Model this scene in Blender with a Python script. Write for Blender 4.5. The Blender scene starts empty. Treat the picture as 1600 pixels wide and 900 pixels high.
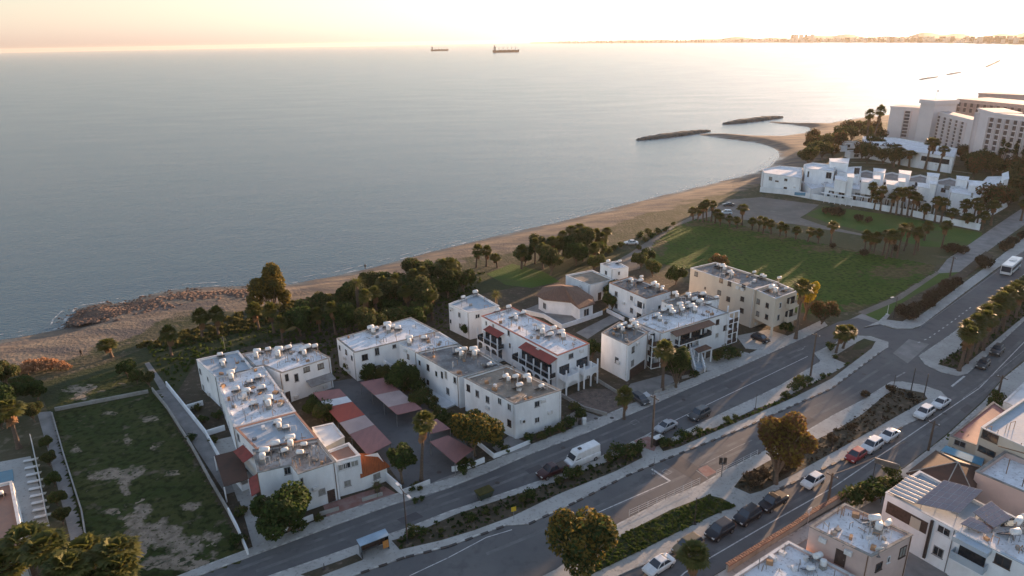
import bpy, math, random
import numpy as np
from mathutils import Vector, Matrix
R = math.radians
rnd = random.Random(7)
scn = bpy.context.scene
C = scn.collection

# ------------------------------------------------------------------ camera
CAM_H = 62.0; FOC = 1067.0; PITCH = math.atan(386/FOC); ROLL = R(-1.0)
cam = bpy.data.cameras.new('camera'); camo = bpy.data.objects.new('camera', cam); C.objects.link(camo)
cam.sensor_width = 36; cam.lens = 36*FOC/1600; cam.clip_start = 1; cam.clip_end = 90000
camo.matrix_world = Matrix.Translation((0, 0, CAM_H)) @ Matrix.Rotation(math.pi/2-PITCH, 4, 'X') @ Matrix.Rotation(ROLL, 4, 'Z')
scn.camera = camo
# ------------------------------------------------------------------ sky, sun, exposure
SUN_AZ = 40.0      # degrees to the right of the view axis (+Y towards +X)
SUN_EL = 5.3
w = bpy.data.worlds.new('World'); scn.world = w; w.use_nodes = True
nt = w.node_tree; bg = nt.nodes['Background']
sky = nt.nodes.new('ShaderNodeTexSky'); sky.sky_type = 'NISHITA'; sky.sun_disc = False
sky.sun_elevation = R(SUN_EL); sky.sun_rotation = R(SUN_AZ)
sky.altitude = 60; sky.air_density = 1.5; sky.dust_density = 0.4; sky.ozone_density = 2.5
hs = nt.nodes.new('ShaderNodeHueSaturation'); hs.inputs['Saturation'].default_value = 0.55
nt.links.new(sky.outputs[0], hs.inputs['Color']); 
tn = nt.nodes.new('ShaderNodeMix'); tn.data_type = 'RGBA'; tn.blend_type = 'MULTIPLY'; tn.inputs[0].default_value = 1; tn.inputs[7].default_value = (.92, .97, 1.15, 1)
nt.links.new(hs.outputs[0], tn.inputs[6]); nt.links.new(tn.outputs[2], bg.inputs[0]); bg.inputs[1].default_value = 0.15
sl = bpy.data.lights.new('sun', 'SUN'); sl.energy = 5.0; sl.angle = R(0.6); sl.color = (1, .62, .36)
so = bpy.data.objects.new('sun', sl); C.objects.link(so)
sd = Vector((math.sin(R(SUN_AZ))*math.cos(R(SUN_EL)), math.cos(R(SUN_AZ))*math.cos(R(SUN_EL)), math.sin(R(SUN_EL))))
so.rotation_euler = sd.to_track_quat('Z', 'Y').to_euler(); so.location = (60, 60, 300)
vs = scn.view_settings; vs.view_transform = 'Standard'; vs.look = 'None'; vs.exposure = 1.6; vs.gamma = 1; vs.use_curve_mapping = False
try:
    scn.cycles.volume_bounces = 1; scn.cycles.max_bounces = 6; scn.cycles.transparent_max_bounces = 12
except Exception: pass

# ------------------------------------------------------------------ helpers
def ray(px, py):
    x = (px-800)/FOC; y = -(py-450)/FOC
    c, s = math.cos(ROLL), math.sin(ROLL); x, y = x*c-y*s, x*s+y*c
    cp, sp = math.cos(PITCH), math.sin(PITCH)
    return Vector((x, cp+y*sp, -sp+y*cp))
def P(px, py, z=0.0):                     # where a sight line meets the level z: a plain ground-plan point
    d = ray(px, py); t = (z-CAM_H)/d.z; return (d.x*t, d.y*t)
def PS(pts, z=0.0): return [P(a, b, z) for a, b in pts]
def topz(base, topy, topx=None):          # height of a vertical standing at a ground-plan point
    r = math.hypot(*base); d = ray(topx, topy); return CAM_H + d.z*r/math.hypot(d.x, d.y)
def H2(bx, by, tx, ty): return topz(P(bx, by), ty, tx)

BASE = {}
class MB:
    def __init__(s): s.v = []; s.f = []; s.m = []
    def add(s, vs, fs, mi=0):
        o = len(s.v); s.v += [tuple(a) for a in vs]; s.f += [tuple(o+i for i in f) for f in fs]; s.m += [mi]*len(fs)
    def box(s, c, size, rz=0, mi=0, tilt=None):   # c is centre of the base
        x, y, z = size[0]/2, size[1]/2, size[2]
        vs = [Vector((sx*x, sy*y, sz*z)) for sz in (0, 1) for sy in (-1, 1) for sx in (-1, 1)]
        m = Matrix.Rotation(rz, 3, 'Z')
        if tilt: m = m @ Matrix.Rotation(tilt, 3, 'X')
        vs = [m @ a + Vector(c) for a in vs]
        s.add(vs, [(0, 2, 3, 1), (4, 5, 7, 6), (0, 1, 5, 4), (2, 6, 7, 3), (0, 4, 6, 2), (1, 3, 7, 5)], mi)
    def prism(s, poly, z0, z1, mi=0, bottom=True):
        if area(poly) < 0: poly = poly[::-1]
        n = len(poly)
        vs = [(p[0], p[1], z0) for p in poly] + [(p[0], p[1], z1) for p in poly]
        fs = [tuple(range(n, 2*n))]
        if bottom: fs.append(tuple(range(n-1, -1, -1)))
        fs += [(i, (i+1) % n, n+(i+1) % n, n+i) for i in range(n)]
        s.add(vs, fs, mi)
    def sheet(s, poly, z, mi=0):
        if area(poly) < 0: poly = poly[::-1]
        s.add([(p[0], p[1], z) for p in poly], [tuple(range(len(poly)))], mi)
    def tube(s, p, q, r0, r1=None, n=8, mi=0, caps=True):
        r1 = r0 if r1 is None else r1
        p, q = Vector(p), Vector(q); d = (q-p).normalized()
        a = d.orthogonal().normalized(); b = d.cross(a)
        vs = []
        for c, r in ((p, r0), (q, r1)):
            for i in range(n):
                t = 2*math.pi*i/n; vs.append(c + a*math.cos(t)*r + b*math.sin(t)*r)
        fs = [(i, (i+1) % n, n+(i+1) % n, n+i) for i in range(n)]
        if caps: fs += [tuple(range(n-1, -1, -1)), tuple(range(n, 2*n))]
        s.add(vs, fs, mi)
    def path(s, pts, rs, n=7, mi=0):
        for i in range(len(pts)-1): s.tube(pts[i], pts[i+1], rs[i], rs[i+1], n, mi, caps=(i in (0, len(pts)-2)))
    def lathe(s, prof, n=14, c=(0, 0, 0), mi=0, mtx=None):
        vs = []
        for r, z in prof:
            for i in range(n):
                t = 2*math.pi*i/n; p = Vector((r*math.cos(t), r*math.sin(t), z))
                if mtx: p = mtx @ p
                vs.append(p + Vector(c))
        fs = []
        for k in range(len(prof)-1):
            fs += [(k*n+i, k*n+(i+1) % n, (k+1)*n+(i+1) % n, (k+1)*n+i) for i in range(n)]
        fs.append(tuple(range((len(prof)-1)*n, len(prof)*n)))
        s.add(vs, fs, mi)
    def build(s, name, mats, parent=None, smooth=False, off=None):
        me = bpy.data.meshes.new(name)
        o_ = Vector(off) if off is not None else (BASE.get(parent.name, Vector((0, 0, 0))) if parent else Vector((0, 0, 0)))
        me.from_pydata([(a[0]-o_.x, a[1]-o_.y, a[2]-o_.z) for a in s.v], [], s.f)
        if not isinstance(mats, (list, tuple)): mats = [mats]
        for m in mats: me.materials.append(m)
        me.polygons.foreach_set('material_index', s.m)
        if smooth: me.polygons.foreach_set('use_smooth', [True]*len(s.f))
        me.update()
        o = bpy.data.objects.new(name, me); C.objects.link(o)
        if parent: o.parent = parent; BASE[o.name] = o_
        elif off is not None: o.location = o_
        return o
def area(p): return sum(p[i][0]*p[(i+1) % len(p)][1]-p[(i+1) % len(p)][0]*p[i][1] for i in range(len(p)))/2
def inset(poly, d):                       # d>0 shrinks a CCW polygon
    n = len(poly); out = []
    for i in range(n):
        p0, p1, p2 = Vector(poly[i-1]), Vector(poly[i]), Vector(poly[(i+1) % n])
        e1 = (p1-p0).normalized(); e2 = (p2-p1).normalized()
        n1 = Vector((-e1.y, e1.x)); n2 = Vector((-e2.y, e2.x)); b = n1+n2
        if b.length < .3: b = n1; k = 1
        else: k = 2/b.length_squared
        out.append(tuple(p1 + b*min(k, 3)*d))
    return out
def tag(o, label=None, cat=None, group=None, kind=None):
    if label: o['label'] = label
    if cat: o['category'] = cat
    if group: o['group'] = group
    if kind: o['kind'] = kind
    return o
def root(name, loc, label=None, cat=None, group=None, rz=0, base=True):
    o = bpy.data.objects.new(name, None); C.objects.link(o); o.location = loc; o.rotation_euler.z = rz
    o.empty_display_size = .5
    if base: BASE[o.name] = Vector(loc)
    return tag(o, label, cat, group)
def copy_tree(o, parent=None):
    c = o.copy(); C.objects.link(c)
    if parent: c.parent = parent
    for ch in list(KIDS.get(o.name, [])): copy_tree(ch, c)
    return c
KIDS = {}
def kids(o):
    KIDS[o.name] = [c for c in o.children]
    for c in o.children: kids(c)
ORD = ['first', 'second', 'third', 'fourth', 'fifth', 'sixth', 'seventh', 'eighth', 'ninth', 'tenth', 'eleventh', 'twelfth', 'thirteenth', 'fourteenth', 'fifteenth', 'sixteenth', 'seventeenth', 'eighteenth', 'nineteenth', 'twentieth', 'twenty-first', 'twenty-second', 'twenty-third', 'twenty-fourth', 'twenty-fifth', 'twenty-sixth', 'twenty-seventh', 'twenty-eighth', 'twenty-ninth', 'thirtieth']

# ------------------------------------------------------------------ materials
M = {}
def mat(name, col, rough=.85, col2=None, scale=.5, detail=6, thr=(.35, .65), bump=0, bscale=None, metal=0, spec=.3,
        col3=None, scale3=6, thr3=(.5, .7), amt3=.5, coords='Object', stretch=None, sheen=0, transl=0):
    m = bpy.data.materials.new(name); m.use_nodes = True; n = m.node_tree; b = n.nodes['Principled BSDF']
    b.inputs['Roughness'].default_value = rough; b.inputs['Metallic'].default_value = metal; b.inputs['Specular IOR Level'].default_value = spec
    tc = n.nodes.new('ShaderNodeTexCoord'); src = tc.outputs[coords]
    if coords == 'X':
        pass
    if stretch:
        mp = n.nodes.new('ShaderNodeMapping'); mp.inputs['Scale'].default_value = stretch[:3]
        if len(stretch) > 3: mp.inputs['Rotation'].default_value = (0, 0, stretch[3])
        n.links.new(src, mp.inputs[0]); src = mp.outputs[0]
    def noise(sc, det=detail):
        t = n.nodes.new('ShaderNodeTexNoise'); t.inputs['Scale'].default_value = sc; t.inputs['Detail'].default_value = det; t.inputs['Roughness'].default_value = .6
        n.links.new(src, t.inputs['Vector']); return t.outputs['Fac']
    def ramp(fac, a, c):
        r = n.nodes.new('ShaderNodeMapRange'); r.inputs[1].default_value = a; r.inputs[2].default_value = c; n.links.new(fac, r.inputs[0]); return r.outputs[0]
    def mix(f, a, c, k=1):
        x = n.nodes.new('ShaderNodeMix'); x.data_type = 'RGBA'
        if k != 1:
            mm = n.nodes.new('ShaderNodeMath'); mm.operation = 'MULTIPLY'; mm.inputs[1].default_value = k; n.links.new(f, mm.inputs[0]); f = mm.outputs[0]
        n.links.new(f, x.inputs[0])
        for i, q in ((6, a), (7, c)):
            if isinstance(q, tuple): x.inputs[i].default_value = (*q, 1)
            else: n.links.new(q, x.inputs[i])
        return x.outputs[2]
    out = None
    if col2: out = mix(ramp(noise(scale), *thr), tuple(col), tuple(col2))
    if col3: out = mix(ramp(noise(scale3), *thr3), out if out else tuple(col), tuple(col3), amt3)
    if out: n.links.new(out, b.inputs['Base Color'])
    else: b.inputs['Base Color'].default_value = (*col, 1)
    if bump:
        bp = n.nodes.new('ShaderNodeBump'); bp.inputs['Strength'].default_value = bump; bp.inputs['Distance'].default_value = .05 if not bscale else .5/bscale
        n.links.new(noise(bscale or scale*6), bp.inputs['Height']); n.links.new(bp.outputs[0], b.inputs['Normal'])
    if transl:
        tr = n.nodes.new('ShaderNodeBsdfTranslucent'); mx = n.nodes.new('ShaderNodeMixShader'); mx.inputs[0].default_value = transl
        if out: n.links.new(out, tr.inputs[0])
        else: tr.inputs[0].default_value = (*col, 1)
        n.links.new(b.outputs[0], mx.inputs[1]); n.links.new(tr.outputs[0], mx.inputs[2]); n.links.new(mx.outputs[0], n.nodes['Material Output'].inputs[0])
    M[name] = m; return m
mat('asphalt', (.095, .095, .1), .8, (.13, .128, .128), .1, bump=.2, bscale=6, col3=(.08, .08, .083), scale3=.5, thr3=(.52, .66), amt3=.7)
mat('asphalt_worn', (.16, .158, .158), .8, (.11, .11, .112), .35, thr=(.4, .6), bump=.2, bscale=6)
mat('asphalt_new', (.07, .068, .072), .75, (.095, .09, .092), .2, bump=.2, bscale=6)
mat('paving', (.42, .41, .39), .85, (.33, .32, .3), .25, bump=.25, bscale=4, col3=(.14, .14, .13), scale3=2.2, thr3=(.55, .7), amt3=.6)
mat('paving_dark', (.27, .26, .25), .85, (.18, .175, .17), .35, bump=.25, bscale=4, col3=(.3, .29, .27), scale3=1.2, thr3=(.58, .7), amt3=.5)
mat('red_paving', (.25, .12, .1), .85, (.3, .2, .18), .8, bump=.2, bscale=4)
mat('road_paint', (.55, .55, .54), .7, (.2, .2, .2), 1.5, thr=(.45, .75))
mat('road_paint_faint', (.3, .3, .3), .7, (.12, .12, .12), 1.2, thr=(.4, .65))
mat('concrete', (.36, .35, .33), .9, (.25, .24, .22), .5, bump=.2, bscale=5, col3=(.14, .13, .12), scale3=2.5, thr3=(.55, .75), amt3=.5)
mat('kerb_stone', (.52, .51, .48), .85, (.24, .23, .22), 1.2, bump=.2, bscale=5)
mat('white_wall', (.86, .87, .88), .8, (.68, .69, .7), .35, bump=.15, bscale=3, col3=(.45, .44, .42), scale3=1.3, thr3=(.62, .85), amt3=.5, stretch=(1, 1, .4))
mat('cream_wall', (.62, .54, .44), .85, (.52, .45, .37), .35, bump=.15, bscale=3, col3=(.36, .31, .25), scale3=1.2, thr3=(.62, .85), amt3=.5, stretch=(1, 1, .4))
mat('pink_wall', (.6, .46, .41), .85, (.5, .38, .34), .35, bump=.15, bscale=3, col3=(.35, .28, .25), scale3=1.2, thr3=(.62, .85), amt3=.4)
mat('beige_wall', (.55, .5, .42), .85, (.45, .41, .34), .4, bump=.15, bscale=3)
mat('hotel_recess_shade', (.17, .13, .12), .7, (.11, .085, .08), .3)  # brown that stands for shade inside the hotel balconies
mat('hotel_roof', (.5, .44, .41), .85, (.4, .35, .33), .2)
mat('hotel_wall', (.76, .67, .65), .85, (.68, .6, .58), .1)
mat('roof_white', (.8, .82, .85), .85, (.6, .6, .61), .5, bump=.2, bscale=4, col3=(.17, .15, .13), scale3=2.4, thr3=(.55, .7), amt3=.7)
mat('roof_grey', (.24, .24, .24), .9, (.15, .14, .135), .55, bump=.25, bscale=4, col3=(.36, .34, .31), scale3=2, thr3=(.55, .7), amt3=.6)
mat('roof_tan', (.33, .27, .21), .9, (.2, .17, .14), .5, bump=.25, bscale=4, col3=(.4, .38, .35), scale3=1.8, thr3=(.55, .7), amt3=.6)
mat('roof_patchy', (.5, .48, .46), .9, (.28, .22, .18), .45, bump=.25, bscale=4, col3=(.12, .11, .1), scale3=2.6, thr3=(.52, .66), amt3=.7)
mat('roof_blue', (.33, .4, .47), .8, (.45, .48, .5), .5, bump=.2, bscale=4, col3=(.14, .16, .18), scale3=2, thr3=(.55, .75), amt3=.5)
mat('parapet_dark', (.16, .15, .14), .9, (.3, .29, .27), 1.0, bump=.2, bscale=5)
mat('parapet_white', (.6, .6, .6), .85, (.3, .29, .28), .9, thr=(.45, .8), bump=.2, bscale=5)
mat('parapet_red', (.35, .12, .09), .85, (.25, .1, .08), 1.0)
mat('tile_coping', (.2, .11, .085), .85, (.2, .1, .07), 1.2, bump=.6, bscale=3)
mat('tile_orange', (.36, .1, .035), .85, (.22, .07, .03), 1.2, bump=.6, bscale=3, stretch=(4, 1, 1, .6))
mat('tile_brown', (.2, .115, .08), .9, (.13, .08, .06), 1.0, bump=.5, bscale=3, stretch=(4, 1, 1, .6))
mat('tile_red', (.3, .07, .06), .85, (.2, .06, .05), 1.0)
mat('sheet_pink', (.3, .14, .13), .7, (.24, .12, .115), .4, stretch=(3, 1, 1, .6))
mat('sheet_red', (.34, .07, .045), .7, (.28, .06, .045), .4, stretch=(3, 1, 1, .6))
mat('sheet_pale', (.42, .32, .3), .7, (.34, .26, .25), .4)
mat('sheet_white', (.62, .64, .66), .7, (.5, .52, .54), .5)
mat('sheet_brown', (.1, .055, .04), .8, (.07, .045, .035), .6)
mat('terracotta', (.42, .22, .15), .85, (.33, .19, .14), .7, bump=.2, bscale=4)
mat('metal_grey', (.3, .3, .31), .45, (.2, .2, .2), 2, metal=.6)
mat('metal_dark', (.05, .05, .05), .5, (.09, .07, .06), 2, metal=.4)
mat('metal_white', (.7, .7, .7), .4, (.55, .53, .5), 2)
mat('tank_white', (.74, .74, .73), .45, (.48, .44, .4), 1.2, thr=(.45, .75))
mat('warm_lit_clutter', (.4, .24, .13), .85, (.25, .17, .12), 1.5)  # tan that puts the warm low sun into roof pipes and boxes
mat('collector', (.03, .035, .05), .15, (.05, .055, .07), 2, spec=.6)
mat('wood', (.2, .12, .07), .85, (.12, .075, .045), 3, bump=.3, bscale=6)
mat('pole_wood', (.09, .065, .05), .9, (.13, .1, .08), 3, bump=.3, bscale=8)
mat('glass_dark', (.015, .02, .025), .12, (.04, .045, .05), 1.5, spec=.7)
mat('window_frame', (.35, .35, .36), .6, (.25, .25, .25), 3)
mat('frame_white', (.68, .68, .68), .6, (.55, .55, .55), 3)
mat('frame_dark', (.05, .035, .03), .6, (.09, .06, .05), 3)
mat('curtain', (.3, .3, .28), .9, (.2, .19, .17), 2)
mat('rubble', (.17, .13, .11), .95, (.09, .075, .065), .8, bump=.7, bscale=2, col3=(.26, .23, .2), scale3=3, thr3=(.55, .7), amt3=.7)
mat('rock_grey', (.15, .14, .12), .95, (.09, .085, .075), .35, bump=.8, bscale=1.2)
mat('rock', (.16, .1, .07), .95, (.09, .06, .048), .35, bump=.8, bscale=1.2, col3=(.19, .15, .12), scale3=1.5, thr3=(.55, .7), amt3=.6)
mat('bark', (.12, .08, .055), .95, (.2, .15, .11), 3, bump=.5, bscale=8)
mat('palm_trunk', (.16, .115, .085), .95, (.09, .065, .05), 3, bump=.6, bscale=8, stretch=(1, 1, 4))
mat('frond_green', (.06, .08, .02), .6, (.15, .14, .035), 1.2, transl=.5, spec=.3)
mat('frond_dead', (.26, .14, .07), .9, (.17, .1, .055), 1.5, transl=.2)
mat('leaf_dark', (.05, .078, .022), .7, (.03, .045, .015), .6, transl=.42, spec=.2)
mat('leaf_green', (.075, .115, .026), .7, (.045, .07, .018), .6, transl=.42, spec=.2)
mat('leaf_olive', (.13, .12, .04), .75, (.07, .07, .028), .6, transl=.42, spec=.2)
mat('leaf_rust', (.16, .085, .045), .8, (.09, .055, .03), .6, transl=.42, spec=.1)
mat('leaf_gold', (.62, .42, .03), .7, (.42, .3, .03), .7, transl=.35, spec=.2)
mat('leaf_autumn', (.24, .16, .03), .7, (.1, .09, .025), .35, transl=.42, spec=.2)
mat('leaf_sun_tint', (.42, .22, .12), .85, (.3, .17, .09), .8, transl=.3)  # orange evening sun on the sand shrubs put into the leaf colour
mat('hedge', (.075, .05, .032), .85, (.045, .04, .022), .8, transl=.15)
mat('scrub_earth', (.075, .06, .042), .95, (.05, .045, .028), .3, bump=.7, bscale=2, col3=(.18, .14, .11), scale3=.9, thr3=(.55, .68), amt3=.7)
mat('bare_patch', (.27, .22, .17), .95, (.03, .04, .016), .45, thr=(.5, .58), bump=.8, bscale=1.5, col3=(.18, .145, .11), scale3=1.5, thr3=(.5, .7), amt3=.5)
mat('grass_lot', (.028, .042, .013), .95, (.05, .056, .02), .08, bump=.8, bscale=1.5, col3=(.02, .03, .012), scale3=.5, thr3=(.45, .65), amt3=.7)
mat('grass_field', (.035, .085, .006), .9, (.065, .11, .012), .05, bump=.8, bscale=1.5, col3=(.07, .065, .03), scale3=.07, thr3=(.52, .7), amt3=.7)
mat('grass_dry', (.1, .09, .04), .95, (.06, .065, .025), .05, bump=.8, bscale=1.5, col3=(.16, .13, .09), scale3=.2, thr3=(.55, .7), amt3=.6)
mat('dirt', (.22, .19, .165), .95, (.15, .135, .115), .08, bump=.5, bscale=1.5, col3=(.28, .25, .22), scale3=.4, thr3=(.55, .7), amt3=.5)
mat('bare_sand', (.34, .28, .22), .95, (.24, .2, .16), .3, bump=.6, bscale=2)

def structure(name, mb, m): o = mb.build(name, m); o['kind'] = 'structure'; return o

# ------------------------------------------------------------------ terrain and sea
SEA = -1.6
coast_px = [(-260, 565), (-100, 545), (0, 531), (60, 521), (100, 512), (108, 497), (125, 478), (165, 473), (190, 474), (215, 465), (240, 458), (290, 450),
 (350, 447), (395, 445), (455, 444), (480, 438), (530, 430), (580, 418), (640, 402), (700, 387), (760, 372), (830, 356), (880, 345),
 (930, 332), (985, 318), (1040, 304), (1090, 292), (1140, 280), (1180, 270), (1205, 258), (1217, 245), (1215, 236), (1200, 228), (1180, 223), (1150, 219),
 (1125, 216), (1090, 211), (1098, 208.5), (1140, 209), (1180, 212), (1220, 212.5), (1255, 208), (1268, 203), (1262, 198.5), (1235, 195), (1200, 191.5), (1205, 189.5), (1245, 192), (1290, 193), (1330, 186),
 (1400, 178), (1480, 172), (1560, 168), (1700, 160), (1900, 150), (2300, 150)]
coast = np.array(PS(coast_px, SEA))
land = np.vstack([coast, [[6000, 900], [6000, -3000], [-600, -3000], [-600, coast[0][1]-60]]])
def inside(X, Y, poly):
    c = np.zeros(X.shape, bool); n = len(poly); j = n-1
    for i in range(n):
        xi, yi = poly[i]; xj, yj = poly[j]
        if yi != yj: c ^= ((yi > Y) != (yj > Y)) & (X < (xj-xi)*(Y-yi)/(yj-yi)+xi)
        j = i
    return c
def dist_line(X, Y, pts):
    d = np.full(X.shape, 1e9)
    for i in range(len(pts)-1):
        a, b = pts[i], pts[i+1]; ab = b-a; L = (ab**2).sum()
        t = np.clip(((X-a[0])*ab[0]+(Y-a[1])*ab[1])/L, 0, 1)
        d = np.minimum(d, np.hypot(X-a[0]-t*ab[0], Y-a[1]-t*ab[1]))
    return d
xs = np.concatenate([np.linspace(-600, -230, 20), np.arange(-220, 300, 2.6), np.arange(305, 700, 8), np.geomspace(720, 6000, 24)])
ys = np.concatenate([np.linspace(-3000, 0, 14), np.arange(25, 560, 2.6), np.arange(565, 1100, 10), np.geomspace(1120, 2500, 8)])
X, Y = np.meshgrid(xs, ys)
ins = inside(X, Y, land); D = dist_line(X, Y, coast); sdist = np.where(ins, D, -D)
def smooth(t): t = np.clip(t, 0, 1); return t*t*(3-2*t)
rng = np.random.RandomState(3)
Z = np.where(sdist > 0, SEA + 1.6*smooth(sdist/13.0), SEA + np.maximum(sdist*.09, -8))
Z = Z + np.where((sdist > 2) & (sdist < 14), (rng.rand(*Z.shape)-.5)*.12, 0)
nx, ny = len(xs), len(ys)
V = np.stack([X, Y, Z], -1).reshape(-1, 3)
idx = np.arange(nx*ny).reshape(ny, nx)
Fq = np.stack([idx[:-1, :-1], idx[:-1, 1:], idx[1:, 1:], idx[1:, :-1]], -1).reshape(-1, 4)
keep = (sdist.reshape(-1)[Fq] > -70).any(1); Fq = Fq[keep]
me = bpy.data.meshes.new('ground'); me.from_pydata(V.tolist(), [], Fq.tolist())
at = me.attributes.new('inland', 'FLOAT', 'POINT'); at.data.foreach_set('value', sdist.reshape(-1).astype(np.float32))
wide = sdist - 2 - np.clip((-X-45)*.2, 0, 5) - np.clip((Y-330)*.1, 0, 14)
at = me.attributes.new('beach_width', 'FLOAT', 'POINT'); at.data.foreach_set('value', wide.reshape(-1).astype(np.float32))
me.polygons.foreach_set('use_smooth', [True]*len(me.polygons)); me.update()
g = bpy.data.objects.new('ground', me); C.objects.link(g); g['kind'] = 'structure'
# ground material: wet sand at the waterline, dry sand, then earth and scrub, driven by the distance from the shore
m = bpy.data.materials.new('ground_cover'); m.use_nodes = True; n = m.node_tree; b = n.nodes['Principled BSDF']; b.inputs['Specular IOR Level'].default_value = .25
geo = n.nodes.new('ShaderNodeNewGeometry'); a = n.nodes.new('ShaderNodeAttribute'); a.attribute_name = 'inland'
def nz(sc, det=7, mp=None):
    t = n.nodes.new('ShaderNodeTexNoise'); t.inputs['Scale'].default_value = sc; t.inputs['Detail'].default_value = det
    if mp:
        q = n.nodes.new('ShaderNodeMapping'); q.inputs['Scale'].default_value = mp[:3]; q.inputs['Rotation'].default_value = (0, 0, mp[3]); n.links.new(geo.outputs['Position'], q.inputs[0]); n.links.new(q.outputs[0], t.inputs['Vector'])
    else: n.links.new(geo.outputs['Position'], t.inputs['Vector'])
    return t.outputs['Fac']
def mr(f, a0, a1, b0=0, b1=1):
    r = n.nodes.new('ShaderNodeMapRange'); n.links.new(f, r.inputs[0]); r.inputs[1].default_value = a0; r.inputs[2].default_value = a1; r.inputs[3].default_value = b0; r.inputs[4].default_value = b1; return r.outputs[0]
def mx(f, p, q):
    x = n.nodes.new('ShaderNodeMix'); x.data_type = 'RGBA'; n.links.new(f, x.inputs[0])
    for i, v_ in ((6, p), (7, q)):
        if isinstance(v_, tuple): x.inputs[i].default_value = (*v_, 1)
        else: n.links.new(v_, x.inputs[i])
    return x.outputs[2]
def ma(op, p, q):
    x = n.nodes.new('ShaderNodeMath'); x.operation = op
    for i, v_ in enumerate((p, q)):
        if isinstance(v_, (int, float)): x.inputs[i].default_value = v_
        else: n.links.new(v_, x.inputs[i])
    return x.outputs[0]
dd = ma('ADD', a.outputs['Fac'], mr(nz(.06, 5, (1, 2.2, 1, -.75)), .3, .7, -5, 5))
a2 = n.nodes.new('ShaderNodeAttribute'); a2.attribute_name = 'beach_width'
dd2 = ma('ADD', a2.outputs['Fac'], mr(nz(.09, 6, (1, 1.6, 1, -.75)), .3, .7, -5, 5))
dry = mx(mr(nz(.12, 7, (1, 3, 1, -.75)), .35, .65), (.28, .21, .145), (.16, .12, .09))
streak = mx(mr(nz(.05, 6, (1, 4, 1, -.7)), .47, .6), dry, (.12, .1, .088))
wet = (.085, .07, .058)
sand = mx(mr(dd, 0.5, 6), wet, streak)
earth = mx(mr(nz(.15), .4, .6), (.05, .055, .024), (.085, .075, .045))
earth = mx(mr(nz(.6), .56, .68), earth, (.15, .125, .09))
col = mx(mr(dd2, 16.5, 19), sand, earth)
n.links.new(col, b.inputs['Base Color']); n.links.new(mr(dd, -1, 6, .35, .95), b.inputs['Roughness'])
bp = n.nodes.new('ShaderNodeBump'); bp.inputs['Strength'].default_value = .8; bp.inputs['Distance'].default_value = .3; n.links.new(nz(1.2), bp.inputs['Height']); n.links.new(bp.outputs[0], b.inputs['Normal'])
me.materials.append(m)

# sea: one sheet past the horizon
mb = MB(); N_ = 96
rings = [0, 300, 900, 3000, 9000, 19400]
vs_ = [(0, 0, SEA)]; fs_ = []
for r in rings[1:]: vs_ += [(r*math.cos(2*math.pi*i/N_), r*math.sin(2*math.pi*i/N_), SEA) for i in range(N_)]
fs_ += [(0, 1+i, 1+(i+1) % N_) for i in range(N_)]
for k in range(len(rings)-2): fs_ += [(1+k*N_+i, 1+(k+1)*N_+i, 1+(k+1)*N_+(i+1) % N_, 1+k*N_+(i+1) % N_) for i in range(N_)]
mb.add(vs_, fs_)
m = bpy.data.materials.new('sea_water'); m.use_nodes = True; n = m.node_tree; b = n.nodes['Principled BSDF']
b.inputs['Base Color'].default_value = (.03, .075, .085, 1); b.inputs['Roughness'].default_value = .22; b.inputs['IOR'].default_value = 1.33; b.inputs['Specular IOR Level'].default_value = .5
geo = n.nodes.new('ShaderNodeNewGeometry')
h1 = nz(.9, 4, (1, 2.2, 1, -.5)); h2 = nz(.06, 6, (1, 1.8, 1, -.6)); h3 = nz(.012, 4, (1, 3.5, 1, -.3))
b1 = n.nodes.new('ShaderNodeBump'); b1.inputs['Strength'].default_value = 1; b1.inputs['Distance'].default_value = .17; n.links.new(h1, b1.inputs['Height'])
b2 = n.nodes.new('ShaderNodeBump'); b2.inputs['Strength'].default_value = 1; b2.inputs['Distance'].default_value = .19; n.links.new(h2, b2.inputs['Height']); n.links.new(b1.outputs[0], b2.inputs['Normal'])
n.links.new(b2.outputs[0], b.inputs['Normal']); n.links.new(mr(h3, .3, .7, .2, .24), b.inputs['Roughness'])
n.links.new(mx(mr(h3, .35, .65), (.03, .07, .105), (.045, .088, .115)), b.inputs['Base Color'])
structure('sea_water', mb, m)

# haze: an even, thin volume round camera and scene
mb = MB(); mb.box((0, 0, -12), (39600, 39600, 12+82))
m = bpy.data.materials.new('haze'); m.use_nodes = True; n = m.node_tree; n.nodes.remove(n.nodes['Principled BSDF'])
pv = n.nodes.new('ShaderNodeVolumePrincipled'); pv.inputs['Color'].default_value = (1, .93, .84, 1); pv.inputs['Density'].default_value = .000028; pv.inputs['Anisotropy'].default_value = .35
n.links.new(pv.outputs[0], n.nodes['Material Output'].inputs['Volume'])
HAZE = mb.build('haze', m); HAZE['kind'] = 'stuff'
# ------------------------------------------------------------------ roads, pavements, lots
def sheet(name, px, m, z, world=False):
    b_ = MB(); b_.sheet(px if world else PS(px), z); return structure(name, b_, M[m])
def slab(name, px, m, z1=.13, kerb=True, world=False):
    poly = px if world else PS(px)
    if area(poly) < 0: poly = poly[::-1]
    b_ = MB()
    if kerb:
        inner = inset(poly, .28); n_ = len(poly)
        vs = [(p[0], p[1], -.05) for p in poly]+[(p[0], p[1], z1) for p in poly]+[(p[0], p[1], z1) for p in inner]
        b_.add(vs, [(i, (i+1) % n_, n_+(i+1) % n_, n_+i) for i in range(n_)]+[(n_+i, n_+(i+1) % n_, 2*n_+(i+1) % n_, 2*n_+i) for i in range(n_)], 1)
        b_.add([(p[0], p[1], z1) for p in inner], [tuple(range(n_))], 0)
        return structure(name, b_, [M[m], M['kerb_stone']])
    b_.prism(poly, -.05, z1, 0, False); return structure(name, b_, M[m])
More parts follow.
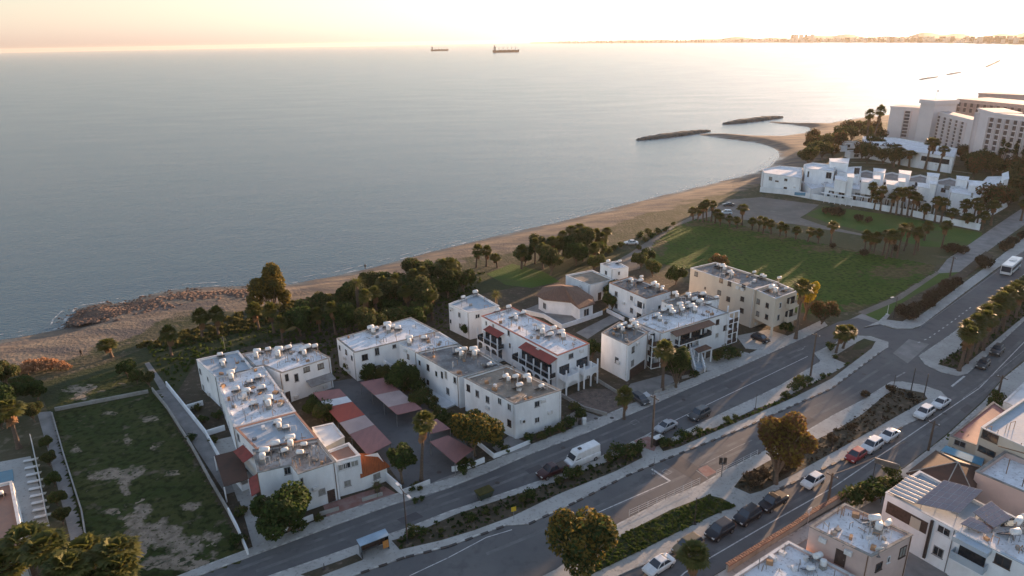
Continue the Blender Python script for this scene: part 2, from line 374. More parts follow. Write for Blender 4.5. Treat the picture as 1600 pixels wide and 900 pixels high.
def rounded(pts, r=1.2, n=4):            # round the corners of a ground-plan polygon
    out = []
    for i in range(len(pts)):
        p0, p1, p2 = Vector(pts[i-1]), Vector(pts[i]), Vector(pts[(i+1) % len(pts)])
        a_, c_ = (p0-p1), (p2-p1); r_ = min(r, a_.length*.4, c_.length*.4)
        a_ = p1+a_.normalized()*r_; c_ = p1+c_.normalized()*r_
        for k in range(n+1):
            t = k/n; out.append(tuple(a_*(1-t)**2+p1*2*t*(1-t)+c_*t*t))
    return out

sheet('beach_meadow', [(60, 600), (160, 570), (225, 545), (290, 525), (420, 490), (520, 470), (640, 455), (760, 425), (870, 400), (960, 385), (1000, 400), (985, 425), (900, 460), (790, 505), (690, 520), (520, 600), (390, 640), (300, 700), (230, 640), (80, 660)], 'grass_lot', .010)
sheet('dry_meadow', [(1085, 341), (1130, 330), (1200, 335), (1270, 318), (1400, 338), (1530, 372), (1525, 382), (1490, 395), (1478, 412), (1468, 414), (1370, 398), (1260, 375), (1160, 352)], 'grass_dry', .014)
sheet('verge_lawn', [(1258, 335), (1290, 322), (1400, 337), (1535, 364), (1530, 376), (1495, 388), (1440, 385), (1350, 362), (1290, 347)], 'grass_field', .018)
sheet('parking_ground', [(1110, 330), (1140, 312), (1190, 308), (1280, 320), (1262, 333), (1250, 340), (1285, 352), (1350, 366), (1345, 368), (1240, 350), (1180, 345), (1120, 340)], 'dirt', .022)
sheet('beach_track', [(955, 412), (985, 395), (1010, 378), (1050, 354), (1075, 341), (1110, 330), (1120, 336), (1090, 343), (1060, 358), (1030, 378), (1008, 408), (1000, 420), (975, 425)], 'dirt', .024)
sheet('garden_ground', [(260, 640), (310, 560), (520, 510), (700, 470), (850, 440), (960, 410), (1060, 440), (1250, 470), (1262, 500), (1290, 512), (1160, 572), (1000, 642), (917, 677), (697, 765), (420, 860), (380, 860)], 'scrub_earth', .016)
sheet('side_road', [(1300, 512), (1330, 498), (1400, 465), (1462, 428), (1480, 405), (1500, 392), (1560, 350), (1620, 310), (1640, 330), (1600, 352), (1560, 380), (1500, 425), (1450, 458), (1415, 480), (1370, 505), (1340, 530)], 'paving_dark', .020)
sheet('track_strip', [(1340, 488), (1400, 463), (1462, 424), (1468, 427), (1408, 468), (1352, 492)], 'dirt', .030)
sheet('track_lawn', [(1352, 492), (1408, 468), (1468, 427), (1500, 425), (1475, 442), (1420, 478), (1375, 502)], 'grass_field', .030)
# one sheet of asphalt for all carriageways and the junction
asphalt_px = [(120, 1010), (230, 935), (315, 899), (420, 860), (520, 823), (612, 790), (697, 765), (760, 740), (825, 712), (917, 677), (1000, 642), (1080, 606), (1160, 572), (1260, 527), (1290, 512), (1310, 503), (1340, 497), (1368, 505), (1395, 514), (1425, 515), (1440, 510), (1500, 465), (1560, 420), (1660, 345), (1900, 300), (1900, 420), (1700, 478), (1600, 562), (1570, 587), (1537, 625), (1477, 680), (1413, 730), (1243, 828), (1140, 885), (1000, 965), (800, 1100), (200, 1200)]
sheet('road', asphalt_px, 'asphalt', .034)
# pavement of the apartment side
slab('pavement', [(230, 920), (315, 886), (408, 851), (500, 812), (612, 774), (697, 750), (756, 726), (820, 699), (912, 663), (995, 628), (1080, 592), (1160, 558), (1262, 511), (1285, 500), (1293, 509), (1262, 526), (1160, 572), (1080, 606), (1000, 642), (917, 677), (825, 712), (760, 740), (697, 765), (612, 790), (520, 823), (420, 860), (315, 899), (240, 930)], 'paving')
# median between the service street and the avenue
m1_top = [(250, 965), (430, 897), (500, 873), (565, 850), (637, 825), (700, 800), (775, 775), (892, 735), (1000, 685), (1013, 679), (1040, 692), (1060, 678), (1113, 653), (1190, 617), (1220, 602), (1282, 565), (1272, 552), (1317, 530), (1335, 525), (1360, 526), (1388, 535)]
m1_bot = [(1388, 543), (1378, 549), (1300, 607), (1240, 634), (1160, 670), (1043, 717), (977, 745), (900, 785), (825, 820), (790, 822), (700, 855), (632, 872), (562, 897), (480, 930), (330, 990)]
slab('median_pavement', m1_top+m1_bot, 'paving')
slab('planting_strip', [(470, 899), (530, 878), (558, 867), (567, 876), (525, 892), (490, 906)], 'scrub_earth', .16, False)
slab('planting_strip', [(612, 846), (640, 838), (712, 805), (800, 776), (887, 748), (960, 718), (998, 698), (1004, 716), (960, 738), (875, 772), (800, 808), (740, 830), (687, 846), (625, 860)], 'scrub_earth', .16, False)
slab('planting_strip', [(1030, 698), (1070, 686), (1120, 668), (1180, 640), (1215, 628), (1290, 590), (1325, 570), (1300, 560), (1335, 538), (1368, 534), (1362, 545), (1300, 592), (1240, 622), (1130, 670), (1060, 700), (1036, 706)], 'scrub_earth', .16, False)
slab('planting_strip', [(1338, 536), (1350, 530), (1368, 535), (1348, 547), (1330, 548)], 'grass_lot', .18, False)
slab('crossing_patch', [(990, 690), (1012, 683), (1030, 690), (1022, 706), (1004, 700)], 'red_paving', .165, False)
# median between the avenue and the outer street
slab('median_pavement', [(700, 980), (800, 925), (870, 890), (967, 818), (983, 810), (1040, 780), (1093, 758), (1117, 744), (1180, 712), (1253, 678), (1300, 650), (1343, 628), (1392, 597), (1410, 597), (1440, 602), (1470, 612), (1480, 622), (1462, 642), (1417, 664), (1327, 714), (1200, 773), (1180, 800), (1143, 815), (1100, 842), (1047, 866), (977, 895), (860, 950), (740, 1010)], 'paving')
slab('planting_strip', [(940, 868), (975, 835), (1050, 797), (1107, 775), (1128, 780), (1150, 792), (1128, 800), (1060, 832), (1000, 862), (930, 896), (880, 925)], 'grass_lot', .17, False)
slab('planting_strip', [(1147, 762), (1160, 745), (1200, 722), (1293, 680), (1345, 650), (1383, 618), (1402, 607), (1443, 615), (1449, 624), (1400, 652), (1310, 703), (1240, 742), (1190, 768), (1172, 773)], 'scrub_earth', .17, False)
slab('median_pavement', [(1435, 557), (1487, 522), (1560, 462), (1640, 395), (1760, 290), (1900, 260), (1900, 330), (1700, 420), (1600, 502), (1530, 568), (1512, 584), (1497, 588), (1470, 582), (1445, 570)], 'paving')
slab('planting_strip', [(1465, 570), (1500, 546), (1560, 492), (1640, 425), (1720, 362), (1740, 370), (1600, 495), (1540, 545), (1498, 579)], 'scrub_earth', .17, False)
# pavements across
slab('pavement', [(1350, 512), (1372, 503), (1385, 491), (1420, 500), (1440, 492), (1500, 447), (1560, 403), (1660, 325), (1680, 340), (1560, 418), (1500, 463), (1440, 509), (1425, 514), (1400, 514), (1375, 507)], 'paving')
slab('planting_strip', [(1385, 500), (1400, 480), (1430, 462), (1500, 425), (1540, 393), (1552, 400), (1500, 440), (1440, 485), (1410, 503)], 'scrub_earth', .17, False)
slab('pavement', [(1700, 482), (1600, 566), (1570, 590), (1537, 628), (1477, 683), (1413, 732), (1243, 830), (1140, 887), (1000, 968), (1040, 990), (1160, 910), (1262, 842), (1430, 745), (1500, 690), (1560, 640), (1600, 610), (1720, 510)], 'paving')
sheet('yard_ground', [(1040, 990), (1160, 908), (1262, 840), (1430, 743), (1500, 688), (1560, 638), (1600, 608), (1720, 508), (1900, 480), (1900, 1100), (1100, 1300)], 'paving_dark', .030)
# painted lines
def line_strip(name, px, wd=.14, m='road_paint', z=.045, dash=None, world=False):
    b_ = MB(); pts = [Vector(p) for p in (px if world else PS(px))]
    for i in range(len(pts)-1):
        a_, c_ = pts[i], pts[i+1]; d = c_-a_; L = d.length; d.normalize(); nn = Vector((-d.y, d.x))*wd/2
        t = 0
        while t < L-.05:
            e = min(t+(dash[0] if dash else L), L)
            q = [a_+d*t-nn, a_+d*e-nn, a_+d*e+nn, a_+d*t+nn]; b_.add([(p.x, p.y, z) for p in q], [(0, 1, 2, 3)])
            t = e+(dash[1] if dash else 0)
    return structure(name, b_, M[m])
line_strip('centre_line', [(1000, 960), (1070, 895), (1200, 819), (1300, 763), (1447, 663), (1530, 607), (1600, 535), (1660, 480)], .16)
line_strip('lane_line', [(640, 900), (700, 872), (760, 840), (800, 828)], .13)
line_strip('lane_line', [(860, 835), (937, 800), (1047, 752)], .16)
line_strip('lane_line', [(1095, 728), (1153, 698), (1175, 688)], .14, 'road_paint_faint')
line_strip('stop_line', [(1018, 733), (1047, 752)], .35)
line_strip('stop_line', [(1487, 604), (1507, 588)], .35)
line_strip('stop_line', [(1400, 590), (1414, 582)], .3, 'road_paint_faint')
line_strip('parking_line', [(1010, 680), (1057, 656), (1100, 635), (1173, 600), (1262, 557)], .14)
line_strip('edge_line', [(1437, 512), (1500, 467), (1560, 423), (1640, 362)], .12, 'road_paint_faint')
line_strip('edge_line', [(1505, 622), (1560, 580), (1600, 548), (1660, 495)], .12, 'road_paint_faint')
line_strip('lane_line', [(1434, 536), (1452, 528), (1486, 504), (1520, 478)], .25, 'road_paint', dash=(.9, 1.6))
line_strip('lane_line', [(1440, 552), (1466, 538), (1488, 520)], .25, 'road_paint_faint', dash=(.9, 1.6))
line_strip('give_way_line', [(900, 676), (905, 668)], .2, 'road_paint_faint')
sheet('crossing_patch', [(1037, 723), (1062, 712), (1118, 748), (1096, 758)], 'asphalt_new', .039)
sheet('crossing_patch', [(1090, 733), (1105, 727), (1120, 738), (1103, 746)], 'red_paving', .043)
sheet('junction_patch', [(1395, 552), (1420, 530), (1452, 538), (1432, 556), (1418, 568)], 'paving_dark', .038)
line_strip('lane_symbol', [(1034, 737), (1040, 733), (1050, 738), (1044, 742), (1034, 737)], .14, 'road_paint_faint')
line_strip('lane_symbol', [(984, 660), (993, 656), (999, 660), (990, 664), (984, 660)], .14, 'road_paint_faint')
line_strip('lane_symbol', [(1245, 549), (1254, 546), (1258, 541)], .2, 'road_paint_faint')
line_strip('crossing_line', [(1088, 735), (1106, 748)], .2, 'road_paint_faint')
# black and white kerb blocks
def kerb_blocks(px, flip=0):
    b_ = MB(); pts = [Vector(p) for p in PS(px)]
    for i in range(len(pts)-1):
        d = pts[i+1]-pts[i]; L = d.length; d.normalize(); t = 0; a_ = math.atan2(d.y, d.x)
        while t < L-1:
            c = pts[i]+d*(t+.7); b_.box((c.x, c.y, -.02), (1.1, .36, .17), a_); t += 2.3
    return structure('kerb_marking', b_, M['metal_dark'])
kerb_blocks([(562, 897), (632, 872), (700, 855), (790, 822)])
kerb_blocks([(825, 820), (900, 785), (977, 745), (1043, 717), (1160, 670), (1240, 634), (1300, 607), (1378, 549)])
kerb_blocks([(1200, 773), (1327, 714), (1417, 664)])
kerb_blocks([(1180, 712), (1253, 678)])
# left plots
def patch(name, cx, cy, rx, ry, m, z, seed, n_=46, jag=.3):
    r2 = random.Random(seed); c = Vector(P(cx, cy)); a = Vector(P(cx+rx, cy))-c; b_ = Vector(P(cx, cy-ry))-c; ph = [r2.uniform(0, 6.28) for _ in range(6)]; pts = []
    for i in range(n_):
        t = 2*math.pi*i/n_; k = 1+jag*sum(math.sin(t*(j+2)+ph[j])/(1+.5*j) for j in range(6))/1.6+r2.uniform(-.09, .09); k = max(.25, k); q = c+a*math.cos(t)*k+b_*math.sin(t)*k; pts.append(tuple(q))
    return sheet(name, pts, m, z, world=True)
for i, q in enumerate([(185, 742, 38, 13), (215, 738, 20, 8), (150, 748, 13, 7), (196, 765, 9, 10), (245, 835, 45, 24), (210, 812, 22, 18), (290, 858, 34, 22), (260, 875, 50, 16), (225, 795, 14, 12), (175, 800, 10, 6), (330, 838, 16, 12), (310, 880, 34, 10), (205, 860, 28, 22), (128, 608, 24, 7), (125, 620, 10, 5), (172, 646, 10, 3), (235, 655, 14, 4), (270, 740, 8, 4), (200, 690, 7, 4), (240, 700, 5, 3)]): patch('bare_ground', *q, 'bare_patch', .024+.0025*i, 30+i)
LOTS = [(185, 742, 38, 13), (215, 738, 20, 8), (150, 748, 13, 7), (196, 765, 9, 10), (245, 835, 45, 24), (210, 812, 22, 18), (290, 858, 34, 22), (260, 875, 50, 16), (225, 795, 14, 12), (175, 800, 10, 6), (330, 838, 16, 12), (310, 885, 44, 12), (205, 860, 28, 22), (172, 646, 10, 3), (235, 655, 14, 4), (270, 740, 8, 4), (200, 690, 7, 8), (240, 700, 5, 3), (120, 700, 6, 8), (300, 790, 16, 8)]
def worn_ground(name, outline_px, spots, z, green, green2, bare, step=.7):
    poly = np.array(PS(outline_px)); x0, y0 = poly.min(0); x1, y1 = poly.max(0)
    gx, gy = np.arange(x0, x1+step, step), np.arange(y0, y1+step, step); XX, YY = np.meshgrid(gx, gy); ok = inside(XX, YY, poly); B = np.zeros(XX.shape)
    for (cx, cy, rx, ry) in spots:
        c = Vector(P(cx, cy)); a = Vector(P(cx+rx, cy))-c; b_ = Vector(P(cx, cy-ry))-c; det = a.x*b_.y-a.y*b_.x
        u = ((XX-c.x)*b_.y-(YY-c.y)*b_.x)/det; v = (a.x*(YY-c.y)-a.y*(XX-c.x))/det; B = np.maximum(B, 1.15-np.hypot(u, v)*.75)
    id_ = np.arange(XX.size).reshape(XX.shape); q = np.stack([id_[:-1, :-1], id_[:-1, 1:], id_[1:, 1:], id_[1:, :-1]], -1).reshape(-1, 4); q = q[ok.reshape(-1)[q].all(1)]
    r2 = np.random.RandomState(5); ZZ = z+r2.rand(*XX.shape)*.05
    me = bpy.data.meshes.new(name); me.from_pydata(np.stack([XX, YY, ZZ], -1).reshape(-1, 3).tolist(), [], q.tolist()); at = me.attributes.new('worn', 'FLOAT', 'POINT'); at.data.foreach_set('value', B.reshape(-1).astype(np.float32)); me.update()
    m = bpy.data.materials.new(name); m.use_nodes = True; global n, b, geo; n = m.node_tree; b = n.nodes['Principled BSDF']; b.inputs['Roughness'].default_value = .95; b.inputs['Specular IOR Level'].default_value = .15
    geo = n.nodes.new('ShaderNodeNewGeometry'); a = n.nodes.new('ShaderNodeAttribute'); a.attribute_name = 'worn'
    gcol = mx(mr(nz(.12), .4, .6), green, green2); gcol = mx(mr(nz(.9, 8), .48, .6), gcol, tuple(v*.55 for v in green)); gcol = mx(mr(nz(.35, 8), .6, .72), gcol, tuple(v*.45 for v in bare))
    bcol = mx(mr(nz(.8, 8), .42, .6), bare, tuple(v*.62 for v in bare)); bcol = mx(mr(nz(2.2, 6), .56, .66), bcol, tuple(v*.8 for v in green2))
    w_ = ma('ADD', a.outputs['Fac'], mr(nz(.45, 9), .2, .8, -.75, .75)); n.links.new(mx(mr(w_, .42, .72), gcol, bcol), b.inputs['Base Color'])
    bp = n.nodes.new('ShaderNodeBump'); bp.inputs['Strength'].default_value = 1; bp.inputs['Distance'].default_value = .4; n.links.new(nz(1.1, 8), bp.inputs['Height']); n.links.new(bp.outputs[0], b.inputs['Normal'])
    me.materials.append(m); o = bpy.data.objects.new(name, me); C.objects.link(o); o['kind'] = 'structure'; return o
worn_ground('vacant_lot', [(82, 646), (130, 635), (255, 612), (262, 640), (300, 700), (350, 790), (382, 862), (392, 876), (330, 897), (220, 930), (140, 905), (125, 850), (100, 750), (84, 690)], LOTS, .03, (.035, .052, .014), (.055, .062, .02), (.3, .245, .19))
worn_ground('sea_meadow', [(82, 640), (95, 605), (150, 585), (215, 570), (235, 600), (245, 612), (130, 635)], [(128, 608, 24, 7), (125, 620, 14, 6), (190, 600, 8, 3), (150, 626, 10, 3)], .03, (.035, .052, .014), (.055, .062, .02), (.22, .19, .15))
worn_ground('open_field', [(1004, 408), (1020, 378), (1050, 355), (1085, 341), (1160, 352), (1260, 375), (1370, 398), (1468, 414), (1462, 428), (1400, 465), (1340, 488), (1290, 493), (1240, 490), (1180, 450), (1090, 425)], [(1300, 388, 60, 7), (1400, 425, 50, 12), (1230, 368, 60, 6), (1445, 420, 30, 10), (1090, 350, 40, 5), (1340, 482, 40, 8), (1180, 358, 50, 5), (1030, 385, 14, 16)], .03, (.04, .085, .008), (.062, .1, .014), (.12, .1, .05), 1.0)
# worn wheel tracks, patches and covers in the asphalt
for q in ([(330, 905), (420, 872), (612, 802), (760, 752), (917, 690), (1000, 655), (1160, 584), (1262, 540)], [(400, 893), (612, 815), (760, 765), (900, 708), (1000, 668), (1060, 640), (1200, 578), (1262, 548)], [(760, 866), (905, 806), (985, 768), (1060, 732), (1180, 678), (1310, 618), (1400, 560)], [(900, 820), (975, 784), (1090, 735), (1200, 685), (1310, 632), (1390, 585)],
          [(1120, 860), (1215, 800), (1310, 745), (1440, 655), (1530, 595), (1600, 528)], [(1180, 850), (1240, 812), (1330, 760), (1460, 668), (1540, 612), (1600, 552)]): line_strip('wheel_track', q, .55, 'asphalt_worn', .0365)
for q in ([(620, 812), (650, 800), (662, 808), (632, 820)], [(820, 735), (842, 726), (850, 732), (828, 741)], [(1130, 602), (1150, 592), (1160, 598), (1140, 608)], [(930, 820), (960, 806), (978, 815), (948, 830)], [(1240, 660), (1262, 650), (1275, 657), (1252, 668)], [(1500, 640), (1512, 632), (1520, 637), (1508, 646)], [(1330, 560), (1345, 553), (1355, 558), (1340, 566)]): sheet('road_patch', q, 'asphalt_new', .0385)
for (x, y) in ((777, 755), (956, 654), (931, 655), (686, 739), (1068, 625), (1476, 647), (1350, 585), (880, 700)):
    c = P(x, y); b_ = MB(); b_.sheet([(c[0]+.38*math.cos(k*.524), c[1]+.38*math.sin(k*.524)) for k in range(12)], .06 if x not in (956, 931, 686) else .14); structure('manhole_cover', b_, M['metal_dark'])
# broken foam along the waterline
mat('foam', (.6, .6, .58), .8); _m = M['foam'].node_tree; _t = _m.nodes.new('ShaderNodeTexNoise'); _t.inputs['Scale'].default_value = .35; _t.inputs['Detail'].default_value = 8
_g = _m.nodes.new('ShaderNodeNewGeometry'); _m.links.new(_g.outputs['Position'], _t.inputs['Vector']); _r = _m.nodes.new('ShaderNodeMapRange'); _r.inputs[1].default_value = .5; _r.inputs[2].default_value = .62; _r.inputs[4].default_value = .75
_m.links.new(_t.outputs['Fac'], _r.inputs[0]); _m.links.new(_r.outputs[0], _m.nodes['Principled BSDF'].inputs['Alpha'])
def offs(k): return [(coast[i][0]-k*(coast[i+1][1]-coast[i-1][1])/np.hypot(*(coast[i+1]-coast[i-1])), coast[i][1]+k*(coast[i+1][0]-coast[i-1][0])/np.hypot(*(coast[i+1]-coast[i-1]))) for i in range(1, 31)]
for k, w_ in ((.6, .7), (3.6, .4)): line_strip('surf_foam', offs(k), w_, 'foam', SEA+.03+.01*k, world=True)
# ------------------------------------------------------------------ building tools
def rect(A, B, Cc, z):                    # A, B exact roof corners, depth from C
    a_, b_, c_ = Vector(P(*A, z)), Vector(P(*B, z)), Vector(P(*Cc, z))
    u = (b_-a_).normalized(); v = Vector((-u.y, u.x)); d = (c_-b_).dot(v)
    return [tuple(a_), tuple(b_), tuple(b_+v*d), tuple(a_+v*d)]
class House:
    def __init__(s, name, label, cat, poly, z, wall='white_wall', roof='roof_white', cap='parapet_white', par=.35, z0=0, group=None, rt=None, capw=.12, colour_label=None):
        s.poly = poly; s.z = z; s.sg = 1 if area(poly) > 0 else -1; s.z0 = z0
        cx = sum(p[0] for p in poly)/len(poly); cy = sum(p[1] for p in poly)/len(poly)
        s.root = rt if rt else root(name, (cx, cy, 0), label, cat, group)
        s.wall = wall
        p = poly if s.sg > 0 else poly[::-1]; n_ = len(p); q = inset(p, .22)
        mb = MB(); vs = [(a[0], a[1], z0-(.3 if z0 == 0 else 0)) for a in p]+[(a[0], a[1], z) for a in p]+[(a[0], a[1], z) for a in q]+[(a[0], a[1], z-par) for a in q]
        fs = []
        for k in range(3): fs += [(k*n_+i, k*n_+(i+1) % n_, (k+1)*n_+(i+1) % n_, (k+1)*n_+i) for i in range(n_)]
        if z0 > 0: fs.append(tuple(range(n_-1, -1, -1)))
        mb.add(vs, fs); s.w = mb.build('wall', M[wall], s.root)
        mb = MB(); q2 = inset(p, .2); mb.sheet(q2, z-par+.004); s.r = mb.build('roof', M[roof], s.root)
        # coping on the parapet
        o_ = inset(p, -.06); i_ = inset(p, .22+capw*.6)
        mb = MB(); vs = [(a[0], a[1], z-.02) for a in o_]+[(a[0], a[1], z+.08) for a in o_]+[(a[0], a[1], z+.08) for a in i_]+[(a[0], a[1], z-.02) for a in i_]
        fs = []
        for k in range(3): fs += [(k*n_+i, k*n_+(i+1) % n_, (k+1)*n_+(i+1) % n_, (k+1)*n_+i) for i in range(n_)]
        fs += [(3*n_+i, 3*n_+(i+1) % n_, (i+1) % n_, i) for i in range(n_)]
        mb.add(vs, fs); mb.build('coping', M[cap], s.r)
        for e in range(n_):               # rainwater pipes and outdoor units fixed to the walls
            a_, b_ = Vector(p[e]), Vector(p[(e+1) % n_]); L = (b_-a_).length; u = (b_-a_).normalized(); nr = Vector((u.y, -u.x))
            if L < 4.5 or nr.dot(Vector((-cx, -cy))) < 0 or z0 > 0 or z < 4 or L > 30: continue
            an = math.atan2(u.y, u.x); q = a_+u*(L-.35)+nr*.07; mb = MB(); mb.tube((q.x, q.y, 0), (q.x, q.y, z-.1), .055, n=5); mb.build('downpipe', M[rnd.choice(['metal_white', 'metal_grey', 'wood'])], s.root)
            for k in range(rnd.choice([0, 1, 1, 2])):
                q = a_+u*L*rnd.uniform(.15, .85)+nr*.2; mb = MB(); mb.box((q.x, q.y, rnd.choice([.5, 2.9, z-1.1])), (.85, .34, .6), an); mb.build('cooling_unit', M['metal_white'], s.root)
    def edge(s, e):
        a_ = Vector(s.poly[e]); b_ = Vector(s.poly[(e+1) % len(s.poly)]); u = (b_-a_).normalized()
        return a_, b_, u, Vector((u.y, -u.x))*s.sg
    def at(s, e, px, py, off=0):          # point of facade e seen at a pixel -> (plan point, height)
        a_, b_, u, nrm = s.edge(e); d = ray(px, py); a2 = a_+nrm*off
        t = a2.dot(nrm)/(d.x*nrm.x+d.y*nrm.y); return Vector((d.x*t, d.y*t)), CAM_H+d.z*t
    def win(s, e, px, py, w=1.0, h=1.15, frame='window_frame', pane='glass_dark', name='window', shutter=False, label=None):
        p, z = s.at(e, px, py); a_, b_, u, nrm = s.edge(e)
        L = (b_-a_).length; t = max(w/2+.15, min(L-w/2-.15, (p-a_).dot(u))); p = a_+u*t
        return window(s.root, p, u, nrm, z-h/2, w, h, frame, pane, name, label)
    def door(s, e, px, zb=.1, w=1.0, h=2.1, mat_='frame_dark', py=None, name='door'):
        a_, b_, u, nrm = s.edge(e); p, z = s.at(e, px, py or 600)
        if py is None:   # only the horizontal place matters
            p, z = s.at(e, px, 600)
        ang = math.atan2(u.y, u.x); c = p+nrm*.03
        mb = MB(); mb.box((c.x, c.y, zb), (w, .08, h), ang); d = mb.build(name, M[mat_], s.root)
        mb = MB(); c = p+nrm*.09+u*w*.35; mb.box((c.x, c.y, zb+h*.48), (.12, .06, .05), ang); mb.build('handle', M['metal_grey'], d)
    def balcony(s, e, t0, t1, zf, depth=1.5, rail='white_wall', posts=0, top=None, railh=1.0, back=True):
        a_, b_, u, nrm = s.edge(e); L = (b_-a_).length; p0, p1 = a_+u*L*t0, a_+u*L*t1; ang = math.atan2(u.y, u.x); W = (p1-p0).length
        c = (p0+p1)/2+nrm*depth/2
        mb = MB(); mb.box((c.x, c.y, zf-.2), (W, depth, .2), ang)
        bal = mb.build('balcony', M[s.wall], s.root)
        mb = MB(); f = (p0+p1)/2+nrm*(depth-.06); mb.box((f.x, f.y, zf), (W, .1, railh), ang)
        for q in (p0, p1):
            k = q+nrm*depth/2; mb.box((k.x, k.y, zf), (.1, depth-.13, railh), ang)
        mb.build('railing', M[rail], bal)
        if back:
            mb = MB(); k = (p0+p1)/2+nrm*.03; mb.box((k.x, k.y, zf+.05), (W*.8, .06, 2.0), ang); mb.build('glazed_door', M['glass_dark'], bal)
        for i in range(posts):
            k = p0+(p1-p0)*(i/(posts-1) if posts > 1 else .5)+nrm*(depth-.12)
            mb = MB(); mb.box((k.x, k.y, zf-.2), (.2, .2, (top or zf+2.6)-zf+.2), ang); mb.build('post', M[s.wall], bal)
        return bal
    def tiny_roof(s, e, t0, t1, z, depth, m='tile_red', th=.12, slope=.25):
        a_, b_, u, nrm = s.edge(e); L = (b_-a_).length; p0, p1 = a_+u*L*t0, a_+u*L*t1
        q0, q1 = p0+nrm*depth, p1+nrm*depth; mb = MB()
        vs = [(p0.x, p0.y, z), (p1.x, p1.y, z), (q1.x, q1.y, z-slope), (q0.x, q0.y, z-slope)]; vs += [(a[0], a[1], a[2]-th) for a in vs]
        mb.add(vs, [(0, 1, 2, 3), (7, 6, 5, 4), (0, 4, 5, 1), (1, 5, 6, 2), (2, 6, 7, 3), (3, 7, 4, 0)]); return mb.build('awning', M[m], s.root)
    def roofp(s, px, py): return (*P(px, py, s.z-.3), s.z-.34)
def window(rt, p, u, nrm, zb, w, h, frame='window_frame', pane='glass_dark', name='window', label=None):
    ang = math.atan2(u.y, u.x); mb = MB(); d = .1
    if pane == 'glass_dark' and rnd.random() < .25: pane = 'curtain'
    if frame == 'window_frame': frame = rnd.choice(['window_frame', 'frame_white', 'frame_dark', 'window_frame'])
    c = p+nrm*.03
    for k in (-1, 1): q = c+u*k*(w/2-.04); mb.box((q.x, q.y, zb), (.08, d, h), ang)
    for zz in (zb, zb+h-.08): mb.box((c.x, c.y, zz), (w-.17, d, .08), ang)
    if w > .8: mb.box((c.x, c.y, zb+.08), (.06, d-.02, h-.16), ang)
    mb.box((c.x+nrm.x*.03, c.y+nrm.y*.03, zb-.07), (w+.16, .16, .065), ang)
    f = mb.build(name, M[frame], rt)
    mb = MB(); c2 = p+nrm*.012
    mb.box((c2.x, c2.y, zb+.02), (w-.1, .05, h-.04), ang); mb.build('pane', M[pane], f)
    if label: f['label'] = label
    return f
def colonnade(rt, p0, p1, z0, z1, n_, m='white_wall', arch=True, th=.2):
    u = (p1-p0).normalized(); W = (p1-p0).length; ang = math.atan2(u.y, u.x); sp = W/(n_-1)
    for i in range(n_):
        k = p0+u*sp*i; mb = MB(); mb.box((k.x, k.y, z0), (.22, .22, z1-z0), ang); mb.build('column', M[m], rt)
    if arch:
        for i in range(n_-1):
            mb = MB(); a0 = p0+u*(sp*i+.11); w_ = sp-.22; K = 8; r = w_/2; hh = min(r*.75, (z1-z0)*.4)
            vs = []
            for k in range(K+1):
                x = w_*k/K; y = z1-.15-hh+hh*math.sqrt(max(0, 1-((x-r)/r)**2))
                q = a0+u*x
                for s_ in (-1, 1):
                    nn = Vector((u.y, -u.x))*s_*th/2
                    vs += [(q.x+nn.x, q.y+nn.y, y), (q.x+nn.x, q.y+nn.y, z1)]
            fs = []
            for k in range(K):
                b0, b1 = k*4, k*4+4
                fs += [(b0, b1, b1+1, b0+1), (b1+2, b0+2, b0+3, b1+3), (b0+2, b1+2, b1, b0), (b0+1, b1+1, b1+3, b0+3)]
            mb.add(vs, fs); mb.build('arch', M[m], rt)

# ---- rooftop solar water heater, dish, small units (one of each, copied)
def make_heater(kind):
    r_ = root('solar_water_heater', (0, 0, 0), base=False)
    mb = MB()
    for sx in (-.55, .55):
        for sy in (-.3, .3): mb.tube((sx, sy, 0), (sx, sy, 1.15), .035, n=5)
        mb.tube((sx, -1.6, .05), (sx, -.3, 1.0), .03, n=5)
    mb.tube((-.55, -.3, 1.12), (.55, -.3, 1.12), .03, n=5); mb.tube((-.55, .3, 1.12), (.55, .3, 1.12), .03, n=5)
    mb.build('frame', M['metal_grey'], r_)
    mb = MB(); rot = Matrix.Rotation(math.pi/2, 3, 'Y')
    L = .85 if kind == 0 else .7; q = .48 if kind == 0 else .42
    prof = [(.05, -L), (q*.7, -L+.03), (q, -L+.16), (q, L-.16), (q*.7, L-.03), (.05, L)]
    mb.lathe(prof, 14, (0, 0, 1.15+q), mtx=rot); mb.build('tank', M['tank_white'], r_, smooth=True)
    mb = MB(); mb.box((0, -1.0, .42), (1.9, 1.75, .09), 0, tilt=R(33)); mb.build('panel', M['collector'], r_)
    if kind == 0:
        mb = MB(); mb.lathe([(.05, 0), (.5, .02), (.52, .2), (.52, .85), (.48, .98), (.1, 1.02)], 14, (0, 1.25, .75)); t = mb.build('cold_tank', M['tank_white'], r_, smooth=True)
        mb = MB(); mb.box((0, 1.25, 0), (.9, .9, .74)); mb.build('tank_stand', M['concrete'], r_)
    kids(r_); return r_
def make_dish():
    r_ = root('satellite_dish', (0, 0, 0), base=False)
    mb = MB(); mb.tube((0, 0, 0), (0, 0, 1.0), .04, n=6); mb.box((0, 0, 0), (.4, .4, .05)); mb.build('mast', M['metal_grey'], r_)
    mb = MB(); rot = Matrix.Rotation(R(-60), 3, 'X'); mb.lathe([(.05, -.14), (.3, -.09), (.5, 0), (.5, .015), (.3, -.07), (.05, -.12)], 14, (0, 0, 1.1), mtx=rot); mb.build('dish', M['metal_white'], r_, smooth=True)
    mb = MB(); mb.tube((0, -.1, .8), (0, -.6, 1.25), .02, n=5); mb.build('feed_arm', M['metal_grey'], r_)
    kids(r_); return r_
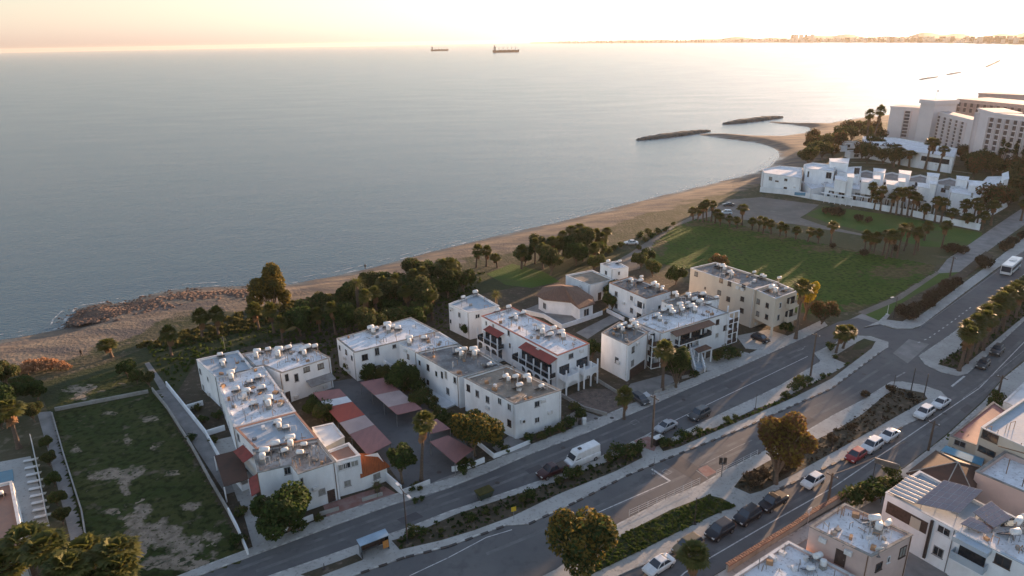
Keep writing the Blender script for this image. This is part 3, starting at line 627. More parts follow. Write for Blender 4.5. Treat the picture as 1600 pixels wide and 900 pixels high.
def make_unit():
    r_ = root('air_conditioner', (0, 0, 0), base=False)
    mb = MB(); mb.box((0, 0, .08), (.85, .36, .62)); mb.build('case', M['metal_white'], r_)
    mb = MB(); mb.lathe([(.05, 0), (.24, .0), (.24, .03), (.05, .04)], 14, (.1, -.18, .4), mtx=Matrix.Rotation(math.pi/2, 3, 'X')); mb.build('fan_grille', M['metal_dark'], r_)
    mb = MB(); mb.box((-.3, 0, 0), (.06, .36, .075)); mb.box((.3, 0, 0), (.06, .36, .075)); mb.build('bracket', M['metal_grey'], r_)
    kids(r_); return r_
PROTO = {}
def place(key, maker, loc, rz, label, cat, group=None, sc=1, scz=None):
    if key not in PROTO: PROTO[key] = maker(); o = PROTO[key]; 
    else: o = copy_tree(PROTO[key])
    o.location = loc; o.rotation_euler.z = rz; o.scale = (sc, sc, scz or sc)
    for k in ('group',):
        if k in o and not group: del o[k]
    return tag(o, label, cat, group)
def heaters(h, where, pxs, group='solar water heaters on the flat roofs', start='from left'):
    for i, q in enumerate(sorted(pxs, key=lambda t: t[0])):
        loc = h.roofp(q[0], q[1]+5)
        kind = q[2] if len(q) > 2 else i % 2
        nm = 'white tank on '+where+(', '+ORD[i]+' '+start if len(pxs) > 1 else '')
        place('heater%d' % kind, lambda: make_heater(kind), loc, math.pi+R(20)+rnd.uniform(-.35, .35), nm, 'water heater', group, sc=rnd.uniform(.66, .95))
def dishes(h, where, pxs):
    for i, q in enumerate(sorted(pxs, key=lambda t: t[0])):
        place('dish', make_dish, h.roofp(q[0], q[1]+3), rnd.uniform(-.6, .6), 'satellite dish on '+where+(', '+ORD[i]+' from left' if len(pxs) > 1 else ''), 'satellite dish', 'satellite dishes on the roofs', 1)
def clutter(h, seed=0, n_=14, avoid=None):     # vents, duct boxes and pipes fixed to the roof
    r2 = random.Random(seed); p = inset(h.poly if h.sg > 0 else h.poly[::-1], .7); zz = h.z-.34
    k0 = max(range(len(p)), key=lambda i: (Vector(p[i])-Vector(p[i-1])).length*(Vector(p[(i+1) % len(p)])-Vector(p[i])).length)
    a_ = Vector(p[k0]); e1 = Vector(p[(k0+1) % len(p)])-a_; e3 = Vector(p[k0-1])-a_
    for i in range(int(n_*1.6)):
        q = a_+e1*r2.random()+e3*r2.random(); k = r2.random(); mb = MB()
        if not inside(np.array([q.x]), np.array([q.y]), np.array(h.poly))[0]: continue
        if k < .3: mb.tube((q.x, q.y, zz), (q.x, q.y, zz+r2.uniform(.4, 1.5)), .05, n=5); nm = 'vent_pipe'
        elif k < .5:
            w_, hh = r2.uniform(.5, 1.1), r2.uniform(.7, 1.3); a = r2.uniform(0, 3); d = Vector((math.cos(a), math.sin(a)))*w_
            mb.path([(q.x, q.y, zz), (q.x, q.y, zz+hh), (q.x+d.x, q.y+d.y, zz+hh), (q.x+d.x, q.y+d.y, zz)], [.045]*4, 5); nm = 'steel_rack'
        elif k < .7: mb.box((q.x, q.y, zz), (r2.uniform(.3, .9), r2.uniform(.3, .7), r2.uniform(.2, .6)), r2.uniform(0, 3)); nm = 'duct_box'
        else:
            d = Vector((r2.uniform(-1, 1), r2.uniform(-1, 1)))*2; mb.tube((q.x, q.y, zz+.06), (q.x+d.x*.5, q.y+d.y*.5, zz+.06), .04, n=5); nm = 'pipe_run'
        mb.build(nm, M[r2.choice(['metal_white', 'concrete', 'parapet_dark', 'metal_grey', 'warm_lit_clutter', 'warm_lit_clutter'])], h.r)

# ------------------------------------------------------------------ terrace row beside the driveway
ROWZ = 6.3
h = House('terrace_house', 'seaward end house of the long white terrace, with a grey blue flat roof', 'house', PS([(307, 562), (338, 590), (396, 577), (372, 548)], ROWZ), ROWZ, 'white_wall', 'roof_blue', 'parapet_white')
h.win(0, 313, 580, .9, 1.1); h.win(0, 325, 592, .8, 1.0); h.win(0, 318, 605, .8, 1.0)
heaters(h, 'the grey blue terrace roof', [(345, 556, 1), (349, 566, 0)]); clutter(h, 1, 8)
mb = MB(); q = h.roofp(352, 548); mb.tube(q, (q[0], q[1], q[2]+3.2), .03, n=5)
for k in range(4): mb.tube((q[0]-.5, q[1], q[2]+2.2+.25*k), (q[0]+.5, q[1], q[2]+2.2+.25*k), .015, n=4)
tag(mb.build('television_aerial', M['metal_grey'], off=q), 'thin television aerial on the sea end roof of the white terrace', 'aerial')
h = House('terrace_house', 'crowded white roofed house of the terrace, behind the grey blue roofed end house', 'house', PS([(338, 590), (366, 668), (462, 643), (411, 572)], ROWZ), ROWZ, 'white_wall', 'roof_white', 'parapet_white')
for q in [(347, 628), (352, 640), (358, 655)]: h.win(0, q[0], q[1]+8, .8, 1.1)
h.win(0, 352, 672, .9, 1.9, name='window')
heaters(h, 'the crowded white terrace roof', [(362, 586, 0), (391, 598, 1), (404, 592, 1), (370, 612, 1), (420, 628, 0), (398, 634, 1), (386, 615, 0), (410, 610, 1)]); clutter(h, 2, 40)
dishes(h, 'the crowded white terrace roof', [(378, 628), (440, 616)])
h = House('terrace_house', 'pale blue roofed terrace house with orange sunlight painted on its roof edge', 'house', PS([(368, 669), (400, 702), (497, 685), (462, 644)], ROWZ+.1), ROWZ+.1, 'white_wall', 'roof_blue', 'terracotta')  # terracotta coping stands for orange sunlight along the roof edge
h.win(0, 373, 683, .8, 1.2); h.win(0, 383, 700, .9, 1.3); h.tiny_roof(0, .3, .8, 4.6, 1.6, 'tile_red', slope=.5)
heaters(h, 'the pale blue terrace roof', [(435, 662, 0), (448, 670, 1)]); clutter(h, 3, 8)
h = House('terrace_house', 'street end house of the white terrace under a patchy brown roof', 'house', PS([(395, 703), (403, 739), (455, 727), (466, 741), (525, 722), (497, 686)], ROWZ), ROWZ, 'white_wall', 'roof_patchy', 'parapet_dark')
h.win(1, 450, 735, .9, 1.2); h.win(3, 503, 768, 1.0, 1.0); h.door(3, 517, .1, 1.1, 2.0, py=768)
h.win(4-1, 470, 752, .4, 1.0)
h.win(0, 399, 765, .7, 1.0); h.tiny_roof(0, .2, .9, 3.0, 1.3, 'tile_red', slope=.5)
heaters(h, 'the patchy brown terrace roof', [(415, 710, 0), (432, 700, 1), (455, 690, 0), (476, 698, 1), (446, 708, 1), (470, 712, 1)]); clutter(h, 4, 34)
h = House('terrace_annex', 'flat terracotta topped wing with three windows on the street end of the terrace', 'house', PS([(508, 706), (525.5, 722), (563, 712), (545, 692)], ROWZ-.4), ROWZ-.4, 'white_wall', 'terracotta', 'parapet_white')
for q in [(530, 731), (542, 727), (554, 724)]: h.win(1, q[0], q[1], 1.1, 1.0, 'frame_white')
h.win(1, 543, 755, .95, .95)
h = House('white_rooftop_room', 'plain pale flat roofed block between the terrace and the carports', 'outbuilding', PS([(488, 668), (507, 699), (538, 683), (520, 661)], 4.6), 4.6, 'beige_wall', 'sheet_white', 'parapet_white', par=.06)
# wing under the sloping orange tiles
pl = [P(562.5, 712, 4.9), P(565, 742, 2.7), P(604, 727, 2.7), P(590, 706, 4.9)]
rt = root('terrace_wing', (*pl[1], 0), 'low wing with a sloping orange tiled roof at the street corner of the terrace', 'house')
mb = MB(); mb.prism(pl, -.2, 2.5); mb.build('wall', M['white_wall'], rt)
ov = inset(pl if area(pl) > 0 else pl[::-1], -.2); mb = MB()
zs = []
e_ = (Vector(pl[2])-Vector(pl[1])).normalized(); nn_ = Vector((-e_.y, e_.x))
dm_ = (Vector(pl[0])-Vector(pl[1])).dot(nn_)
for p in ov: zs.append(2.75+(Vector(p)-Vector(pl[1])).dot(nn_)/dm_*2.2)
mb.add([(p[0], p[1], z_) for p, z_ in zip(ov, zs)]+[(p[0], p[1], z_-.15) for p, z_ in zip(ov, zs)], [(0, 1, 2, 3), (7, 6, 5, 4)]+[(i, 4+i, 4+(i+1) % 4, (i+1) % 4) for i in range(4)])
mb.build('roof', M['tile_orange'], rt)
u_ = e_; nr = Vector((e_.y, -e_.x)); c_ = (Vector(pl[1])+Vector(pl[2]))/2
window(rt, c_+u_*.3, u_, nr, 1.1, 1.1, .9)
mb = MB(); q4 = [Vector(p) for p in pl]; mb.add([(*q4[0], 2.4), (*q4[1], 2.4), (*q4[2], 2.4), (*q4[3], 2.4), (*q4[0], 4.75), (*q4[3], 4.75)], [(0, 1, 4), (2, 3, 5), (3, 0, 4, 5)]); mb.build('gable', M['white_wall'], rt)
# L-shaped house behind the terrace
h = House('courtyard_house', 'white house beside the garden behind the terrace, its roof full of water tanks', 'house', PS([(378, 553), (398, 573), (412, 571), (440, 583), (516, 559), (472, 536)], ROWZ), ROWZ, 'white_wall', 'roof_white', 'parapet_dark')
h.win(3, 479, 577, 1.2, 1.0, 'frame_dark'); h.win(3, 501, 572, 1.2, 1.1, 'frame_dark', label='brown framed window')
h.tiny_roof(3, .45, .98, 3.3, 2.0, 'roof_grey', slope=.6); h.door(3, 446, .1, .9, 2.2, py=590)
for t_ in (.05, .3): h.win(3, 445+t_*60, 590, .8, 1.6)
heaters(h, 'the white house behind the terrace', [(403, 552, 0), (420, 548, 1), (437, 550, 0), (452, 546, 1), (474, 549, 0), (482, 546, 1), (493, 544, 1)]); clutter(h, 5, 26)

# ------------------------------------------------------------------ stepped row in the middle
h = House('stepped_house', 'white house with an outside stair, seaward end of the middle row', 'house', PS([(526, 529), (554, 551), (685, 518), (642, 496)], 6.2), 6.2, 'white_wall', 'roof_white', 'parapet_dark')
for q in [(531, 543), (541, 550), (550, 559)]: h.win(0, q[0], q[1], .75, 1.0)
h.win(0, 544, 577, .8, 1.4)
h.win(1, 570, 558, 1.2, 1.2); h.win(1, 589, 549, .9, 1.6); h.win(1, 616, 541, .8, .8); h.win(1, 591, 575, 1.1, 1.2)
a_, b_, u_, nr = h.edge(1); p_, _z = h.at(1, 600, 560); mb = MB()
for i in range(9): q = p_+u_*(.32*i)+nr*.6; mb.box((q.x, q.y, 0), (.3, 1.1, 3.1-.33*i), math.atan2(u_.y, u_.x))
mb.build('outside_stair', M['white_wall'], h.root)
heaters(h, 'the sea end house, middle row', [(580, 515, 0), (588, 514, 1), (606, 511, 0), (614, 512, 1), (622, 515, 1)]); clutter(h, 6, 16)
h = House('stepped_house', 'narrow low white house, second of the middle row from the sea', 'house', PS([(619, 534), (651, 551), (716, 537), (687, 519)], 5.9), 5.9, 'white_wall', 'roof_white', 'parapet_white')
h.win(0, 638, 557, .7, 1.0); heaters(h, 'the narrow house, middle row', [(640, 531, 0), (663, 530, 1)]); clutter(h, 7, 16)
h = House('stepped_house', 'white house with a dark weathered roof and arched porch in the middle row', 'house', PS([(650, 551), (717, 589), (786, 571), (750, 550), (731, 548), (716, 537)], 6.3), 6.3, 'white_wall', 'roof_grey', 'parapet_dark')
for q in [(656, 567), (669, 574), (682, 584), (711, 594)]: h.win(0, q[0], q[1], .8, 1.2)
for q in [(691, 585), (697, 585)]: h.win(0, q[0], q[1]+1, .8, 1.6, 'frame_white')
h.win(0, 669, 597, .6, .9); h.win(0, 700, 611, .9, 1.3)
heaters(h, 'the dark roof of the middle row', [(717, 551, 0), (726, 549, 1), (740, 550, 0), (765, 571, 1), (745, 552, 1)]); clutter(h, 8, 26)
h = House('stepped_house', 'street end house of the middle row with a tan roof and white front', 'house', PS([(725, 590), (805, 632), (877, 610), (792, 570)], 6.6), 6.6, 'white_wall', 'roof_tan', 'parapet_dark')
for q in [(732, 606), (746, 615), (762, 624), (781, 627), (796, 636), (796, 661), (760, 650)]: h.win(0, q[0], q[1], .9, 1.25)
h.win(1, 839, 631, .95, 1.05); h.win(1, 839, 656, .95, 1.05)
heaters(h, 'the tan roof of the middle row', [(790, 590, 0), (806, 592, 1), (823, 592, 0), (812, 606, 1), (846, 606, 1)]); clutter(h, 9, 26)
p_, z_ = h.at(1, 817, 659, .22); place('ac', make_unit, (p_.x, p_.y, z_-.3), math.atan2(h.edge(1)[2].y, h.edge(1)[2].x), 'white air conditioner hung low on the wall facing the road', 'air conditioner')
# patio between
slab('patio', [(655, 603), (690, 590), (724, 612), (724, 628), (690, 643), (672, 628)], 'sheet_white', .3, False)
slab('patio', [(770, 700), (795, 682), (830, 694), (826, 702), (785, 714)], 'paving_dark', .15, False)

# ------------------------------------------------------------------ balcony block
h = House('small_block', 'small white house with a pink side wall and light blue roof, standing by the palms', 'house', PS([(701, 475), (733, 489), (780, 478), (745, 458)], 6.4), 6.4, 'white_wall', 'roof_blue', 'parapet_white')
h.win(0, 704, 483, .7, 1.1); h.win(0, 704, 502, .7, 1.1); h.win(0, 718, 492, .9, 1.3); h.win(0, 719, 509, .8, 1.2); h.win(1, 746, 494, 1.1, 1.0)
heaters(h, 'the small light blue roof by the palms', [(724, 466, 1), (743, 459, 1)]); clutter(h, 10, 5)
h = House('balcony_block', 'long white apartment block with red roof edge and rows of arched balconies', 'apartment block', PS([(752, 494), (871, 556), (921, 537), (800, 480)], 7.4), 7.4, 'white_wall', 'roof_white', 'parapet_red')
a_, b_, u_, nr = h.edge(0)
for (t0, t1, n_) in ((.03, .32, 4), (.52, .98, 6)):
    for zf in (.15, 2.9): h.balcony(0, t0, t1, zf, 1.7, 'glass_dark' if zf > 1 else 'white_wall', railh=.9 if zf > 1 else .3)
    L = (b_-a_).length; p0, p1 = a_+u_*L*t0+nr*1.6, a_+u_*L*t1+nr*1.6
    colonnade(h.root, p0, p1, 0, 2.7, n_); colonnade(h.root, p0, p1, 2.9, 5.4, n_, arch=False)
h.tiny_roof(0, .12, .33, 6.3, 1.6, 'tile_red', slope=.5); h.tiny_roof(0, .62, 1.0, 6.9, 1.9, 'tile_red', slope=.6)
h.win(0, 795, 520, .7, 1.2); h.win(0, 797, 540, .7, 1.2); h.win(0, 760, 505, .6, 1.0); h.win(0, 771, 510, .6, 1.0); h.win(1, 892, 556, 1.2, 1.0)
for (t0, t1) in ((.0, .98),):
    h.balcony(1, .02, .4, 2.9, 2.4, 'white_wall', posts=2, top=5.2); h.balcony(1, .55, .98, 2.9, 2.6, 'white_wall', posts=3, top=5.2)
    a2, b2, u2, n2 = h.edge(1); L = (b2-a2).length; colonnade(h.root, a2+u2*L*.55+n2*2.5, a2+u2*L*.98+n2*2.5, 0, 2.7, 3)
    colonnade(h.root, a2+u2*L*.02+n2*2.3, a2+u2*L*.4+n2*2.3, 0, 2.7, 2)
heaters(h, 'the red edged roof of the balcony block', [(778, 486, 1), (795, 482, 1), (803, 494, 0), (818, 490, 1), (845, 516, 0), (865, 517, 1), (877, 522, 0), (860, 525, 1)]); clutter(h, 11, 34); dishes(h, 'the red edged roof of the balcony block', [(835, 512), (897, 535)])

# ------------------------------------------------------------------ octagonal villa
ev = PS([(838, 461), (848, 448), (872, 443), (902, 447), (927, 464), (930, 474), (905, 482), (892, 472), (850, 468)], 3.7)
c_ = P(881, 460, 3.7); rt = root('octagonal_villa', (*c_, 0), 'round cornered white villa with a many sided brown tiled roof', 'villa')
wl = inset(ev if area(ev) > 0 else ev[::-1], .5); mb = MB(); mb.prism(wl, -.2, 3.65); mb.build('wall', M['white_wall'], rt)
mb = MB(); e2 = ev if area(ev) > 0 else ev[::-1]; n_ = len(e2); ap = P(880, 447, 5.6)
mb.add([(p[0], p[1], 3.7) for p in e2]+[(p[0], p[1], 3.5) for p in e2]+[(ap[0], ap[1], 5.7)], [(i, (i+1) % n_, 2*n_) for i in range(n_)]+[(i, n_+i, n_+(i+1) % n_, (i+1) % n_) for i in range(n_)]+[tuple(range(2*n_-1, n_-1, -1))])
mb.build('roof', M['tile_brown'], rt)
def wall_at(poly, e, px, py):
    a_, b_ = Vector(poly[e]), Vector(poly[(e+1) % len(poly)]); u = (b_-a_).normalized(); nrm = Vector((u.y, -u.x)); d = ray(px, py); t = a_.dot(nrm)/(d.x*nrm.x+d.y*nrm.y)
    return Vector((d.x*t, d.y*t)), CAM_H+d.z*t, u, nrm
def nearest_edge(poly, px, z):
    p = Vector(P(*px, z)); best = min(range(len(poly)), key=lambda i: abs((p-(Vector(poly[i])+Vector(poly[(i+1) % len(poly)]))/2).length)); return best
for (px, w_, h_) in (((851, 478), 1.3, 1.6), ((893, 483), .6, .6), ((916, 489), 1.7, 1.8)):
    e = nearest_edge(wl, px, 1.8); p_, z_, u_, n_2 = wall_at(wl, e, *px); window(rt, p_, u_, n_2, 1.0, w_, h_, 'frame_white')
def low_wall(name, px, label, m='white_wall', hgt=.9, th=.22, z0=0, cat='wall', group=None, world=False, cap=None):
    pts = [Vector(p) for p in (px if world else PS(px))]; mb = MB()
    for i in range(len(pts)-1):
        a_, b_ = pts[i], pts[i+1]; d = b_-a_; L = d.length
        if L < .1: continue
        c = (a_+b_)/2; mb.box((c.x, c.y, z0-.05), (L+th*(.98 if i < len(pts)-2 else 0), th, hgt+.05-.004*(i % 2)), math.atan2(d.y, d.x))
    o = mb.build(name, M[m], off=(pts[0].x, pts[0].y, 0)); return tag(o, label, cat, group)
low_wall('terrace_wall', [(817, 490), (850, 497), (878, 514), (920, 500), (941, 492)], 'white curved terrace wall round the brown roofed villa', hgt=1.1)
sheet('villa_terrace', [(815, 486), (840, 476), (895, 492), (940, 490), (920, 500), (878, 514), (850, 498)], 'paving_dark', .06)
# small white houses beyond the villa
h = House('garden_house', 'white house with a cream flat roof behind the brown roofed villa', 'house', PS([(884, 430), (922, 446), (960, 437), (925, 422)], 4.6), 4.6, 'white_wall', 'roof_tan', 'parapet_white')
h.win(0, 907, 448, .6, .8); h.win(1, 948, 448, .7, .9); h.door(1, 937, .1, 1.0, 2.0, py=452)
h2 = House('garden_house', 'white cube shaped house with rooftop room, farthest of the apartment quarter', 'house', PS([(938, 412), (958, 421), (982, 418), (963, 408)], 7.2), 7.2, 'white_wall', 'roof_white', 'parapet_white')
h2.win(0, 947, 426, .9, 1.0); h2.win(1, 967, 427, .6, 1.0); heaters(h2, 'the farthest white cube house', [(950, 410, 1), (968, 409, 1)])
h = House('pink_block', 'apartment house with pinkish end wall, dark roof and five white tanks', 'apartment block', PS([(952, 442), (1010, 467), (1048, 455), (986, 432)], 6.6), 6.6, 'white_wall', 'roof_grey', 'tile_brown')
for q in [(963, 459), (987, 466), (987, 485), (963, 478)]: h.win(0, q[0], q[1], 1.0, 1.2)
h.balcony(0, .76, .98, 3.2, .9, 'white_wall', posts=2, top=6.2); h.balcony(0, .76, .98, .3, .9, 'white_wall', posts=2, top=3.1)
h.win(1, 1030, 480, .8, .9)
heaters(h, 'the roof above the pinkish wall', [(985, 437, 0), (1001, 440, 1), (1002, 433, 1), (1021, 446, 0), (1035, 449, 1), (1034, 453, 1)]); clutter(h, 12, 22)

# ------------------------------------------------------------------ street blocks right of centre
h = House('corner_block', 'narrow white block on legs with a dark flat roof, beside the palm on the street', 'apartment block', PS([(940, 520), (982, 540), (1013, 520), (968, 503)], 7.6), 7.6, 'white_wall', 'roof_grey', 'parapet_dark')
h.win(0, 964, 563, 1.0, 1.3); h.win(1, 989, 546, .9, 1.2, pane='curtain'); h.win(1, 988, 567, 1.0, 1.2)
mb = MB(); a_, b_, u_, nr = h.edge(1); c = (a_+b_)/2+nr*.02; mb.box((c.x, c.y, .05), ((b_-a_).length*.75, .06, 2.1), math.atan2(u_.y, u_.x)); mb.build('carport_shade_panel', M['frame_dark'], h.root)  # dark panel stands for the shade inside the open ground floor
heaters(h, 'the block on legs', [(968, 512, 0), (976, 508, 1), (984, 512, 1), (992, 508, 0), (987, 504, 1)]); clutter(h, 13, 20)
h = House('link_block', 'set back balcony wing joining the two white street blocks', 'apartment block', PS([(998, 512), (1012, 521), (1042, 515), (1020, 505)], 7.2), 7.2, 'white_wall', 'roof_grey', 'parapet_white')
for zf in (.2, 2.6, 4.9): h.balcony(1, .05, .95, zf, 1.6, 'frame_dark', posts=3, top=zf+2.2)
h = House('street_block', 'long white block with brown canopy and a balcony frame at its far end', 'apartment block', PS([(986, 501), (1034, 521), (1138, 489), (1078, 465)], 7.5), 7.5, 'white_wall', 'roof_white', 'parapet_dark')
for q in [(1121, 503), (1120, 524), (1133, 512)]: h.win(1, q[0], q[1], .95, 1.15)
h.balcony(1, .2, .68, 4.4, 1.3, 'glass_dark', posts=4, top=6.9, railh=.9); h.tiny_roof(1, .12, .7, 7.3, 1.8, 'tile_brown', slope=.35)
h.balcony(1, .12, .5, 1.9, 1.3, 'white_wall', posts=3, top=4.2)
a_, b_, u_, nr = h.edge(1)
e0 = b_+u_*.3; e1 = b_+u_*3.4
for zf in (.15, 2.5, 4.9):
    mb = MB(); c = (e0+e1)/2-nr*1.5; mb.box((c.x, c.y, zf-.15), (3.3, 3.2, .15), math.atan2(u_.y, u_.x)); fb = mb.build('balcony', M['white_wall'], h.root)
    mb = MB(); c = (e0+e1)/2+nr*.03; mb.box((c.x, c.y, zf), (3.2, .08, .85), math.atan2(u_.y, u_.x)); mb.build('railing', M['frame_dark'], fb)
for k in (0, .5, 1):
    q = e0+(e1-e0)*k; mb = MB(); mb.box((q.x, q.y, 0), (.22, .22, 7.4), math.atan2(u_.y, u_.x)); mb.build('column', M['white_wall'], h.root)
q = e1-nr*3; mb = MB(); mb.box((q.x, q.y, 0), (.22, .22, 7.4), math.atan2(u_.y, u_.x)); mb.build('column', M['white_wall'], h.root)
mb = MB(); c = (e0+e1)/2; mb.box((c.x, c.y, 7.2), (3.2, .25, .2), math.atan2(u_.y, u_.x)); mb.build('beam', M['white_wall'], h.root)
heaters(h, 'the long street block roof', [(1027, 494, 0), (1037, 487, 1), (1045, 484, 0), (1052, 489, 1), (1062, 478, 0), (1074, 476, 1), (1085, 470, 0), (1094, 474, 1), (1108, 475, 1), (1066, 486, 1), (1080, 481, 0)]); clutter(h, 14, 46)
h = House('stair_tower', 'low grey roofed stair block rising between the white street block and the cream block', 'apartment block', PS([(1034, 470), (1052, 479), (1124, 467), (1090, 456)], 8.0), 8.0, 'white_wall', 'roof_grey', 'parapet_dark')
h.win(0, 1041, 480, .9, .9); heaters(h, 'the grey stair block', [(1054, 460, 0), (1075, 461, 0), (1098, 462, 1), (1119, 466, 1)]); clutter(h, 15, 12)
# porch and blue white outside stair
a_, z_ = h.at(1, 1090, 570) if False else (Vector(P(1090, 578)), 0)
rt = root('entrance_stair', (*a_, 0), 'white and blue outside stair down to the street between bushes', 'stair'); ua = R(38); mb = MB()
dn = Vector(P(1094, 583))-Vector(P(1080, 552)); L = dn.length; dn.normalize(); s0 = Vector(P(1080, 552)); an = math.atan2(dn.y, dn.x)
for i in range(12): q = s0+dn*L*i/12; mb.box((q.x, q.y, 0), (L/12+.005, 1.6, 3.0-.25*i), an)
mb.build('steps', M['roof_blue'], rt)
pn = Vector((-dn.y, dn.x))
for k in (-1, 1):
    mb = MB()
    for i in range(12): q = s0+dn*L*i/12+pn*k*.95; mb.box((q.x, q.y, 0), (L/12+.005, .25, 4.0-.25*i), an)
    mb.build('stair_wall', M['white_wall'], rt)
pc = PS([(1085, 545), (1092, 550), (1112, 543), (1103, 538)], 3.2); rt = root('entrance_porch', (*pc[0], 0), 'white porch with a dark flat roof before the long street block', 'porch')
mb = MB(); mb.prism(pc, 3.0, 3.2); mb.build('roof', M['tile_brown'], rt)
for p in pc: mb = MB(); mb.box((p[0], p[1], 0), (.25, .25, 2.99)); mb.build('column', M['white_wall'], rt)
# cream block
h = House('cream_block', 'tall cream apartment block at the edge of the green field', 'apartment block', PS([(1079, 419), (1180, 453), (1216, 441), (1118, 410)], 9.2), 9.2, 'cream_wall', 'roof_grey', 'parapet_white')
for q in [(1088, 428), (1127, 438), (1140, 443), (1162, 448), (1160, 467), (1138, 467), (1124, 457), (1159, 485), (1102, 450)]: h.win(0, q[0], q[1], 1.0 if q[0] != 1102 else .4, 1.1 if q[0] != 1102 else .5, 'frame_dark')
heaters(h, 'the long cream block roof', [(1128, 417, 0), (1140, 426, 0), (1122, 414, 1), (1178, 426, 1), (1190, 431, 1), (1194, 433, 1)]); clutter(h, 16, 20)
h = House('cream_wing', 'street wing of the cream block standing on pillars over parked cars', 'apartment block', PS([(1179, 452), (1212, 467), (1246, 455), (1214, 441)], 9.0), 9.0, 'cream_wall', 'roof_patchy', 'parapet_white', z0=2.3)
for q in [(1185, 471), (1199, 477), (1184, 490), (1198, 495)]: h.win(0, q[0], q[1], .9, 1.1, 'frame_dark')
h.win(1, 1219, 477, .8, 1.3); h.win(1, 1216, 496, .8, 1.3)
h.balcony(1, .5, .95, 6.1, 1.1, 'cream_wall', posts=2, top=8.4); h.balcony(1, .5, .95, 3.0, 1.1, 'cream_wall', posts=2, top=5.6)
for p in inset(h.poly if h.sg > 0 else h.poly[::-1], .2): mb = MB(); mb.box((p[0], p[1], 0), (.4, .4, 2.3)); mb.build('pillar', M['cream_wall'], h.root)
heaters(h, 'the street wing of the cream block', [(1205, 452, 0), (1217, 436, 1), (1228, 452, 1)]); clutter(h, 17, 16)

# ------------------------------------------------------------------ right foreground houses
h = House('rooftop_house', 'pale pink walled house with a white cluttered roof, in the bottom foreground', 'house', PS([(1265, 823), (1362, 870), (1426, 836), (1320, 787)], 6.6), 6.6, 'pink_wall', 'roof_white', 'parapet_dark')
h.door(0, 1313, 3.4, 1.2, 2.1, 'frame_dark', py=872)
h.win(1, 1373, 885, 1.1, 1.1, 'frame_dark'); h.win(1, 1388, 874, .5, .9); h.win(1, 1410, 862, 1.2, 1.5, 'frame_dark')
heaters(h, 'the foreground roof left of the solar panels', [(1364, 818, 0), (1385, 824, 1)]); clutter(h, 21, 26); dishes(h, 'the foreground roof left of the solar panels', [(1372, 866)])
h = House('lower_roof_house', 'lower front part of the foreground house, its white roof lit in patches', 'house', PS([(1140, 905), (1220, 965), (1335, 900), (1232, 846)], 3.9), 3.9, 'pink_wall', 'roof_white', 'parapet_white')
clutter(h, 22, 26); heaters(h, 'the lower roof at the bottom edge', [(1276, 875, 0), (1265, 893, 1)])
# street fence with red tile coping
pts = [P(*q) for q in [(1135, 895), (1215, 845), (1240, 830), (1262, 814), (1320, 780)]]
rt = root('tiled_garden_wall', (*pts[0], 0), 'garden wall with red tiled coping along the outer street', 'wall')
mb = MB(); mbt = MB()
for i in range(len(pts)-1):
    a_, b_ = Vector(pts[i]), Vector(pts[i+1]); d = b_-a_; c = (a_+b_)/2; an = math.atan2(d.y, d.x)
    mb.box((c.x, c.y, -.05), (d.length, .25, 1.2), an)
    K = int(d.length/.4)
    for k in range(K):
        q = a_+d*(k+.5)/K; mbt.box((q.x, q.y, 1.153), (.33, .62, .12), an)
mb.build('wall', M['concrete'], rt); mbt.build('tile_coping', M['tile_coping'], rt)
mb = MB(); q = P(1262, 818); mb.box((q[0], q[1], 1.9), (.9, .08, .6), R(38)); mb.tube((q[0], q[1], 0), (q[0], q[1], 1.9), .04, n=6)
tag(mb.build('wall_sign', M['metal_white'], off=(*q, 0)), 'small white board above the tiled garden wall', 'sign')

h = House('solar_house', 'white house with a photovoltaic roof and a long open terrace facing the street corner', 'house', PS([(1384, 770), (1497, 830), (1550, 795), (1437, 736)], 6.4), 6.4, 'white_wall', 'roof_blue', 'parapet_white')
a_, b_, u_, nr = h.edge(0)
# dark panel puts the shade of a recessed terrace opening into colour
L = (b_-a_).length; c = a_+u_*L*.34+nr*.02; an = math.atan2(u_.y, u_.x)
p_, z_ = h.at(0, 1420, 808); mb = MB(); mb.box((c.x, c.y, 3.7), (L*.58, .05, 1.7), an); mb.build('terrace_shade_panel', M['frame_dark'], h.root)
mb = MB(); c2 = a_+u_*L*.47+nr*.06; mb.box((c2.x, c2.y, 3.7), (L*.14, .05, 1.45), an); mb.build('curtain', M['beige_wall'], h.root)
mb = MB(); c3 = a_+u_*L*.68+nr*.15; mb.box((c3.x, c3.y, .5), (.3, .3, 5.6), an); mb.build('downpipe', M['metal_dark'], h.root)
h.win(0, 1475, 829, 1.5, 1.1, 'frame_white'); h.win(0, 1466, 862, 1.2, 1.3)
h2 = House('solar_house_wing', 'white foreground wing with dark blue balconies beside the photovoltaic roof', 'house', PS([(1497, 830), (1640, 903), (1700, 865), (1550, 790)], 6.5), 6.5, 'white_wall', 'roof_white', 'roof_blue')
h2.win(0, 1567, 877, 1.6, 1.3, 'frame_dark'); h2.balcony(0, .02, .4, 3.4, 1.3, 'roof_blue'); h2.balcony(0, .8, .99, 3.4, 1.3, 'roof_blue'); h2.tiny_roof(0, .0, .4, 6.4, 1.3, 'roof_blue', .6, 0)
heaters(h2, 'the wing beside the photovoltaic panels', [(1588, 822, 0), (1600, 815, 0), (1583, 840, 1)]); clutter(h2, 23, 20)
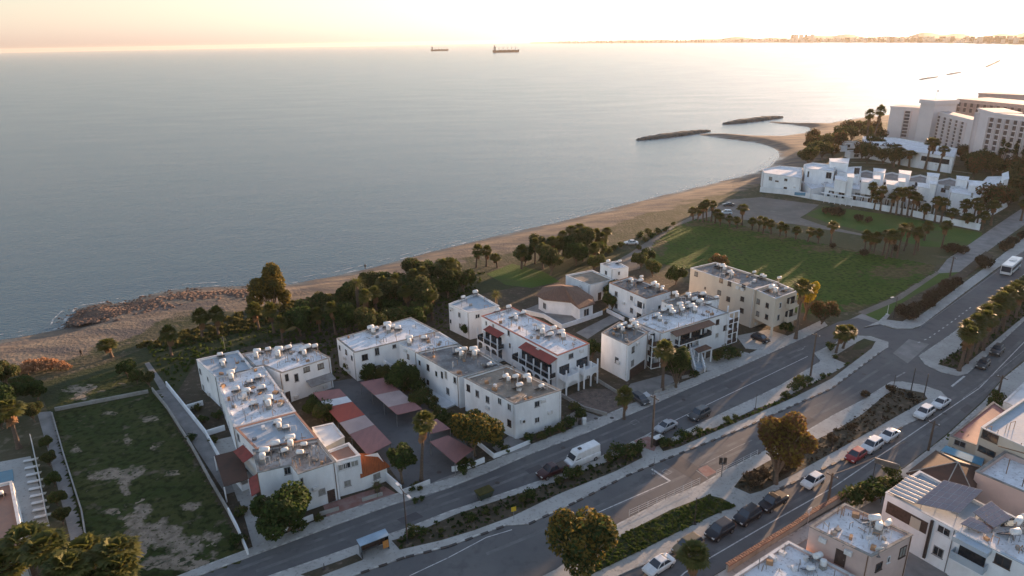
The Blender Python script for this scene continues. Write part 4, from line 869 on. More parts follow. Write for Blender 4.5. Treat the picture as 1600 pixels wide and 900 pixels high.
# PV arrays
def pv(label, px, z, tilt_up, rows, cols, zs=None):
    q = [Vector(P(*p, z)) for p in px]; r_ = root('solar_panel_array', (q[0].x, q[0].y, z-.5), label, 'solar panels')
    zz = zs or [z, z, z+tilt_up, z+tilt_up]
    V3 = [Vector((a.x, a.y, b)) for a, b in zip(q, zz)]
    def bl(s, t): return V3[0]*(1-s)*(1-t)+V3[1]*s*(1-t)+V3[2]*s*t+V3[3]*(1-s)*t
    nrm = (V3[1]-V3[0]).cross(V3[3]-V3[0]).normalized()
    mb = MB(); vs = [bl(0, 0), bl(1, 0), bl(1, 1), bl(0, 1)]; vs += [v-nrm*.06 for v in vs]
    mb.add(vs, [(0, 1, 2, 3), (7, 6, 5, 4), (0, 4, 5, 1), (1, 5, 6, 2), (2, 6, 7, 3), (3, 7, 4, 0)]); mb.build('frame', M['metal_grey'], r_)
    for i in range(cols):
        for j in range(rows):
            a, b, c, d = bl((i+.05)/cols, (j+.04)/rows), bl((i+.95)/cols, (j+.04)/rows), bl((i+.95)/cols, (j+.96)/rows), bl((i+.05)/cols, (j+.96)/rows)
            mb = MB(); mb.add([v+nrm*.012 for v in (a, b, c, d)]+[v+nrm*.002 for v in (a, b, c, d)], [(0, 1, 2, 3), (0, 4, 5, 1), (1, 5, 6, 2), (2, 6, 7, 3), (3, 7, 4, 0)]); mb.build('panel', M['pv_cell'], r_)
    mb = MB()
    for s in (.08, .92):
        for t in (.1, .9): v = bl(s, t); mb.tube((v.x, v.y, h.z-.34), (v.x, v.y, v.z-.06), .04, n=5)
    mb.build('stand', M['metal_grey'], r_)
mat('pv_cell', (.1, .07, .085), .12, (.14, .1, .11), .6, spec=1.0)
pv('large array of purple grey photovoltaic panels over the terrace roof', [(1431, 786), (1499, 802), (1534, 771), (1474, 755)], 7.2, .5, 5, 6)
h = h2
pv('small flat photovoltaic array beside the white water tanks', [(1520, 800), (1553, 825), (1580, 812), (1548, 786)], 7.2, .3, 4, 4)
pv('low glass topped panel row at the blue roof edge', [(1500, 818), (1540, 834), (1556, 825), (1516, 808)], 6.9, .1, 2, 4)
rf = [P(*q, 6.9) for q in [(1388, 768), (1429, 786), (1463, 760), (1420, 742)]]
r_ = root('glass_canopy', (*rf[0], 6), 'louvred glass canopy over the open terrace beside the photovoltaic panels', 'canopy'); 
mb = MB(); mb.prism(rf, 6.75, 6.85); mb.build('glass_sheet', mat('canopy_glass', (.12, .16, .2), .2, (.2, .24, .28), .5, spec=.7), r_)
for k in range(7):
    a_ = Vector(rf[0]).lerp(Vector(rf[3]), k/6); b_ = Vector(rf[1]).lerp(Vector(rf[2]), k/6); mb = MB(); mb.tube((a_.x, a_.y, 6.9), (b_.x, b_.y, 6.9), .018, n=4); mb.build('louvre', M['metal_grey'], r_)
# brown tent-like roof
rp = [P(*q, z) for q, z in [((1416, 740), 4.0), ((1460, 703), 4.0), ((1530, 730), 4.0), ((1520, 768), 4.0)]]
ap = P(1497, 722, 6.0); ap0 = P(1484, 718, 6.0)
r_ = root('brown_roofed_house', (*rp[0], 0), 'low house under a dark brown hipped roof with pale ridge lines', 'house')
ce = [P(1416, 738, 4), P(1462, 703, 4), P(1530, 730, 4), P(1524, 778, 4), P(1470, 775, 4)]
w_ = inset(ce if area(ce) > 0 else ce[::-1], .4); mb = MB(); mb.prism(w_, -.2, 3.9); mb.build('wall', M['beige_wall'], r_)
c2 = ce if area(ce) > 0 else ce[::-1]; n_ = 5; mb = MB(); mb.add([(p[0], p[1], 3.95) for p in c2]+[(p[0], p[1], 3.75) for p in c2]+[(ap[0], ap[1], 6.0)], [(i, (i+1) % n_, 2*n_) for i in range(n_)]+[(i, n_+i, n_+(i+1) % n_, (i+1) % n_) for i in range(n_)]+[tuple(range(2*n_-1, n_-1, -1))])
mb.build('roof', M['sheet_brown'], r_)
mb = MB()
for p in c2: mb.tube((p[0], p[1], 4.0), (ap[0], ap[1], 6.05), .07, n=5)
mb.build('ridge', M['concrete'], r_)
# blue tarpaulin awning
bp_ = [P(*q, 3.0) for q in [(1470, 704), (1534, 728), (1538, 717), (1478, 696)]]
r_ = root('blue_awning', (*bp_[0], 0), 'light blue tarpaulin awning strung behind the brown roofed house', 'awning'); mb = MB(); mb.prism(bp_, 2.95, 3.0); mb.build('canvas', M['blue_canvas'], r_) if 'blue_canvas' in M else None
mat('blue_canvas', (.12, .3, .42), .8, (.09, .24, .36), .8); mb.build('canvas', M['blue_canvas'], r_)
for p in bp_: mb = MB(); mb.tube((p[0], p[1], 0), (p[0], p[1], 2.95), .05, n=6); mb.build('post', M['metal_grey'], r_)
h = House('corner_shop_house', 'cream building with a broad pale blue roof at the right edge above the awning', 'building', PS([(1533, 668), (1650, 720), (1750, 655), (1612, 615)], 7.4), 7.4, 'beige_wall', 'roof_blue', 'parapet_white')
h.win(0, 1547, 682, 2.2, 1.3, 'frame_dark'); h.win(0, 1542, 705, 2.4, .9, 'frame_dark'); clutter(h, 24, 6)
h = House('terrace_roof_house', 'pink walled house with an open white roof terrace and pergola poles at the right edge', 'house', PS([(1524, 737), (1650, 790), (1700, 755), (1570, 705)], 5.6), 5.6, 'pink_wall', 'roof_white', 'parapet_dark', par=.8)
for q in [(1572, 740), (1597, 760), (1590, 715)]: mb = MB(); p = h.roofp(*q); mb.tube(p, (p[0], p[1], p[2]+2.4), .06, n=6); mb.build('pergola_pole', M['wood'], h.root)
mb = MB()
p1, p2 = h.roofp(1555, 715), h.roofp(1625, 735); mb.tube((p1[0], p1[1], 7.2), (p2[0], p2[1], 7.2), .08, n=5)
mb.build('pergola_beam', M['wood'], h.root)
# red flat roofed building
h = House('red_roof_shop', 'low shop with a flat dull red roof beside the outer street', 'shop', PS([(1484, 681), (1530, 698), (1585, 650), (1552, 628)], 3.2), 3.2, 'beige_wall', 'sheet_pink', 'parapet_dark', par=.08)
h.win(0, 1500, 693, 1.6, 1.0); 
h = House('white_kiosk', 'small white roofed kiosk at the right edge near the side street', 'kiosk', PS([(1568, 628), (1600, 640), (1640, 610), (1600, 598)], 3.0), 3.0, 'white_wall', 'sheet_white', 'parapet_white', par=.06)
# ------------------------------------------------------------------ left foreground house with pool
h = House('pool_house', 'sunlit white wall and pinkish roof of the house at the left edge', 'house', PS([(-60, 770), (-40, 870), (38, 852), (18, 752)], 5.2), 5.2, 'white_wall', 'terracotta', 'parapet_white')
heaters(h, 'the pinkish roof at the left edge', [(2, 775, 1)])
sheet('pool_deck', [(-60, 740), (0, 722), (48, 713), (78, 822), (40, 850), (-60, 880)], 'paving', .05)
b_ = MB(); b_.prism(PS([(-60, 752), (0, 738), (20, 734), (22, 752), (-60, 768)]), .02, .1); structure('swimming_pool', b_, mat('pool_water', (.08, .2, .26), .08, (.06, .16, .22), .6, spec=.6))
low_wall('thin_fence', [(50, 690), (62, 745), (76, 818)], 'thin pale fence beside the pool deck', 'metal_white', 1.5, .08, cat='fence')
for i in range(9):
    t_ = i/8; px = 52+18*t_; py = 722+88*t_; p = P(px-5, py)
    def mk():
        r_ = root('deck_chair', (0, 0, 0), base=False); mb = MB(); mb.box((0, 0, .3), (1.7, .6, .06)); mb.build('seat', M['metal_white'], r_)
        mb = MB(); mb.box((.9, 0, .34), (.6, .6, .06), 0); mb.build('backrest', M['beige_wall'], r_)
        mb = MB(); [mb.box((sx, sy, 0), (.05, .05, .3)) for sx in (-.7, .7) for sy in (-.25, .25)]; mb.build('leg', M['metal_grey'], r_); kids(r_); return r_
    place('deck_chair', mk, (*p, .05), R(20), ORD[i]+' deck chair along the thin fence, counted from the sea side', 'deck chair', 'deck chairs beside the fence')
# ------------------------------------------------------------------ driveway, paths, garden walls
sheet('driveway', [(240, 612), (262, 606), (300, 650), (338, 700), (378, 765), (353, 773), (320, 722), (285, 668)], 'paving_dark', .05)
sheet('path', [(226, 568), (233, 566), (262, 606), (250, 609)], 'paving_dark', .045)
sheet('path', [(58, 645), (80, 643), (92, 690), (108, 745), (134, 850), (112, 852), (95, 780), (78, 715)], 'paving_dark', .05)
sheet('forecourt', [(370, 770), (397, 762), (410, 800), (430, 850), (398, 866), (384, 815)], 'paving', .05)
sheet('yard', [(358, 745), (395, 735), (404, 770), (372, 784)], 'paving', .055)
sheet('yard', [(328, 690), (372, 680), (378, 700), (345, 712)], 'paving', .055)
low_wall('driveway_wall', [(239, 612), (262, 640), (300, 700), (330, 755), (358, 803)], 'long pale wall between the vacant lot and the driveway', 'concrete', .9)
low_wall('garden_wall', [(261, 604), (290, 640), (322, 680), (350, 730), (380, 768)], 'white wall between the driveway and the terrace gardens', hgt=1.1)
low_wall('garden_wall', [(358, 803), (372, 830), (388, 868)], 'white wall between the vacant lot and the forecourt', hgt=1.0, group=None)
low_wall('garden_wall', [(408, 805), (424, 838), (455, 826), (490, 812)], 'white low wall round the dark tree at the street end of the terrace', hgt=.9)
low_wall('lot_wall', [(88, 642), (150, 630), (232, 614)], 'low stone wall along the sea side of the vacant lot', 'concrete', .7, .3)
low_wall('lot_wall', [(82, 648), (100, 712), (128, 800), (136, 850)], 'low edge wall between the cracked path and the vacant lot', 'concrete', .5, .2)
for i, q in enumerate([[(291, 641), (318, 633)], [(323, 681), (352, 672)], [(352, 726), (376, 720)], [(378, 768), (398, 760)]]):
    low_wall('garden_wall', q, 'short white cross wall between terrace gardens, %s from the sea' % ORD[i], hgt=1.0, group='cross walls of the terrace gardens')
# brown pergola roof beside terrace
bp_ = [P(*q, 2.7) for q in [(334, 713), (372, 697), (384, 745), (352, 757)]]; bp_ = [P(335, 712, 2.7), P(350, 760, 2.7), P(388, 748, 2.7), P(376, 702, 2.7)]
r_ = root('garden_shelter', (*bp_[0], 0), 'brown roofed garden shelter beside the terrace and driveway', 'shelter'); mb = MB(); mb.prism(bp_, 2.6, 2.7); mb.build('roof', M['sheet_brown'], r_)
for p in bp_: mb = MB(); mb.box((p[0], p[1], 0), (.15, .15, 2.6)); mb.build('post', M['white_wall'], r_)
# carports: steel posts and tinted roof sheets
sheet('parking_court', [(500, 600), (560, 590), (640, 600), (700, 650), (745, 720), (745, 742), (690, 758), (640, 775), (600, 720), (545, 650)], 'asphalt', .05)
sheet('apron', [(640, 772), (690, 748), (745, 728), (752, 740), (700, 763), (645, 785)], 'paving_dark', .06)
def carport(label, A, B, Cc, D, panels, z=2.5, drop=.25):
    a_, b_, c_, d_ = [Vector(P(*q, z)) for q in (A, B, Cc, D)]      # A->B one long side, D->C the other
    r_ = root('carport', (a_.x, a_.y, 0), label, 'carport')
    for (t0, t1, m_) in panels:
        q = [a_.lerp(b_, t0+.002), a_.lerp(b_, t1-.002), d_.lerp(c_, t1-.002), d_.lerp(c_, t0+.002)]
        zz = [z, z, z-drop, z-drop]; vs = [(p.x, p.y, k) for p, k in zip(q, zz)]+[(p.x, p.y, k-.08) for p, k in zip(q, zz)]
        mb = MB(); mb.add(vs, [(0, 1, 2, 3), (7, 6, 5, 4), (0, 4, 5, 1), (1, 5, 6, 2), (2, 6, 7, 3), (3, 7, 4, 0)]); o = mb.build('roof_sheet', M[m_], r_); o['label'] = {'sheet_pink': 'dull pink roof sheet', 'sheet_red': 'red roof sheet', 'sheet_pale': 'pale pink roof sheet', 'sheet_white': 'white roof sheet'}[m_]
    n_ = max(2, int((b_-a_).length/5)+1)
    for k in range(n_):
        for (s, e) in ((a_, b_), (d_, c_)):
            p = s.lerp(e, .03+.94*k/(n_-1)); mb = MB(); mb.box((p.x, p.y, 0), (.12, .12, z-.1-(drop if s is d_ else 0))); mb.build('post', M['metal_grey'], r_)
carport('long carport of red, white and pink roof sheets beside the terrace', (489, 613), (575, 712), (612, 690), (530, 605), [(0, .16, 'sheet_pink'), (.16, .27, 'sheet_white'), (.27, .52, 'sheet_red'), (.52, .7, 'sheet_pale'), (.7, 1, 'sheet_pink')])
carport('pink and pale carport across the parking court, under the hedge', (562, 597), (621, 648), (660, 637), (600, 588), [(0, .42, 'sheet_pink'), (.42, .78, 'sheet_pale'), (.78, 1, 'sheet_pink')])
carport('small pink carport beside the lone palm of the parking court', (664, 662), (672, 678), (704, 668), (682, 652), [(0, 1, 'sheet_pink')])
carport('pink carport half hidden under the round street tree', (671, 690), (712, 724), (740, 700), (700, 678), [(0, 1, 'sheet_pink')])
low_wall('street_wall', [(630, 772), (652, 764), (672, 756)], 'white street wall at the foot of the tall palm', 'parapet_white', .8)
low_wall('street_wall', [(707, 737), (730, 733), (757, 722)], 'white street wall with a rounded end by the parking court entrance', hgt=.9)
low_wall('street_wall', [(740, 690), (772, 716), (800, 706), (828, 694)], 'white corner wall in front of the street end house', hgt=.8)
low_wall('street_wall', [(604, 752), (628, 773)], 'slanting white wall from the tiled wing down to the pavement', hgt=1.6)
low_wall('street_wall', [(500, 806), (530, 797)], 'short low wall before the brick front yard', 'concrete', .6)
low_wall('street_wall', [(566, 784), (598, 774)], 'short concrete planter wall beside the brick front yard', 'concrete', .6)
sheet('front_yard', [(505, 790), (565, 770), (600, 760), (622, 773), (560, 792), (510, 808)], 'red_paving', .05)
sheet('rubble_plot', [(878, 622), (915, 608), (960, 608), (990, 625), (985, 640), (950, 655), (915, 640)], 'rubble', .05)
low_wall('plot_wall', [(878, 620), (912, 640), (948, 650)], 'concrete wall round the rubble plot', 'concrete', .7, .25)
low_wall('plot_wall', [(930, 594), (965, 616), (975, 620)], 'thin wall between the rubble plot and the block on legs', 'concrete', .7, .2)
sheet('driveway', [(905, 640), (950, 656), (925, 672), (892, 668), (885, 650)], 'paving_dark', .055)
sheet('driveway', [(985, 600), (1040, 585), (1062, 592), (1010, 622), (975, 615)], 'paving_dark', .055)
sheet('ramp', [(995, 620), (1010, 612), (1022, 622), (1000, 632)], 'sheet_white', .06)
low_wall('street_wall', [(1022, 616), (1060, 600)], 'low wall under the dark tree beside the street palm', 'concrete', .6)
low_wall('street_wall', [(1066, 592), (1092, 586), (1104, 578)], 'low planter wall by the blue white stair', 'concrete', .6)
sheet('driveway', [(1092, 565), (1140, 545), (1170, 552), (1180, 562), (1130, 575), (1105, 580)], 'paving', .055)
sheet('driveway', [(1150, 525), (1200, 515), (1240, 528), (1200, 548), (1165, 545)], 'paving', .055)
sheet('drive', [(900, 520), (960, 490), (975, 497), (945, 512), (918, 530)], 'paving_dark', .05)
low_wall('boundary_wall', [(948, 488), (975, 502)], 'thin pale wall between the villa drive and the pinkish apartment house', hgt=1.0)
sheet('lawn', [(760, 428), (800, 412), (850, 425), (875, 440), (830, 450), (790, 445)], 'grass_field', .03)
# ------------------------------------------------------------------ white villa estate beyond the field
EST = 'white villas of the seaside estate'
def villa(label, px, z, wins=(), group=EST, cap='parapet_white', roof='roof_white', name='villa', cat='villa', extra=()):
    h = House(name, label, cat, PS(px, z), z, 'white_wall', roof, cap, par=.5, group=group)
    for e, x, y, w, hh in wins: h.win(e, x, y, w, hh)
    for (p2, z2, zb) in extra:            # raised storey or stair tower on the same house
        q = PS(p2, z2); q = q if area(q) > 0 else q[::-1]; mb = MB(); mb.prism(q, zb, z2); mb.build('upper_storey', M['white_wall'], h.root)
        mb = MB(); mb.prism(inset(q, -.15), z2+.003, z2+.18); mb.build('roof_slab', M['roof_white'], h.root)
    return h
villa('plain white seaside block with four small windows, nearest the beach in the estate', [(1191, 264), (1194, 270), (1253, 279), (1254, 262), (1218, 259)], 7.2,
      [(1, 1204, 279, 1.5, 1.4), (1, 1228, 281, 1.5, 1.2), (1, 1214, 283, 1.6, .5), (1, 1227, 294, 1.5, 1.0), (1, 1212, 296, 1.3, .5)])
villa('tall blank white estate house just right of the one nearest the beach', [(1256, 257), (1259, 263), (1303, 268), (1306, 258), (1270, 254)], 9.5, [(1, 1263, 272, .7, 2.4), (1, 1295, 274, 2.2, 2.5)], extra=[([(1296, 248), (1298, 253), (1325, 256), (1327, 248)], 11.5, 5)])
villa('low pink walled unit in front of the tall blank estate house', [(1252, 283), (1268, 296), (1290, 292), (1276, 280)], 4.0, [])
villa('small white house with brown awning behind the tall blank estate house', [(1306, 262), (1308, 268), (1345, 274), (1346, 260)], 8.6, [(1, 1341, 267, 1.2, 2.4), (1, 1337, 267, 1.2, 2.4)])
fr = [(1303, 289, 0), (1344, 292, 0), (1383, 296, 0), (1432, 300, 1)]
names_f = ['first', 'second', 'third', 'fourth']
for i, (x, y, k) in enumerate(fr):
    villa('front row villa with columned porch, %s from the beach in the estate' % names_f[i], [(x-15, y-4), (x-14, y+3), (x+25, y+9), (x+27, y-3), (x+5, y-8)], 5.0,
          [(1, x-8, y+18, 1.6, 2.0), (1, x+3, y+20, 1.4, 2.2), (1, x+15, y+22, 1.8, 2.2), (1, x-4, y+12, 2.2, 1.4), (1, x+12, y+14, 2.4, 1.4)], extra=[([(x+2, y-14), (x+3, y-8), (x+20, y-5), (x+21, y-12)], 9.0, 4.5), ([(x+21, y-17), (x+21.5, y-12), (x+31, y-11), (x+31, y-17)], 10.5, 0)])
    a_, b_ = Vector(P(x-16, y+27)), Vector(P(x+27, y+34))
    r_ = root('porch_row', (*a_, 0), 'white columned porch before the %s front row villa of the estate' % names_f[i], 'porch', 'villa porches'); colonnade(r_, a_, b_, 0, 3.4, 6, arch=False, th=.4); mb = MB(); mb.prism([tuple(a_), tuple(b_), tuple(b_+Vector((-.8, 2.6))), tuple(a_+Vector((-.8, 2.6)))], 3.4, 3.7); mb.build('roof', M['white_wall'], r_)
for i, (x, y) in enumerate([(1352, 268), (1392, 271), (1436, 275), (1482, 280)]):
    villa('back row villa with grey roof terrace and stair tower, %s from the beach' % names_f[i], [(x-18, y+2), (x-17, y+8), (x+14, y+12), (x+20, y+3), (x+2, y-2)], 7.0,
          [(1, x+5, y+20, 2.0, 2.2), (1, x-8, y+17, 1.6, 1.6), (1, x-2, y+13, 2.2, 1.6)], roof='roof_grey', extra=[([(x+13, y-5), (x+14, y), (x+30, y+3), (x+32, y-3)], 10.0, 0)])
villa('wide white estate house standing forward at the right end of the rows', [(1484, 294), (1486, 301), (1530, 308), (1540, 297), (1508, 289)], 7.6, [(1, 1519, 305, .8, 1.8)], extra=[([(1513, 282), (1515, 290), (1537, 292), (1538, 284)], 9.4, 4)])
villa('long grey roofed house, rightmost of the white estate, beside the side street', [(1530, 290), (1536, 300), (1572, 288), (1575, 275), (1543, 276)], 8.4, [], extra=[([(1566, 272), (1568, 282), (1576, 280), (1575, 268)], 10.4, 0)])
low_wall('estate_wall', [(1188, 300), (1230, 304), (1290, 315), (1350, 324), (1420, 337), (1500, 354), (1530, 360)], 'long white boundary wall in front of the seaside estate', hgt=2.2, th=.4)
low_wall('side_wall', [(1523, 352), (1575, 322)], 'pale wall along the side street at the right end of the estate', hgt=2.0, th=.4)
r_ = MB(); q = P(1254, 309); r_.box((q[0], q[1], .9), (6.5, .12, 1.2), R(-22)); tag(r_.build('estate_sign', M['blue_canvas'], off=(*q, 0)), 'faint blue board on the white boundary wall of the estate', 'sign')

# ------------------------------------------------------------------ hotel
bp = [P(1383, 220), P(1447, 226), P(1512, 250), P(1536, 262)]
_d = (Vector(P(1720, 300))-Vector(bp[3])).normalized(); bp.append(tuple(Vector(bp[3])+_d*150))
def hz(b_, px, py): return topz(b_, py, px)
HG = 'wings of the seaside hotel'
def wing(label, A, B, depth, h_, bays, name='hotel_wing', m='hotel_wall', fl=8, zb=3.0, bw=.6, extra=None):
    a_, b_ = Vector(A), Vector(B); u = (b_-a_).normalized(); nrm = Vector((u.y, -u.x)); v = -nrm*depth; L = (b_-a_).length
    poly = [tuple(a_), tuple(b_), tuple(b_+v), tuple(a_+v)]; r_ = root(name, (*a_, 0), label, 'hotel', HG)
    mb = MB(); mb.prism(poly, -.3, h_); mb.build('wall', M[m], r_)
    mb = MB(); mb.prism(inset(poly, -.3), h_+.003, h_+.9); mb.build('parapet', M[m], r_); mb = MB(); mb.sheet(inset(poly, .5), h_+.92); mb.build('roof', M['hotel_roof'], r_)
    ang = math.atan2(u.y, u.x); sh = (h_-zb-1.2)/fl
    for (t0, t1) in bays:
        w_ = (t1-t0)*L; c = a_+u*L*(t0+t1)/2
        mb = MB(); q = c+nrm*.06; mb.box((q.x, q.y, zb), (w_, .1, h_-zb-1.4), ang); bay = mb.build('recess_shade_panel', M['hotel_recess_shade'], r_)  # flat dark panel paints the shade of the recessed balconies
        mb = MB()
        for k in (-1, 1): q = c+u*k*(w_/2+.2)+nrm*.6; mb.box((q.x, q.y, zb-.5), (.35, 1.2, h_-zb-.6), ang)
        mb.build('fin', M[m], bay)
        for k in range(fl):
            q = c+nrm*.36; mb = MB(); mb.box((q.x, q.y, zb+sh*k), (w_-.06, .48, sh*.2), ang); mb.build('balcony', M[m], bay)
    return r_, poly
def frac(A, B, xs_):   # where on a facade the sight columns of a photo fall
    out = []
    a_, b_ = Vector(A), Vector(B); u = (b_-a_); n_ = Vector((u.y, -u.x))
    for x in xs_:
        d = ray(x, 230); t = a_.dot(n_)/(d.x*n_.x+d.y*n_.y); out.append((Vector((d.x*t, d.y*t))-a_).dot(u)/u.length_squared)
    return out
def bays(A, B, prs): return [tuple(frac(A, B, p)) for p in prs]
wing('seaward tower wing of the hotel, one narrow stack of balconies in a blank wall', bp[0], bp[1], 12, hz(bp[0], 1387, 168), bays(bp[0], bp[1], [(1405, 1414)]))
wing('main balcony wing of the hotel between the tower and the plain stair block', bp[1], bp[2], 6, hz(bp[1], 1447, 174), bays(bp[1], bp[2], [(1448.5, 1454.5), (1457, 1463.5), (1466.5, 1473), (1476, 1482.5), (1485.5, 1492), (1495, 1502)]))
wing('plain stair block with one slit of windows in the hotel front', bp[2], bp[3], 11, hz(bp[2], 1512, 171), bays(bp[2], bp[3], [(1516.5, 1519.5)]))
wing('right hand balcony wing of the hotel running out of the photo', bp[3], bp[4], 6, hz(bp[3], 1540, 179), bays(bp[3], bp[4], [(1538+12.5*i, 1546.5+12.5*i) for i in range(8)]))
tp = [P(1428, 226), P(1449, 230)]; a_, b_ = Vector(tp[0]), Vector(tp[1]); u_ = (b_-a_).normalized(); v_ = Vector((-u_.y, u_.x))*14
r_ = root('lift_tower', (*a_, 0), 'plain lift tower rising above the seaward end of the hotel with a flagpole', 'tower', HG)
pts = [tuple(a_-v_*.03), tuple(b_-v_*.03), tuple(b_+v_), tuple(a_+v_)]; ht_ = hz(tp[0], 1440, 161)
mb = MB(); mb.prism(pts, 0, ht_); mb.build('wall', M['hotel_wall'], r_); mb = MB(); mb.prism(inset(pts, -.7), ht_+.003, ht_+2.2); mb.build('crown', M['hotel_wall'], r_)
mb = MB(); c_ = (a_+b_)/2+v_*.3; mb.tube((c_.x, c_.y, ht_+2.2), (c_.x, c_.y, ht_+8), .1, n=5); mb.box((c_.x+.6, c_.y, ht_+6.6), (1.2, .1, .8)); mb.build('flagpole', M['metal_white'], r_)
# rear building and roof pavilion
A, B = P(1487, 200), P(1640, 222)
h_ = hz(A, 1487, 156); wing('pinkish rear wing of the hotel with a row of top floor openings', A, B, 25, h_, [(t, t+.045) for t in [.02+.07*i for i in range(13)]], m='pink_wall', fl=2, zb=h_-8)
A, B = P(1520, 190), P(1660, 200); h_ = hz(A, 1520, 147); wing('topmost pinkish penthouse level behind the hotel', A, B, 20, h_, [], m='pink_wall')
# podium
pz = 7.5
h = House('hotel_podium', 'long low white building in front of the hotel tower, partly behind palms', 'building', PS([(1348, 213), (1350, 224), (1420, 236), (1491, 246), (1496, 232), (1400, 215)], pz), pz, 'white_wall', 'roof_white', 'parapet_white', par=.4)
h.win(1, 1370, 226, 3, 1.6, 'frame_white'); h.win(2, 1461, 250, 14, 2.2, 'frame_dark')
for i, (x, y, w_) in enumerate([(1300, 236, 14), (1325, 231, 12), (1338, 246, 10)]):
    c = Vector(P(x, y)); sq = [tuple(c+Vector(q)) for q in ((-w_/2, -3), (w_/2, -3), (w_/2, 3), (-w_/2, 3))]
    h = House('pool_bar', 'low white garden building among the hotel palms, %s from the beach' % names_f[i], 'building', sq, 3.4, 'white_wall', 'roof_tan', 'parapet_white', group='low garden buildings of the hotel'); h.win(0, x, y-3, 2.5, 1.6)
sheet('hotel_lawn', [(1320, 256), (1370, 248), (1500, 262), (1620, 290), (1600, 305), (1575, 300), (1480, 275), (1400, 262), (1345, 258)], 'grass_dry', .02)
line_strip('garden_path', [(1330, 254), (1410, 256), (1520, 271)], .9, 'paving', .05)
# unseen blocks added past the right edge to shade the quarter at low sun
NB = 'blocks added beyond the right edge for shade'
for i, (x, y, w_, d_, hh, rz) in enumerate([(92, 62, 22, 12, 10, 38), (118, 92, 16, 12, 12, 38), (150, 118, 20, 12, 11, 40), (186, 150, 20, 14, 13, 40), (232, 186, 34, 16, 17, 40)]):
    c = Vector((x, y)); u = Vector((math.cos(R(rz)), math.sin(R(rz)))); v = Vector((-u.y, u.x))
    poly = [tuple(c-u*w_/2-v*d_/2), tuple(c+u*w_/2-v*d_/2), tuple(c+u*w_/2+v*d_/2), tuple(c-u*w_/2+v*d_/2)]
    h = House('added_shade_block', 'unseen beige block added for its shade, %s from the foreground' % ORD[i], 'apartment block', poly, hh, 'beige_wall', 'roof_grey', 'parapet_white', group=NB)
    for k in range(3):
        for t in range(3):
            a_, b_, u2, n2 = h.edge(3); p = a_.lerp(b_, .2+.3*t); window(h.root, p, u2, n2, 1.2+3*k, 1.3, 1.3)
# ------------------------------------------------------------------ trees and plants
def en(l): return enumerate(sorted(l, key=lambda q: q[0]))
def leaf_cloud(mb, centre, rad, n_, size, r2, lobes=9, squash=.8, mi=0, hollow=.45, nmi=1):
    L = []
    for i in range(lobes):
        a = r2.uniform(0, 6.28); e = r2.uniform(-.5, 1.1); q = Vector((math.cos(a)*math.cos(e), math.sin(a)*math.cos(e), math.sin(e)*squash))*rad*r2.uniform(.42, .8)
        L.append((q, rad*r2.uniform(.25, .46)))
    for i in range(n_):
        q, r = L[r2.randrange(lobes)] if r2.random() < .86 else (Vector((0, 0, 0)), rad*.6)
        d = Vector((r2.gauss(0, 1), r2.gauss(0, 1), r2.gauss(0, 1)*squash)).normalized()*r*(hollow+(1-hollow)*r2.random()**.6)
        p = centre+q+d; s = size*r2.uniform(.5, 1.3)
        nrm = (d.normalized()*.7+Vector((r2.gauss(0, .6), r2.gauss(0, .6), r2.gauss(.3, .6)))).normalized()
        a = nrm.orthogonal().normalized(); b = nrm.cross(a); t = r2.uniform(0, 6.28); a, b = a*math.cos(t)+b*math.sin(t), b*math.cos(t)-a*math.sin(t)
        mb.add([p-a*s-b*s*.5, p+a*s*.2-b*s*.7, p+a*s+b*s*.1, p+b*s*.6-a*s*.3], [(0, 1, 2, 3)], mi if nmi == 1 else r2.choice(range(nmi)))
def make_tree(leaf, hgt, rad, trunk_h, n_=1800, seed=1, size=.16, squash=.85, leaf2=None, bark='bark', lobes=12):
    def f():
        r2 = random.Random(seed); r_ = root('tree', (0, 0, 0), base=False)
        mb = MB(); top = Vector((r2.uniform(-.3, .3), r2.uniform(-.3, .3), trunk_h)); tr = hgt*.022+.06
        mb.path([(0, 0, -.2), (top.x*.5, top.y*.5, trunk_h*.5), tuple(top)], [tr*1.3, tr, tr*.85], 8)
        cc = Vector((0, 0, (trunk_h+hgt)/2+rad*.05))
        for i in range(9):
            a = i*.7+r2.uniform(-.3, .3); e = Vector((math.cos(a)*rad*.65, math.sin(a)*rad*.65, cc.z-trunk_h+r2.uniform(-.2, .6)*rad))
            m_ = top+e*.5+Vector((0, 0, .15*rad)); mb.path([tuple(top-Vector((0, 0, .1))), tuple(m_), tuple(top+e)], [tr*.6, tr*.35, tr*.12], 5)
        mb.build('trunk', M[bark], r_)
        mb = MB(); leaf_cloud(mb, cc, rad, n_, size, r2, lobes, squash=squash*(hgt-trunk_h)/(2*rad), nmi=2 if leaf2 else 1)
        mb.build('crown', [M[leaf]]+([M[leaf2]] if leaf2 else []), r_); kids(r_); return r_
    return f
def make_bush(leaf, seed=1, n_=500, size=.13, leaf2=None, squash=.75, name='shrub'):
    def f():
        r2 = random.Random(seed); r_ = root(name, (0, 0, 0), base=False); mb = MB()
        for i in range(5): a = i*1.26; mb.tube((0, 0, -.05), (math.cos(a)*.5, math.sin(a)*.5, .7), .05, .02, 5)
        mb.build('stem', M['bark'], r_)
        mb = MB(); leaf_cloud(mb, Vector((0, 0, .62)), 1.0, n_, size, r2, 9, squash, nmi=2 if leaf2 else 1); mb.build('foliage', [M[leaf]]+([M[leaf2]] if leaf2 else []), r_); kids(r_); return r_
    return f
